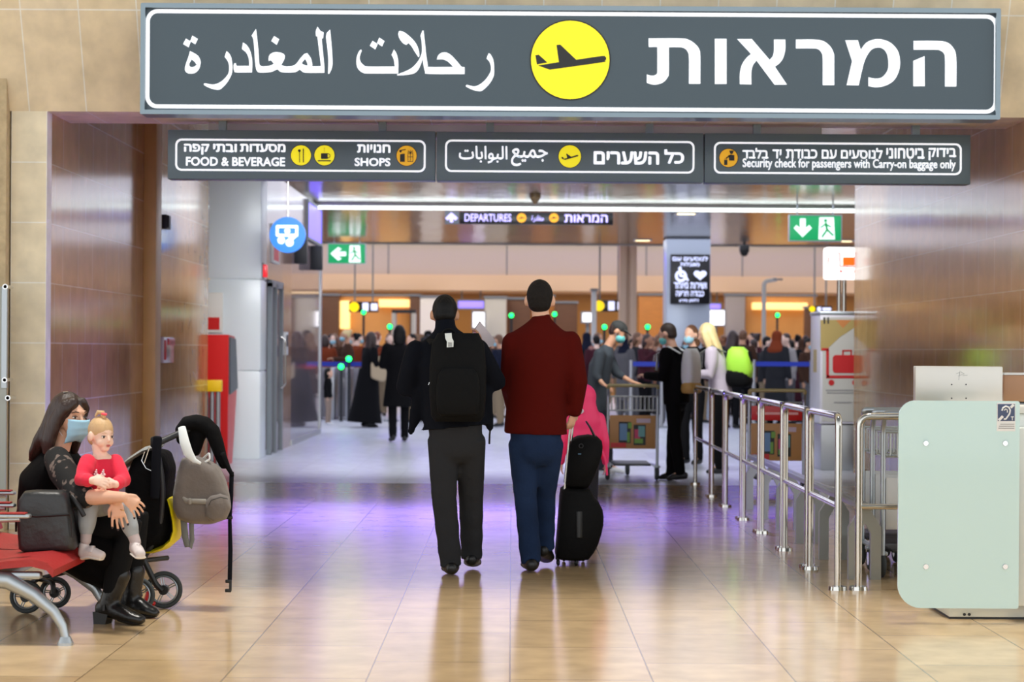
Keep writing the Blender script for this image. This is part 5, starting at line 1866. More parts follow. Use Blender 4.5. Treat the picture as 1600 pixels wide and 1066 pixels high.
def face_parts(root, c, f, u, k, lips=True, brow=M_brow, child=False, slim=1.0):
    r, f, u = frame(f, u)
    P = lambda a, b, h: c + (r * a + f * b + u * h) * k
    R = rotm(r, f, u)
    if child:
        for s in (-1, 1):
            e = MB().ell(P(s * .033, .0765, -.012), (.0145 * k, .009 * k, .0085 * k), R, seg=16, rings=10).build('eye', M_eye, root)
            MB().ell(P(s * .033 + .001, .0825, -.012), (.0078 * k, .0045 * k, .0078 * k), R, seg=14, rings=8).build('iris', M_iris, e)
            MB().tube([P(s * .048, .074, -.006), P(s * .033, .0855, -.003), P(s * .018, .083, -.007)], .0018 * k, seg=6).build('eyelash', M_brow, e)
            MB().tube([P(s * .050, .076, .012), P(s * .035, .0885, .018), P(s * .018, .091, .015)], [.0015 * k, .0025 * k, .002 * k], seg=6).build('eyebrow', brow, root)
        m = MB().ell(P(0, .0895, -.066), (.0165 * k, .0075 * k, .0045 * k), R, seg=16, rings=8)
        m.ell(P(0, .0885, -.0735), (.013 * k, .0075 * k, .0048 * k), R, seg=16, rings=8)
        m.build('lips', M_lip, root)
        return
    for s in (-1, 1):
        e = MB().ell(P(s * .033, .0825, -.001), (.0125 * k, .009 * k, .0068 * k * slim), R, seg=16, rings=10).build('eye', M_eye, root)
        MB().ell(P(s * .033 + .001, .0885, -.001), (.0062 * k, .0045 * k, .0062 * k), R, seg=14, rings=8).build('iris', M_iris, e)
        MB().tube([P(s * .046, .080, .006), P(s * .033, .0915, .0085), P(s * .020, .088, .004)], .0022 * k, seg=6).build('eyelash', M_brow, e)
        MB().tube([P(s * .052, .079, .022), P(s * .036, .094, .029), P(s * .018, .096, .026)], [.0022 * k, .0036 * k, .003 * k], seg=6).build('eyebrow', brow, root)
    if lips:
        m = MB().ell(P(0, .101, -.064), (.019 * k, .0085 * k, .0048 * k), R, seg=16, rings=8)
        m.ell(P(0, .100, -.0725), (.016 * k, .0085 * k, .0052 * k), R, seg=16, rings=8)
        m.build('lips', M_lip, root)


def hand_shape(mb, w, d, n, s, k=1.0, curl=0.5, spread=1.0, rf=.0088):
    """palm, four bent fingers and a thumb leaving the side of the palm"""
    d, n, s = d.normalized(), n.normalized(), s.normalized()
    mb.chain([(*w, .024 * k, .019 * k), (*(w + d * .035 * k), .036 * k, .016 * k), (*(w + d * .080 * k), .040 * k, .014 * k)], side=s, seg=14)
    tips = []
    for q, L, o in ((.031, .068, 0.0), (.0105, .078, .004), (-.0105, .073, .002), (-.031, .058, -.006)):
        p = w + (d * (.082 + o) + s * q * spread) * k
        pts = [(*p, rf * 1.05 * k)]
        a = 0.0
        for seg_l, c in ((.45, .55), (.32, 1.0), (.23, .8)):
            a += curl * c
            p = p + (d * math.cos(a) + n * math.sin(a) + s * q * 4.5 * spread) * (L * seg_l * k)
            pts.append((*p, rf * (.95 if seg_l > .3 else .8) * k))
        mb.chain(pts, side=s, seg=10)
        tips.append(Vector(p))
    p = w + (d * .022 + s * .030) * k
    b = p + (d * .030 + s * .024 + n * .012) * k
    e = b + (d * .032 + s * .006 + n * .018 * (0.5 + curl)) * k
    mb.chain([(*p, .013 * k), (*b, .0115 * k), (*e, .009 * k)], side=n, seg=10)
    return tips


def shoe_shape(mb, ankle, toe, k=1.0, z0=0.0, sole=0.02, w=1.0):
    """ankle and toe points; toe point is the tip of the shoe on the ground"""
    a, t_ = Vector(ankle), Vector(toe)
    d = Vector((t_.x - a.x, t_.y - a.y, 0)).normalized()
    L = (Vector((t_.x, t_.y, 0)) - Vector((a.x, a.y, 0))).length
    side = d.cross(V(0, 0, 1))
    zb = t_.z
    za = max(zb, a.z - 0.085 * k)
    P = lambda q, h: Vector((a.x, a.y, 0)) + d * q + V(0, 0, h + zb + (za - zb) * max(0, min(1, 1 - q / L)))
    mb.chain([(*P(-.055 * k, .045 * k), .030 * k * w, .040 * k), (*P(-.02 * k, .05 * k), .038 * k * w, .048 * k), (*P(L * .35, .042 * k), .041 * k * w, .040 * k), (*P(L * .65, .032 * k), .046 * k * w, .030 * k),
              (*P(L - .03 * k, .024 * k), .034 * k * w, .021 * k)], side=side, seg=16)
    mb.chain([(*(a + V(0, 0, 0.03)), .042 * k * w, .042 * k), (*P(-.01, .05 * k), .040 * k * w, .046 * k)], side=side, seg=14)


def flat_sole(mb, z=0.0):
    for v in mb.bm.verts:
        if v.co.z < z + 0.001:
            v.co.z = z + 0.001
    return mb


def pose(k, arms='down', stride=0.0, lean=0.0, head_down=0.0, width=1.0):
    """standing joints facing +Y, metres scaled by k"""
    J = dict(pelvis=V(0, 0, .95), waist=V(0, lean * .2, 1.10), chest=V(0, lean * .55, 1.29), neck=V(0, lean * .9 - .01, 1.47), head=V(0, lean * 1.05 + .03 + head_down * .06, 1.635 - head_down * .02))
    J['hf'] = V(0, 1, -head_down)
    J['hu'] = V(0, head_down, 1)
    J['side'] = V(1, 0, 0)
    for s, q in (('R', 1), ('L', -1)):
        J['sh' + s] = V(q * .18 * width, lean * .8, 1.41)
        J['hp' + s] = V(q * .09, 0, .92)
        st = stride * q
        J['kn' + s] = V(q * .10, .03 + st * .55, .50)
        J['an' + s] = V(q * .10, st, .09 + max(0, -st) * .2)
        J['to' + s] = V(q * .12, st + .17, 0.0)
        if arms == 'down':
            J['el' + s] = V(q * .245, lean * .6 - .03, 1.14)
            J['wr' + s] = V(q * .25, lean * .5 + .05, .90)
            J['hd' + s] = V(0, .15, -1)
        elif arms == 'front':
            J['el' + s] = V(q * .25, lean * .6 + .02, 1.15)
            J['wr' + s] = V(q * .12, lean * .5 + .27, 1.16)
            J['hd' + s] = V(-q * .4, 1, .1)
        elif arms == 'phone':
            if q > 0:
                J['elR'] = V(.26, .10, 1.20)
                J['wrR'] = V(.14, .30, 1.40)
                J['hdR'] = V(-.1, .3, 1)
            else:
                J['elL'] = V(-.245, -.03, 1.14)
                J['wrL'] = V(-.25, .05, .90)
                J['hdL'] = V(0, .15, -1)
    for n in list(J):
        if n not in ('hf', 'hu', 'side') and not n.startswith('hd'):
            J[n] = J[n] * k
    return J


def body(root, J, k, skin, vox=.012, arm=1.0, face=None, hands=True, child=False, extra=None, curl=0.5):
    mb = MB()
    head_shape(mb, J['head'], J['hf'], J['hu'], J.get('hk', k), child)
    u = J['hu'].normalized()
    hk = J.get('hk', k)
    mb.chain([(*(J['head'] - u * .05 * hk - J['hf'].normalized() * .012 * hk), .052 * hk), (*J['neck'], .054 * k), (*(J['neck'] - V(0, 0, .05 * k)), .07 * k)], seg=14)
    S = J['side']
    mb.chain([(*J['pelvis'], .14 * k, .10 * k), (*J['waist'], .125 * k, .09 * k), (*J['chest'], .145 * k, .10 * k), (*(J['neck'] - (J['neck'] - J['chest']).normalized() * .06 * k), .12 * k, .07 * k)], side=S, seg=18)
    for s in 'RL':
        if 'sh' + s not in J:
            continue
        mb.chain([(*J['sh' + s], .045 * k * arm), (*J['el' + s], .036 * k * arm), (*J['wr' + s], .026 * k * arm)], side=S, seg=12)
        if hands:
            d = J['hd' + s].normalized()
            n = J.get('hn' + s, (V(0, 0, -1) if abs(d.z) < .7 else S * (-1 if s == 'R' else 1)))
            n = (n - d * n.dot(d)).normalized()
            sd = J.get('hs' + s, d.cross(n) * (1 if s == 'R' else -1))
            hand_shape(mb, J['wr' + s] + d * .012 * k, d, n, sd, k, curl)
        mb.chain([(*J['hp' + s], .075 * k), (*J['kn' + s], .050 * k), (*J['an' + s], .034 * k)], side=S, seg=12)
        mb.chain([(*J['an' + s], .034 * k), (*(J['an' + s].lerp(J['to' + s], .6)), .03 * k)], side=S, seg=10)
    if extra:
        extra(mb)
    mb.remesh(vox, 2)
    b = mb.build('body', skin, root)
    return b


def top(root, J, k, m, name='jacket', vox=.014, hem=-.10, w=1.0, d=1.0, cuff=1.0, flare=1.0, arm=1.0, collar=.062, sm=4, extra=None):
    mb = MB()
    S = J['side']
    dn = (J['pelvis'] - J['waist']).normalized()
    nk = J['neck']
    up = (nk - J['chest']).normalized()
    mb.chain([(*(J['pelvis'] - dn * hem * k), .172 * k * w * flare, .130 * k * d * flare), (*J['pelvis'], .172 * k * w, .128 * k * d), (*J['waist'], .162 * k * w, .122 * k * d), (*J['chest'], .182 * k * w, .130 * k * d),
              (*(nk - up * .085 * k), .175 * k * w, .105 * k * d), (*(nk - up * .03 * k), .11 * k, .08 * k), (*(nk + up * .012 * k), collar * k, collar * k)], side=S, seg=22, round_ends=False)
    for s in 'RL':
        e = J['el' + s].lerp(J['wr' + s], cuff)
        mb.chain([(*J['sh' + s], .070 * k * arm), (*(J['sh' + s].lerp(J['el' + s], .5)), .064 * k * arm), (*J['el' + s], .057 * k * arm), (*e, .044 * k * arm)], side=S, seg=14)
    if extra:
        extra(mb)
    mb.remesh(vox, sm)
    return mb.build(name, m, root)


def trousers(root, J, k, m, name='trousers', vox=.014, w=1.0, hemr=.060, kr=.070, sm=4, z=0.02):
    mb = MB()
    S = J['side']
    mb.chain([(*(J['pelvis'] + (J['waist'] - J['pelvis']) * .4), .150 * k * w, .115 * k * w), (*J['pelvis'], .160 * k * w, .122 * k * w), (*((J['hpR'] + J['hpL']) / 2 - V(0, 0, .05 * k)), .150 * k * w, .115 * k * w)], side=S, seg=18)
    for s in 'RL':
        an = J['an' + s]
        kn = J['kn' + s]
        pts = []
        for q in range(9):
            q /= 8
            pts.append((*J['hp' + s].lerp(kn, q), (.092 + (.083 - .092) * min(1, q * 2) + (kr - .083) * max(0, q * 2 - 1)) * k * w * (1 + (.02 * math.sin(q * 23 + (s == 'R')) if q > .5 else 0))))
        bt_ = an - V(0, 0, .035 * k)
        for q in range(1, 13):
            q /= 12
            pts.append((*kn.lerp(bt_, q), (kr * w + (hemr - kr * w) * q) * k * (1 + (.01 + .05 * q) * math.sin(q * 19 + 2 * (s == 'R')))))
        mb.chain(pts, side=S, seg=16, round_ends=False)
    mb.remesh(vox, sm)
    return mb.build(name, m, root)


def shoes(root, J, k, m, w=1.0):
    for s in 'RL':
        mb = MB()
        shoe_shape(mb, J['an' + s], J['to' + s], k, w=w)
        mb.remesh(.009, 3)
        if J['to' + s].z < 0.005:
            flat_sole(mb, root_z(root))
        mb.build('shoe', m, root)


def root_z(root):
    return 0.0


def hair(root, J, k, m, style='short', vox=.011, name='hair'):
    k = J.get('hk', k)
    c = J['head']
    r, f, u = frame(J['hf'], J['hu'])
    P = lambda a, b, h: c + (r * a + f * b + u * h) * k
    R = rotm(r, f, u)
    mb = MB()
    mb.ell(P(0, -.018, .020), (.080 * k, .097 * k, .100 * k), R)
    if style == 'short':
        mb.ell(P(0, -.045, -.03), (.070 * k, .060 * k, .055 * k), R)
    elif style == 'bob':
        mb.chain([(*P(0, -.03, .01), .09 * k, .085 * k), (*P(0, -.05, -.07), .098 * k, .065 * k), (*P(0, -.055, -.13), .09 * k, .05 * k)], side=r, seg=18)
    elif style == 'long':
        mb.chain([(*P(0, -.03, .01), .09 * k, .08 * k), (*P(0, -.055, -.09), .10 * k, .058 * k), (*P(0, -.075, -.2), .105 * k, .045 * k), (*P(0, -.085, -.31), .08 * k, .03 * k)], side=r, seg=18)
        for s in (-1, 1):
            mb.chain([(*P(s * .07, .02, .02), .026 * k, .04 * k), (*P(s * .085, .015, -.09), .026 * k, .035 * k), (*P(s * .085, .01, -.2), .018 * k, .03 * k)], side=r, seg=10)
    elif style == 'bun':
        mb.ell(P(0, -.11, .07), (.045 * k, .045 * k, .045 * k), R)
    elif style == 'scarf':
        mb.chain([(*P(0, -.02, .03), .095 * k, .10 * k), (*P(0, -.02, -.08), .095 * k, .085 * k), (*P(0, -.03, -.17), .13 * k, .10 * k), (*P(0, -.03, -.24), .17 * k, .12 * k)], side=r, seg=18)
    mb.remesh(vox * max(k, .6), 3)
    return mb.build(name, m, root)


def mask(root, J, k, m):
    k = J.get('hk', k)
    c = J['head']
    r, f, u = frame(J['hf'], J['hu'])
    P = lambda a, b, h: c + (r * a + f * b + u * h) * k
    R = rotm(r, f, u)
    o = MB().ell(P(0, .054, -.055), (.064 * k, .064 * k, .056 * k), R).build('face_mask', m, root)
    for s in (-1, 1):
        MB().tube([P(s * .055, .06, -.035), P(s * .078, .01, -.01), P(s * .08, -.015, -.02)], .0016 * k, seg=6).tube([P(s * .055, .05, -.075), P(s * .076, .01, -.05), P(s * .08, -.015, -.03)], .0016 * k, seg=6).build('ear_loop', M_white, o)
    return o


def pack_shape(mb, c, right, back, up, w, h, d):
    """soft backpack: c is the middle of the panel against the back"""
    right, back, up = right.normalized(), back.normalized(), up.normalized()
    rows = []
    prof = [(-.5, .80, .55), (-.44, .94, .85), (-.2, 1, 1), (.1, 1, .95), (.36, .92, .75), (.48, .72, .45)]
    for q, a, b in prof:
        cc = c + up * (q * h)
        ring = []
        for kk in range(20):
            an = 2 * PI * kk / 20
            cx_, sy_ = math.cos(an), math.sin(an)
            ex = abs(cx_) ** .6 * (1 if cx_ > 0 else -1)
            ey = abs(sy_) ** .6 * (1 if sy_ > 0 else -1)
            ring.append(cc + right * (ex * w / 2 * a) + back * (d / 2 + ey * d / 2 * b))
        rows.append(ring)
    mb.rings(rows)
    return mb

# ---------- man with backpack, walking away
DN = GD(706, 899)
X = lambda x, y, dd=0.0: W(x, y, DN + dd)
t = thing('person', G(712, 898), 'dark haired man in navy jacket and grey trousers walking away with black backpack', 'person')
J = dict(pelvis=X(711, 664), waist=X(707, 622), chest=X(702, 570), neck=X(696, 516, .02), head=X(695, 491, .07), hf=V(0, 1, -.45), hu=V(0, .45, 1), side=V(1, 0, 0),
         shR=X(745, 548), shL=X(652, 550), elR=X(776, 598, .0), elL=X(633, 605, .0), wrR=X(752, 548, .30), wrL=X(668, 590, .32), hdR=V(-.15, .35, 1), hdL=V(.3, 1, .4),
         hpR=X(735, 684), hpL=X(692, 686), knR=X(736, 778, .12), knL=X(694, 780, -.02), anR=X(737, 868, .2), anL=X(705, 876, -.03), toR=G(740, 884), toL=G(704, 890))
J['toR'].y = DN + .42
J['toL'].y = DN + .16
J['toR'].z = 0.0
J['anR'].z = max(J['anR'].z, .12)
J['anL'].z = .09
body(t, J, 1.0, SKIN[1], curl=.6, arm=.75)
M_navy = mat('navy_jacket', (8, 12, 22), 0.85, bump=0.5, bscale=9, spec=.15)
M_slacks = mat('charcoal_trousers', (44, 45, 48), 0.9, bump=0.6, bscale=8, spec=.15)


def flaps(mb):
    mb.chain([(*X(656, 610, .0), .05, .03), (*X(650, 650, .02), .045, .02), (*X(641, 678, .03), .02, .012)], side=V(1, 0, 0), seg=12)
    mb.chain([(*X(757, 610, .02), .05, .04), (*X(763, 650, .02), .035, .02), (*X(766, 672, .02), .022, .014)], side=V(1, 0, 0), seg=12)
    mb.chain([(*X(696, 512, .01), .066, .066), (*X(695.5, 502, .03), .062, .06)], side=V(1, 0, 0), seg=16)


top(t, J, 1.0, M_navy, 'jacket', hem=-.015, w=1.13, d=1.05, flare=1.12, arm=1.12, extra=flaps)
trousers(t, J, 1.0, M_slacks, kr=.074, hemr=.068, w=1.06)
M_shoe = mat('black_shoe', (18, 18, 19), 0.35)
shoes(t, J, 1.0, M_shoe, w=1.3)
hair(t, J, 1.0, HAIR[0], 'short')
MB().tube([X(767, 660, .05), X(765, 680, .05), X(764.5, 694, .05)], 0.006, seg=8).build('drawcord', M_black, t)
# his backpack
DPk = DN - 0.14
bp = thing('black_backpack', X(716, 655, -.2), 'large black backpack with small white tag on the back of the man in navy jacket', 'backpack')
m = MB()
pack_shape(m, X(716, 588, -.12), V(1, 0, 0), V(0, -1, 0), V(0, -.03, 1), .345, .55, .18)
M_pack = mat('black_pack_cloth', (8, 9, 11), 0.8, bump=0.3, bscale=24, spec=.2)
m.build('pack_body', M_pack, bp, angle=70)
m = MB()
pack_shape(m, X(716, 612, -.27), V(1, 0, 0), V(0, -1, 0), V(0, 0, 1), .26, .29, .07)
m.build('front_pocket', M_pack, bp, angle=70)
for sx in (677, 733):
    s_ = -1 if sx < 700 else 1
    MB().chain([(*X(698 + 20 * s_, 538, -.17), .028, .008), (*X(698 + 25 * s_, 531, -.07), .03, .008), (*X(698 + 27 * s_, 534, .06), .028, .008)], side=V(1, 0, 0), seg=10).build('shoulder_strap', M_pack, bp)
MB().tube([X(690, 524, -.16), X(696, 515, -.18), X(707, 515, -.18), X(712, 524, -.16)], 0.009, seg=8, bend=.02).build('grab_handle', M_pack, bp)
tg = MB()
tg.rings([[X(695, y, -.30), X(705.5, y - 1, -.30), X(705.5, y - 1, -.302), X(695, y, -.302)] for y in (521, 521.1)])
tg = MB()
pts = [(695, 521, -.275), (695.8, 529, -.295), (698.3, 534, -.305), (698.0, 543, -.318)]
for i in range(3):
    a, b = pts[i], pts[i + 1]
    tg.rings([[X(a[0], a[1], a[2]), X(a[0] + 10.5, a[1] - .7, a[2]), X(a[0] + 10.5, a[1] - .7, a[2] + .003), X(a[0], a[1], a[2] + .003)],
              [X(b[0], b[1], b[2]), X(b[0] + 10.5, b[1] - .7, b[2]), X(b[0] + 10.5, b[1] - .7, b[2] + .003), X(b[0], b[1], b[2] + .003)]])
tag_o = tg.build('luggage_tag', mat('tag_white', (226, 230, 226), 0.5), bp)
m = MB()
for q in range(6):
    yy = 535.5 + q * 1.2
    a, b_ = X(700.2, yy, -.309 - .0018 * q), X(706.3, yy, -.309 - .0018 * q)
    m.cyl(a, b_, .0011 if q % 2 else .0018, seg=6)
m.build('print_bars', mat('print_grey', (150, 150, 150), 0.5), tag_o)
m = MB()
for px, py, L in ((669.5, 597, 5), (673, 609, 8), (676.5, 612, 7)):
    m.cyl(X(px + 2, py, -.2), X(px, py + L, -.2), .003, seg=8)
m.build('zip_puller', M_chrome, bp)

# paper he is holding up
pp = thing('boarding_paper', X(757, 530, .38), 'white paper sheet held up in front of the man with black backpack', 'paper')
m = MB()
sheet = [(750, 502), (738, 520), (741, 549), (770, 541), (774, 532)]
ws = [X(x, y, .40 + .002 * i) for i, (x, y) in enumerate(sheet)]
m.rings([ws, [v + V(0, .004, 0) for v in ws]])
m.build('sheet', mat('paper_white', (214, 206, 212), 0.6), pp, flat=True)
MB().tube([ws[0], ws[1]], 0.0022, seg=6).build('dark_edge', M_dark, pp)

# ---------- man in dark red sweater
DR = GD(835, 894)
X = lambda x, y, dd=0.0: W(x, y, DR + dd)
t = thing('person', G(840, 893), 'tall man in dark red sweater and blue jeans walking away beside black suitcase', 'person')
J = dict(pelvis=X(837, 664), waist=X(838, 620), chest=X(843, 565), neck=X(846, 502), head=X(843.5, 468, .03), hf=V(0.05, 1, -.05), hu=V(0, .05, 1), side=V(1, 0, 0),
         shR=X(889, 535), shL=X(803, 537), elR=X(903, 597, -.02), elL=X(797, 602, .04), wrR=X(898, 641, .03), wrL=X(803, 640, .26), hdR=V(-.25, .25, -1), hdL=V(.1, 1, -.3),
         hpR=X(858, 690), hpL=X(817, 690), knR=X(851, 772, .16), knL=X(821, 776, .02), anR=X(850, 850, .24), anL=X(830, 869, 0), toR=G(853, 875), toL=G(826, 886))
J['toR'].y = DR + .40
J['toL'].y = DR + .19
J['anR'].z = .155
J['anL'].z = .09
J['hnR'] = V(-.6, .5, .2)
J['hk'] = 1.06
body(t, J, 1.06, SKIN[0], curl=.9)
M_redsw = mat('dark_red_sweater', (80, 16, 11), 0.95, bump=0.5, bscale=7, spec=.1)


def collar_r(mb):
    mb.chain([(*X(846, 505, 0), .068, .066), (*X(846, 498, .005), .060, .06)], side=V(1, 0, 0), seg=16)


top(t, J, 1.06, M_redsw, 'sweater', hem=-.055, w=1.08, d=1.0, flare=1.02, arm=1.06, extra=collar_r)
M_jeans = mat('blue_jeans', (30, 47, 78), 0.9, vary=0.5, scale=4, bump=0.6, bscale=9, spec=.15)
trousers(t, J, 1.06, M_jeans, 'jeans', kr=.070, hemr=.064, w=.98)
shoes(t, J, 1.02, M_shoe, w=1.3)
hair(t, J, 1.06, mat('hair_darkbrown_short', (30, 26, 24), 0.75, vary=.3, scale=40, bump=.4, bscale=60, spec=.2), 'short')

# ---------- child in pink behind the suitcase
k = .64
J = pose(k)
r0 = G(911, 846)
t = thing('person', (r0.x, r0.y, 0), 'child in bright pink hooded jacket standing just beyond the black suitcase', 'person')
off = Vector((r0.x, r0.y, 0))
for n in J:
    if n not in ('hf', 'hu', 'side') and not n.startswith('hd'):
        J[n] = J[n] + off
J['hk'] = .8
J['head'] = J['neck'] + V(0, .02, .10)
body(t, J, k, SKIN[0], vox=.012, child=True)
M_pink = mat('pink_jacket', (255, 62, 118), 0.6, bump=0.3, bscale=12, emit=None)


def hood(mb):
    c = J['head']
    mb.ell(c + V(0, -.02, .015), (.092, .10, .098))
    mb.chain([(*(c + V(0, -.03, -.04)), .09, .09), (*(J['neck'] + V(0, -.01, -.06)), .13, .10)], side=V(1, 0, 0), seg=16)


top(t, J, k, M_pink, 'hooded_jacket', w=.98, d=1.25, hem=-.06, arm=.95, extra=hood)
trousers(t, J, k, mat('dark_leggings', (26, 26, 30), 0.8))
shoes(t, J, k, M_shoe)
m = MB()
m.ell(J['chest'] + V(-.035, -.128, .13), (.03, .008, .022))
m.build('badge', mat('badge_white', (226, 214, 226), 0.5), t)
MB().tube([J['waist'] + V(.12, -.06, .0), J['pelvis'] + V(.16, -.08, -.02), J['pelvis'] + V(.17, -.06, -.12)], .008, seg=8).build('drawcord', M_pink, t)

# ---------- seated woman
DWm = 10.2
X = lambda x, y, D=DWm: W(x, y, D)
t = thing('person', G(120, 975), 'seated woman with long dark hair, blue face mask and black lace top', 'person')
fw = V(.80, -.58, -.06)
J = dict(pelvis=X(77, 818, 10.28), waist=X(70, 788, 10.25), chest=X(74, 748, 10.23), neck=X(92, 706, 10.2), head=X(107, 650, 10.18), hf=fw, hu=V(-.03, 0.02, 1), side=V(.22, -1, 0),
         shR=X(88, 722, 10.05), shL=X(104, 716, 10.38), elR=X(126, 777, 9.83), elL=X(152, 775, 10.3), wrR=X(194, 777, 9.68), wrL=X(183, 784, 9.755),
         hdR=V(.78, 0.05, -.62), hdL=V(.12, -.02, -1),
         hpR=X(88, 826, 10.13), hpL=X(90, 824, 10.42), knR=X(205, 826, 10.06), knL=X(217, 815, 10.32), anR=X(170, 945, 10.06), anL=X(203, 940, 10.3), toR=X(224, 972, 10.0), toL=X(246, 964, 10.26))
J['hnR'] = V(-.35, .75, -.55)
J['hsR'] = V(.55, 0, .8)
J['hnL'] = V(0.1, 1, -.1)
J['hsL'] = V(-1, 0, -.05)
J['toR'].z = J['toL'].z = 0.012
mb = MB()
head_shape(mb, J['head'], J['hf'], J['hu'], 1.0)
mb.chain([(*X(104, 668, 10.19), .048), (*J['neck'], .052), (*X(90, 716, 10.2), .075)], seg=16)
S = J['side']
mb.chain([(*J['pelvis'], .13, .10), (*J['waist'], .12, .09), (*J['chest'], .14, .095), (*X(88, 722, 10.2), .13, .06)], side=S, seg=18)
tips = {}
for s in 'RL':
    mb.chain([(*J['sh' + s], .045), (*J['el' + s], .042), (*(J['el' + s].lerp(J['wr' + s], .35)), .041), (*J['wr' + s], .025)], side=V(0, 1, 0), seg=14)
    d = J['hd' + s].normalized()
    n = (J['hn' + s] - d * J['hn' + s].dot(d)).normalized()
    tips[s] = hand_shape(mb, J['wr' + s], d, n, J['hs' + s], .80 if s == 'R' else .86, .42 if s == 'R' else .16, spread=1.15, rf=.0082)
    mb.chain([(*J['hp' + s], .07), (*J['kn' + s], .05), (*J['an' + s], .035)], side=S, seg=12)
mb.remesh(.0045, 2)
mb.build('body', SKIN[0], t)
face_parts(t, J['head'], J['hf'], J['hu'], 1.0, lips=False, slim=.72)
M_nail = mat('dark_nail', (36, 16, 30), 0.25)
for s in 'RL':
    for q in tips[s]:
        MB().ell(q + V(0, -.004, 0), (.0058, .005, .007), seg=10, rings=6).build('fingernail', M_nail, t)
MB().torus(X(191, 797, 9.745), .0095, .002, axis=(.2, 0, 1), seg=20, sseg=6).build('ring', mat('gold', (230, 190, 110), 0.2, metal=1.0), t)
# mask with pleats and loops
c = J['head']
r_, f_, u_ = frame(J['hf'], J['hu'])
P = lambda a, b, h: c + r_ * a + f_ * b + u_ * h
rows = []
nv, nu = 15, 13
for i in range(nv):
    v = i / (nv - 1)
    h = -.012 - .112 * v
    fold = .0022 * math.sin(v * PI * 7)
    row = []
    for jx in range(nu):
        a = -1.12 + 2.24 * jx / (nu - 1)
        w_ = .074 - .012 * max(0, v - .5) * 2
        bulge = .130 - .055 * (v - .22) ** 2 * 1.6 - .016 * max(0, v - .75) * 4
        row.append(P(math.sin(a) * w_ * (1.0 if abs(a) < .9 else .99), .012 + (bulge - .012) * max(0, math.cos(a)) ** .75 + fold, h + .012 * abs(a) * (0.2 - v) * 1.2))
    rows.append(row)
m = MB()
bmv = [[m.bm.verts.new(p) for p in row] for row in rows]
bmi = [[m.bm.verts.new(p - f_ * .003) for p in row] for row in rows]
for i in range(nv - 1):
    for jx in range(nu - 1):
        m.bm.faces.new((bmv[i][jx], bmv[i][jx + 1], bmv[i + 1][jx + 1], bmv[i + 1][jx]))
        m.bm.faces.new((bmi[i][jx], bmi[i + 1][jx], bmi[i + 1][jx + 1], bmi[i][jx + 1]))
for i in range(nv - 1):
    for jx in (0, nu - 1):
        m.bm.faces.new((bmv[i][jx], bmv[i + 1][jx], bmi[i + 1][jx], bmi[i][jx]))
for jx in range(nu - 1):
    for i in (0, nv - 1):
        m.bm.faces.new((bmv[i][jx], bmv[i][jx + 1], bmi[i][jx + 1], bmi[i][jx]))
mo = m.build('face_mask', mat('mask_woman', (166, 214, 240), 0.75), t, angle=80)
for s in (-1, 1):
    MB().tube([P(s * .068, .04, -.018), P(s * .082, -.005, .005), P(s * .084, -.018, -.012)], .0015, seg=6).tube([P(s * .064, .035, -.098), P(s * .078, 0, -.055), P(s * .084, -.018, -.03)], .0015, seg=6).build('ear_loop', M_white, mo)
# hair
m = MB()
R = rotm(r_, f_, u_)
m.ell(P(0, -.014, .024), (.086, .098, .102), R)
m.chain([(*P(0, -.045, .02), .088, .07), (*P(0, -.085, -.07), .10, .06), (*P(.01, -.13, -.15), .105, .055), (*P(.03, -.165, -.215), .085, .035), (*P(.035, -.185, -.245), .06, .018)], side=r_, seg=18)
for s, q in ((1, 1.0), (-1, 1.0)):
    m.chain([(*P(s * .030, .072, .080), .018, .026), (*P(s * .066, .045, .055), .022, .040), (*P(s * .080, .015, .005), .020, .036), (*P(s * .086, -.02, -.06), .024, .05),
             (*P(s * .088, -.045, -.13), .026, .05), (*P(s * .085, -.05, -.19), .018, .035)], side=r_, seg=12)
m.remesh(.008, 3)
m.build('hair', HAIR[1], t)
MB().chain([(*P(.012, -.004, .123), .012, .003), (*P(.03, -.01, .121), .012, .003)], side=f_, seg=8).build('hair_clip', M_chrome, t)
# clothes
M_lace = bpy.data.materials.new('black_lace')
M_lace.use_nodes = True
nt = M_lace.node_tree
p_ = nt.nodes['Principled BSDF']
p_.inputs['Roughness'].default_value = .85
tc = nt.nodes.new('ShaderNodeTexCoord')
nz = nt.nodes.new('ShaderNodeTexNoise')
nz.inputs['Scale'].default_value = 26
nz.inputs['Detail'].default_value = 1.5
nt.links.new(tc.outputs['Object'], nz.inputs['Vector'])
cr = nt.nodes.new('ShaderNodeValToRGB')
cr.color_ramp.elements[0].position = .57
cr.color_ramp.elements[0].color = rgb(7, 6, 6)
cr.color_ramp.elements[1].position = .63
cr.color_ramp.elements[1].color = rgb(112, 98, 90)
nt.links.new(nz.outputs['Fac'], cr.inputs[0])
nt.links.new(cr.outputs[0], p_.inputs['Base Color'])
M_blk = mat('black_knit', (7, 6, 7), 0.9, bump=0.3, bscale=14, spec=.12)
mb = MB()
mb.chain([(*X(82, 836, 10.28), .185, .15), (*J['pelvis'], .19, .15), (*X(66, 785, 10.26), .185, .13), (*X(68, 752, 10.24), .195, .125), (*X(84, 722, 10.22), .18, .085), (*X(91, 711, 10.21), .11, .065)], side=S, seg=22)
mb.chain([(*J['shL'], .065), (*J['elL'], .055), (*(J['elL'].lerp(J['wrL'], .2)), .05)], side=V(0, 1, 0), seg=14)
mb.remesh(.012, 4)
mb.build('top', M_blk, t)
mb = MB()
a, b = J['shR'], J['elR']
mb.chain([(*(a + V(0, 0.02, .012)), .068), (*(a.lerp(b, .3)), .074), (*(a.lerp(b, .65)), .070), (*b, .066), (*(b.lerp(J['wrR'], .10)), .058)], side=V(0, 1, 0), seg=16)
mb.remesh(.009, 4)
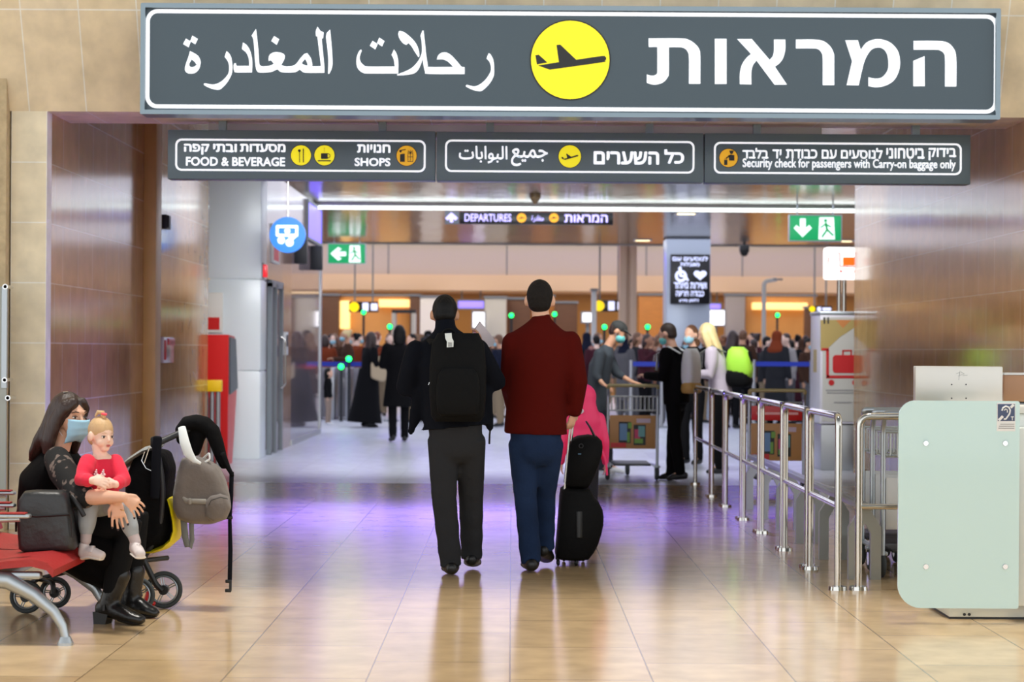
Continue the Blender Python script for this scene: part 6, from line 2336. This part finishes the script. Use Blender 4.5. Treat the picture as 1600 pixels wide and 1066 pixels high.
mb.build('lace_sleeve', M_lace, t)
mb = MB()
for s in 'RL':
    kn, hp, an = J['kn' + s], J['hp' + s], J['an' + s]
    mb.chain([(*hp, .10), (*(hp.lerp(kn, .5)), .09), (*kn, .072), (*(kn.lerp(an, .45) + V(-.015, 0, 0)), .068), (*(kn.lerp(an, .85)), .05)], side=S, seg=16)
mb.remesh(.012, 4)
mb.build('leggings', mat('black_leggings', (12, 13, 16), 0.85, bump=.3, bscale=12, spec=.2), t)
mb = MB()
mb.chain([(*X(80, 845, 10.28), .19, .10), (*X(120, 866, 10.22), .21, .105), (*X(148, 888, 10.19), .20, .09), (*X(168, 903, 10.18), .15, .065)], side=S, seg=18)
mb.chain([(*X(110, 842, 10.12), .10, .085), (*X(150, 858, 10.08), .11, .10), (*X(172, 868, 10.08), .09, .09)], side=S, seg=18)
mb.remesh(.014, 4)
mb.build('skirt', M_blk, t)
M_boot = mat('boot_leather', (10, 10, 11), 0.3, bump=.2, bscale=22, spec=.5)
for s, sh in (('R', (186, 898, 10.06)), ('L', (209, 892, 10.3))):
    an, to = J['an' + s], J['to' + s]
    heel = an + V(-.045, 0, 0)
    mb = MB()
    mb.chain([(*X(*sh), .056, .060), (*(X(*sh).lerp(an, .6)), .050, .054), (*an, .045, .050)], side=V(0, 1, 0), seg=16)
    gz = 0.0
    d = Vector((to.x - an.x, to.y - an.y, 0)).normalized()
    A = Vector((an.x, an.y, 0))
    L = (Vector((to.x, to.y, 0)) - A).length
    Q = lambda q, h: A + d * q + V(0, 0, h)
    sd = d.cross(V(0, 0, 1))
    mb.chain([(*Q(-.04, .075), .036, .045), (*Q(.01, .078), .040, .050), (*Q(L * .4, .056), .042, .044), (*Q(L * .7, .038), .045, .032), (*Q(L - .015, .029), .033, .025)], side=sd, seg=16)
    mb.remesh(.009, 3)
    bt = mb.build('boot', M_boot, t)
    mb = MB()
    mb.prism([(-.068, 0.0), (-.074, .06), (.012, .055), (-.002, 0.0)], A, d, V(0, 0, 1), .064)
    mb.build('heel', M_black, bt)
    mb = MB()
    mb.chain([(*Q(L * .34, .026), .030, .013), (*Q(L * .66, .014), .036, .013), (*Q(L - .025, .014), .027, .012)], side=sd, seg=14)
    mb.build('sole', M_black, bt)
    MB().box(X(sh[0] - 24, sh[1] + 52, sh[2] - .05), (.012, .004, .03)).build('buckle', M_dark, bt)

# ---------- toddler on her lap
DTd = 9.95
X = lambda x, y, D=DTd: W(x, y, D)
t = thing('person', X(160, 795), 'toddler in red sweatshirt and grey leggings sitting on the masked woman\'s lap', 'person')
fw = V(.72, -.69, -.04)
J = dict(pelvis=X(152, 782, 10.03), waist=X(155, 763, 10.0), chest=X(158, 738, 9.97), neck=X(157, 712, 9.96), head=X(158, 679, 9.95), hf=fw, hu=V(.02, 0, 1), side=V(.69, .72, 0) * -1,
         shR=X(137, 722, 9.88), shL=X(180, 722, 10.0), elR=X(128, 750, 9.80), elL=X(192, 751, 9.92), wrR=X(143, 751, 9.73), wrL=X(180, 757, 9.80), hdR=V(.95, -.15, -.10), hdL=V(-.95, -.3, .02))
hk = .74
J['hnR'] = V(0.0, .8, -.6)
J['hsR'] = V(.1, 0.3, 1)
J['hnL'] = V(0, .8, -.6)
J['hsL'] = V(0, 0.3, 1)
mb = MB()
r_, f_, u_ = frame(J['hf'], J['hu'])
P = lambda a, b, h: J['head'] + (r_ * a + f_ * b + u_ * h) * hk
R = rotm(r_, f_, u_)
head_shape(mb, J['head'], J['hf'], J['hu'], hk, True)
mb.chain([(*P(0, -.02, -.08), .036), (*J['neck'], .036), (*X(157, 720, 9.96), .05)], seg=14)
mb.chain([(*J['pelvis'], .08, .07), (*J['chest'], .085, .065), (*X(157, 722, 9.96), .07, .05)], side=J['side'], seg=16)
for s in 'RL':
    mb.chain([(*J['sh' + s], .03), (*J['el' + s], .028), (*J['wr' + s], .021)], side=V(0, 0, 1), seg=12)
    d = J['hd' + s].normalized()
    n = (J['hn' + s] - d * J['hn' + s].dot(d)).normalized()
    hand_shape(mb, J['wr' + s], d, n, J['hs' + s], .62, .55, rf=.0098)
legs = {'R': [X(145, 783, 9.97), X(138, 790, 9.85), X(134, 842, 9.84)], 'L': [X(168, 785, 9.98), X(194, 797, 9.83), X(211, 845, 9.82)]}
for s in 'RL':
    a, b, c = legs[s]
    mb.chain([(*a, .045), (*b, .04), (*c, .026)], seg=12)
mb.remesh(.004, 4)
mb.build('body', SKIN[3], t)
face_parts(t, J['head'], J['hf'], J['hu'], hk, child=True, brow=mat('eyebrow_fair', (196, 158, 122), .8))
m = MB()
m.ell(P(0, -.009, .028), (.081 * hk, .097 * hk, .096 * hk), R)
m.ell(P(0, -.05, -.03), (.068 * hk, .056 * hk, .055 * hk), R)
m.remesh(.007, 3)
m.build('hair', mat('hair_toddler', (206, 170, 124), .5, vary=.2, scale=30, bump=.4, bscale=40, stretch=(1, 1, .15)), t)
m = MB()
tp = P(.0, .02, .118)
m.chain([(*tp, .012, .012), (*(tp + V(-.006, 0, .022)), .014, .014), (*(tp + V(-.028, 0, .026)), .012, .01), (*(tp + V(-.04, 0, .006)), .006, .005)], side=V(0, 1, 0), seg=12)
m.build('topknot', MATS['hair_toddler'], t)
MB().torus(tp + V(.004, -.006, .016), .010, .006, axis=(.2, 0, 1), seg=20, sseg=8).build('hair_band', mat('band_coral', (255, 90, 110), .5), t)
M_tred = mat('toddler_red', (226, 34, 66), 0.85, bump=0.3, bscale=16, sheen=.1)
mb = MB()
mb.chain([(*X(153, 786, 10.03), .105, .09), (*X(155, 765, 10.0), .105, .085), (*X(158, 740, 9.97), .108, .08), (*X(157, 725, 9.96), .092, .060), (*X(157, 716, 9.96), .053, .048)], side=J['side'], seg=20, round_ends=False)
for s in 'RL':
    a, b, c = J['sh' + s], J['el' + s], J['wr' + s]
    mb.chain([(*a, .042), (*(a.lerp(b, .5)), .043), (*b, .042), (*(b.lerp(c, .6)), .036), (*(b.lerp(c, .85)), .030)], side=V(0, 1, 0), seg=14)
mb.remesh(.008, 4)
mb.build('sweatshirt', M_tred, t)
m = MB()
for px in (150, 161):
    b0 = X(px, 741, 9.862)
    for dx, dz, rr in ((0, .010, .007), (-.006, -.002, .007), (.006, -.003, .007), (0, -.014, .007), (.002, .02, .004)):
        m.ell(b0 + V(dx, 0, dz), (rr, .012, rr), seg=10, rings=6)
m.build('flower_print', mat('print_pinkwhite', (240, 214, 216), .6), t)
mb = MB()
a, b, c = legs['R']
mb.chain([(*a, .062), (*b, .054), (*(b.lerp(c, .6)), .044), (*(b.lerp(c, .75)), .036)], seg=14)
a, b, c = legs['L']
mb.chain([(*a, .062), (*(a.lerp(b, .5)), .058), (*b, .052), (*(b.lerp(c, .6)), .042), (*(b.lerp(c, .75)), .034)], seg=14)
mb.chain([(*X(152, 784, 10.02), .10, .08), (*X(157, 786, 9.97), .09, .07)], side=V(0, 1, 0), seg=14)
mb.remesh(.009, 4)
mb.build('leggings', mat('toddler_grey', (158, 164, 168), .85, bump=.25, bscale=20, sheen=.1), t)
for s in 'RL':
    a, b, c = legs[s]
    MB().chain([(*(b.lerp(c, .72)), .030), (*(b.lerp(c, 1.05)), .027)], seg=14).build('sock', mat('sock_stripe', (186, 172, 172), .8), t)
M_tshoe = mat('toddler_shoe', (214, 204, 202), .5, bump=.15, bscale=20)
for s, heel, mid_, toe in (('R', X(131, 864, 9.84), X(143, 863, 9.82), X(158, 868, 9.80)), ('L', X(211, 857, 9.82), X(215, 860, 9.78), X(219, 866, 9.72))):
    mb = MB()
    sd = (toe - heel).cross(V(0, 0, 1)).normalized()
    mb.chain([(*heel, .027, .034), (*mid_, .030, .030), (*toe, .028, .022)], side=sd, seg=16)
    mb.chain([(*(heel + V(0, 0, .035)), .026, .026), (*heel, .03, .03)], side=sd, seg=14)
    mb.remesh(.006, 3)
    so = mb.build('shoe', M_tshoe, t)
    m = MB()
    dn_ = V(0, 0, -.024) if s == 'R' else V(.004, -.012, -.022)
    m.chain([(*(heel + dn_ * 1.1), .029, .009), (*(mid_ + dn_), .033, .009), (*(toe + dn_ * .75), .028, .008)], side=sd, seg=14)
    m.build('sole', mat('shoe_sole', (226, 218, 208), .6), so)
    m = MB()
    m.chain([(*(mid_ + V(0, -.030, .004)), .010, .004), (*(mid_ + V(0.004, -.01, .030)), .010, .004), (*(mid_ + V(0.006, .02, .026)), .010, .004)], side=(toe - heel).normalized(), seg=10)
    m.build('velcro_strap', M_tshoe, so)

# ---------- group around the trolley
def place_joints(J, off, rz):
    Rm = Matrix.Rotation(rz, 3, 'Z')
    out = {}
    for n, v in J.items():
        if not isinstance(v, Vector):
            out[n] = v
            continue
        w = Rm @ v
        if n not in ('hf', 'hu', 'side') and not n.startswith(('hd', 'hn', 'hs')):
            w = w + off
        out[n] = w
    return out


M_jacketblack = mat('black_jacket', (9, 9, 12), .85, bump=.3, bscale=10, spec=.15)
M_blackpants = mat('black_pants', (9, 9, 12), .85, spec=.15)
M_whitepack = mat('white_pack', (238, 242, 244), .6, bump=.2, bscale=20)
M_sneak = mat('white_sneaker', (222, 222, 226), .5)

# man in dark cap, leaning over the trolley handle
p = G(944, 742)
t = thing('person', (p.x, p.y, 0), 'man in dark cap and grey top leaning on the luggage trolley handle', 'person')
Dc = p.y
X = lambda x, y, dd=0.0: W(x, y, Dc + dd)
J = dict(pelvis=X(934, 632), waist=X(934, 606), chest=X(938, 573), neck=X(950, 542), head=X(966, 518), hf=V(.86, -.15, -.5), hu=V(.5, 0, .86), side=V(.1, -1, 0),
         shR=X(937, 553, -.2), shL=X(948, 552, .2), elR=X(932, 588, -.24), elL=X(964, 584, .16), wrR=X(942, 600, -.3), wrL=X(988, 597, .05), hdR=V(.5, -.3, -.3), hdL=V(1, -.1, -.25),
         hpR=X(935, 642, -.09), hpL=X(937, 640, .09), knR=X(940, 690, -.1), knL=X(948, 690, .12), anR=X(940, 735, -.1), anL=X(950, 733, .15), toR=V(0, 0, 0), toL=V(0, 0, 0))
for s, dx in (('R', .16), ('L', .2)):
    J['an' + s].z = .09
    J['to' + s] = V(J['an' + s].x + dx, J['an' + s].y - .02, 0)
body(t, J, 1.0, SKIN[1], vox=.013)
top(t, J, 1.0, mat('slate_top', (52, 59, 65), .85, vary=.15, scale=5), 'top', cuff=.35, hem=-.08, vox=.016)
trousers(t, J, 1.0, mat('dark_denim', (28, 32, 44), .85), vox=.016)
shoes(t, J, 1.0, M_sneak)
hair(t, J, 1.0, HAIR[1])
r_, f_, u_ = frame(J['hf'], J['hu'])
P = lambda a, b, h: J['head'] + r_ * a + f_ * b + u_ * h
m = MB()
m.ell(P(0, -.012, .045), (.088, .102, .075), rotm(r_, f_, u_))
m.chain([(*P(0, .07, .045), .07, .014), (*P(0, .13, .035), .075, .008), (*P(0, .155, .03), .05, .006)], side=r_, seg=14)
m.remesh(.01, 3)
m.build('cap', mat('dark_cap', (46, 48, 46), .8), t)
mask(t, J, 1.0, M_teal)

# dark clad traveller with white backpack
p = G(1056, 752)
t = thing('person', (p.x, p.y, 0), 'traveller in black clothes with white backpack standing right of the luggage trolley', 'person')
J = place_joints(pose(.97, 'front', stride=.10, lean=.06, head_down=.35), Vector((p.x, p.y, 0)), math.radians(62))
body(t, J, .97, SKIN[0], vox=.013)
top(t, J, .97, M_jacketblack, 'jacket', hem=-.10, w=1.08, d=1.1, vox=.016, arm=1.1)
trousers(t, J, .97, M_blackpants, vox=.016)
shoes(t, J, .97, mat('black_sneaker', (26, 26, 28), .5))
hair(t, J, .97, HAIR[2] if False else mat('hair_ash', (62, 50, 42), .6, vary=.2, scale=30), 'short')
mask(t, J, .97, M_teal)
fd = Matrix.Rotation(math.radians(62), 3, 'Z') @ V(0, 1, 0)
bp = thing('white_backpack', J['chest'] - fd * .2, 'white backpack with tan bottom worn by the traveller in black clothes', 'backpack')
m = MB()
pack_shape(m, J['chest'] - fd * .12 + V(0, 0, -.04), J['side'], -fd, V(0, 0, 1), .30, .44, .16)
m.build('pack_body', M_whitepack, bp, angle=70)
m = MB()
pack_shape(m, J['chest'] - fd * .12 + V(0, 0, -.24), J['side'], -fd, V(0, 0, 1), .31, .14, .17)
m.build('tan_base', mat('tan_leather', (200, 160, 90), .6), bp, angle=70)
for s in 'RL':
    sh = J['sh' + s] * .62 + J['neck'] * .38
    MB().chain([(*(sh - fd * .13 + V(0, 0, -.02)), .03, .008), (*(sh + V(0, 0, .05)), .032, .009), (*(sh + fd * .13 + V(0, 0, -.03)), .03, .008), (*(sh + fd * .14 + V(0, 0, -.2)), .028, .008)], side=J['side'], seg=10).build('shoulder_strap', M_whitepack, bp)

# masked brown haired traveller behind them
p = G(1081, 726)
t = thing('person', (p.x, p.y, 0), 'brown haired traveller with pale blue mask between white backpack and blonde woman', 'person')
J = place_joints(pose(.98, 'front', head_down=.15), Vector((p.x, p.y, 0)), math.radians(140))
body(t, J, .98, SKIN[0], vox=.014)
top(t, J, .98, M_jacketblack, 'jacket', vox=.017)
trousers(t, J, .98, M_blackpants, vox=.017)
shoes(t, J, .98, mat('black_sneaker', (26, 26, 28), .5))
hair(t, J, .98, HAIR[2], 'bob')
mask(t, J, .98, M_mask)

# blonde woman with lime backpack
p = G(1126, 740)
t = thing('person', (p.x, p.y, 0), 'blonde woman in pale lilac sweater with lime backpack at the barrier row', 'person')
J = place_joints(pose(.98, 'front', lean=.12, head_down=.3), Vector((p.x, p.y, 0)), math.radians(78))
body(t, J, .98, SKIN[0], vox=.013)
top(t, J, .98, mat('lilac_sweater', (196, 184, 196), .85, bump=.2, bscale=12, sheen=.1), 'sweater', hem=-.10, w=1.02, vox=.016, arm=1.1)
trousers(t, J, .98, M_blackpants, vox=.016)
shoes(t, J, .98, mat('black_sneaker', (26, 26, 28), .5))
hair(t, J, 1.02, HAIR[3], 'long')
fd = Matrix.Rotation(math.radians(78), 3, 'Z') @ V(0, 1, 0)
bp = thing('lime_backpack', J['chest'] - fd * .2, 'lime green and black backpack worn by the blonde woman', 'backpack')
m = MB()
pack_shape(m, J['chest'] - fd * .12 + V(0, 0, .0), J['side'], -fd, V(0, 0, 1) + fd * .12, .36, .38, .30)
m.build('pack_body', mat('lime_cloth', (176, 240, 70), .6, bump=.2, bscale=14), bp, angle=70)
m = MB()
pack_shape(m, J['chest'] - fd * .11 + V(0, 0, -.16), J['side'], -fd, V(0, 0, 1) + fd * .12, .37, .24, .31)
m.build('black_base', M_pack, bp, angle=70)
m = MB()
for s in (-.09, 0.0, .08):
    o_ = J['chest'] - fd * .385 + J['side'] * s
    m.chain([(*(o_ + V(0, 0, .12)), .012, .012), (*(o_ + V(0, 0, .03) - fd * .02), .012, .012), (*(o_ + V(0, 0, -.04) - fd * .02), .006, .008)], side=J['side'], seg=8)
m.build('black_stripes', M_pack, bp)
for s in 'RL':
    sh = J['sh' + s] * .62 + J['neck'] * .38
    MB().chain([(*(sh - fd * .13 + V(0, 0, -.02)), .03, .008), (*(sh + V(0, 0, .05)), .032, .009), (*(sh + fd * .13 + V(0, 0, -.03)), .03, .008), (*(sh + fd * .14 + V(0, 0, -.2)), .028, .008)], side=J['side'], seg=10).build('shoulder_strap', mat('grey_strap', (120, 122, 118), 0.8), bp)

# woman with beige coat and long black skirt, left
p = G(574, 668)
t = thing('person', (p.x, p.y, 0), 'brown haired woman in black with long wide skirt carrying beige coat, left of backpack man', 'person')
J = place_joints(pose(.97, 'front', lean=.05), Vector((p.x, p.y, 0)), math.radians(-60))
body(t, J, .97, SKIN[0], vox=.018)
top(t, J, .97, M_jacketblack, 'jacket', vox=.02)
shoes(t, J, .97, mat('black_sneaker', (26, 26, 28), .5))
hair(t, J, .97, HAIR[1], 'long')
m = MB()
o_ = Vector((p.x, p.y, 0))
m.chain([(*(o_ + V(0, 0, 1.05)), .15, .13), (*(o_ + V(0, 0, .8)), .20, .17), (*(o_ + V(-.03, 0, .4)), .25, .22), (*(o_ + V(-.05, 0, .09)), .31, .27)], side=V(1, 0, 0), seg=24, round_ends=False)
m.build('long_skirt', M_blackpants, t)
bt = thing('beige_coat', J['wrR'], 'beige coat draped over the arm of the woman in long black skirt', 'coat')
m = MB()
q = J['wrR'].lerp(J['elR'], .4)
m.chain([(*(q + V(.02, -.08, .10)), .20, .04), (*(q + V(0, -.10, -.05)), .2, .05), (*(q + V(-.06, -.10, -.25)), .14, .045)], side=(1, 0, .5), seg=14)
m.remesh(.02, 3)
m.build('cloth', mat('beige_coat', (180, 160, 130), .85), bt)

# black clad woman behind the backpack man
p = G(623, 691)
t = thing('person', (p.x, p.y, 0), 'black haired woman in long black coat and boots walking left of the backpack man', 'person')
J = place_joints(pose(1.0, 'front', stride=.1), Vector((p.x, p.y, 0)), math.radians(10))
body(t, J, 1.0, SKIN[0], vox=.016)
top(t, J, 1.0, M_jacketblack, 'coat', hem=-.42, w=1.15, d=1.15, flare=1.25, arm=1.2, vox=.02)
trousers(t, J, 1.0, M_blackpants, vox=.018)
shoes(t, J, 1.0, mat('black_sneaker', (26, 26, 28), .5))
hair(t, J, 1.05, HAIR[0], 'bob')

# dark haired child by the gates
p = G(512, 664)
t = thing('person', (p.x, p.y, 0), 'small dark haired child in black jacket by the glass gates at left', 'person')
J = place_joints(pose(.58), Vector((p.x, p.y, 0)), math.radians(-100))
J['hk'] = .8
body(t, J, .58, SKIN[0], vox=.016, child=True)
top(t, J, .58, M_jacketblack, 'jacket', vox=.016, w=1.15)
trousers(t, J, .58, mat('beige_trousers', (150, 130, 116), .85), vox=.016)
shoes(t, J, .58, M_sneak)
hair(t, J, .8, HAIR[0], 'bob')

# ---------- passengers in the far hall: six builds, each copied with its own clothes
CLOTH = {n: mat('cloth_' + n.replace(' ', '_'), tuple(int(q * .8) for q in c), .85, spec=.2, vary=.12, scale=6) for n, c in
         (('black', (18, 18, 20)), ('maroon', (76, 28, 40)), ('tan', (166, 128, 98)), ('grey', (110, 108, 110)), ('navy', (22, 28, 52)), ('white', (204, 198, 196)), ('rust', (150, 66, 32)),
          ('dusty pink', (190, 136, 126)), ('olive', (74, 74, 50)), ('brown', (84, 56, 40)), ('pale blue', (140, 158, 190)), ('charcoal', (44, 46, 50)))}
TROU = [M_blackpants, mat('dark_denim', (28, 32, 44), .85), mat('grey_slacks', (84, 84, 88), .85), mat('khaki_pants', (132, 114, 88), .85)]
HN = ['black', 'dark brown', 'brown', 'blonde', 'grey', 'auburn']


def proto(kind):
    root = thing('person', (0, 0, 0), 'passenger', 'person')
    k = 1.0
    J = pose(1.0, {'man': 'down', 'woman': 'front', 'scarf': 'down', 'phone': 'phone', 'pack': 'down', 'bun': 'front'}[kind], stride=.05 if kind in ('man', 'pack') else 0, lean=.03, head_down=.12)
    body(root, J, k, SKIN[0], vox=.022)
    top(root, J, k, CLOTH['grey'], 'jacket', hem={'scarf': -.5, 'woman': -.12}.get(kind, -.1), vox=.026, w=1.05, sm=3, flare=1.2 if kind == 'scarf' else 1.0)
    trousers(root, J, k, TROU[0], vox=.024, sm=3)
    shoes(root, J, k, M_shoe)
    hair(root, J, k, HAIR[0], {'man': 'short', 'woman': 'long', 'scarf': 'scarf', 'phone': 'bob', 'pack': 'short', 'bun': 'bun'}[kind], vox=.018, name='headscarf' if kind == 'scarf' else 'hair')
    if kind in ('woman', 'man', 'bun'):
        mask(root, J, k, M_mask)
    if kind == 'pack':
        m = MB()
        pack_shape(m, J['chest'] + V(0, -.12, -.06), V(1, 0, 0), V(0, -1, 0), V(0, 0, 1), .30, .44, .18)
        m.build('rucksack', CLOTH['black'], root, angle=70)
    for ch in root.children:
        for sl in ch.material_slots:
            mm = sl.material
            sl.link = 'OBJECT'
            sl.material = mm
    return root


KINDS = ['man', 'woman', 'scarf', 'phone', 'pack', 'bun']
protos = {q: proto(q) for q in KINDS}
used_p = {q: False for q in KINDS}
rnd = random.Random(11)
rows = []
xs1 = [508, 528, 541, 556, 592, 648, 662, 676]
slots = []
keep = [(SX0, SX1, 41, 41.9), (W(968, 450, 46).x, W(995, 450, 46).x, 46, 46.4), (W(1193, 560, 45).x, W(1193, 560, 45).x, 45, 45), (W(924, 500, 46.8).x, W(932, 500, 46.8).x, 46.8, 47)]
keep += [(-5.6, -2.4, 38.9, 40.2), (-5.0, -2.2, 38.4, 38.4), (2.0, 3.2, 36, 36), (4.0, 5.4, 34.5, 34.5)]
keep += [(W(a, b, c).x, W(a, b, c).x, c, c) for a, b, c, _, _ in lamps] + [(W(612, 489, 50).x, W(649, 484, 50).x, 50, 50.5)]
for (D, xs) in ((37.3, [648, 668, 688, 762, 781, 928, 975, 992, 1008, 1026, 1042, 1098, 1145, 1162, 1180, 1197, 1214, 1231, 1248, 1262]), (41.5, [506, 523, 541, 559, 590, 605, 646, 664, 757, 774, 930, 985, 1003, 1022, 1070, 1096, 1150, 1168, 1183, 1199, 1218, 1236, 1254]),
                (44.5, [514, 533, 551, 580, 600, 655, 672, 765, 783, 922, 976, 995, 1014, 1036, 1061, 1086, 1140, 1160, 1176, 1208, 1228, 1246, 1262]),
                (49.0, [519, 546, 568, 628, 742, 772, 924, 956, 990, 1028, 1052, 1078, 1134, 1170, 1193, 1222, 1240])):
    for x in xs:
        for _ in range(80):
            xx, dd = x + rnd.uniform(-5, 5), D + rnd.uniform(-1.6, 1.6)
            P_ = W(xx, 546, dd)
            if all((P_.x - W(a, 546, b).x) ** 2 + (dd - b) ** 2 > .75 ** 2 for a, b in slots) and all(not (a - .45 < P_.x < b + .45 and c - .5 < dd < d + .5) for a, b, c, d in keep):
                slots.append((xx, dd))
                break
combos = [(a, h, kd) for a in CLOTH for h in range(len(HN)) for kd in KINDS]
rnd.shuffle(combos)
dark = ['black', 'charcoal', 'navy', 'maroon', 'brown', 'black', 'charcoal', 'grey']
seen = set()


def where(x):
    if x < 612:
        return 'in the far queue at left'
    if x < 700:
        return 'behind the backpack man'
    if x < 800:
        return 'between the two walking men'
    if x < 960:
        return 'right of the red sweater'
    if x < 1040:
        return 'behind the capped man'
    if x < 1130:
        return 'beyond the white backpack'
    return 'in the far queue at right'


for i, (x, D) in enumerate(slots):
    left = x < 700
    while True:
        kd = rnd.choice(KINDS)
        cl = rnd.choice(list(CLOTH)) if rnd.random() < (.75 if left else .45) else rnd.choice(dark)
        hh = rnd.randrange(6) if rnd.random() < .35 else rnd.randrange(3)
        sc = rnd.choice(list(CLOTH))
        key = (kd, cl, hh if kd != 'scarf' else sc, where(x))
        if key not in seen:
            seen.add(key)
            break
    r = protos[kd] if not used_p[kd] else copy_tree(protos[kd])
    used_p[kd] = True
    p = W(x, 546, D)
    r.location = (p.x, D, 0)
    sz = rnd.uniform(.93, 1.03)
    r.scale = (sz, sz, sz)
    r.rotation_euler = (0, 0, rnd.uniform(-PI, PI))
    tr_ = rnd.choice(TROU)
    sk = rnd.choice(SKIN)
    for ch in [q for q in bpy.data.objects if q.parent == r]:
        b = ch.name.split('.')[0]
        mm = {'body': sk, 'jacket': CLOTH[cl], 'trousers': tr_, 'hair': HAIR[hh], 'headscarf': CLOTH[sc]}.get(b)
        if mm:
            ch.material_slots[0].material = mm
    wh = where(x)
    if kd == 'scarf':
        lab = 'passenger in long %s coat and %s headscarf %s' % (cl, sc, wh)
    elif kd == 'pack':
        lab = '%s haired passenger in %s jacket with black rucksack %s' % (HN[hh], cl, wh)
    elif kd == 'phone':
        lab = '%s haired passenger in %s top raising one hand %s' % (HN[hh], cl, wh)
    elif kd == 'bun':
        lab = 'masked passenger with %s bun and %s top %s' % (HN[hh], cl, wh)
    elif kd == 'woman':
        lab = 'masked passenger with long %s hair, %s top, %s' % (HN[hh], cl, wh)
    else:
        lab = 'short haired %s passenger with mask and %s jacket %s' % (HN[hh], cl, wh)
    r['label'] = lab
    r['group'] = 'passengers queuing in the far hall'
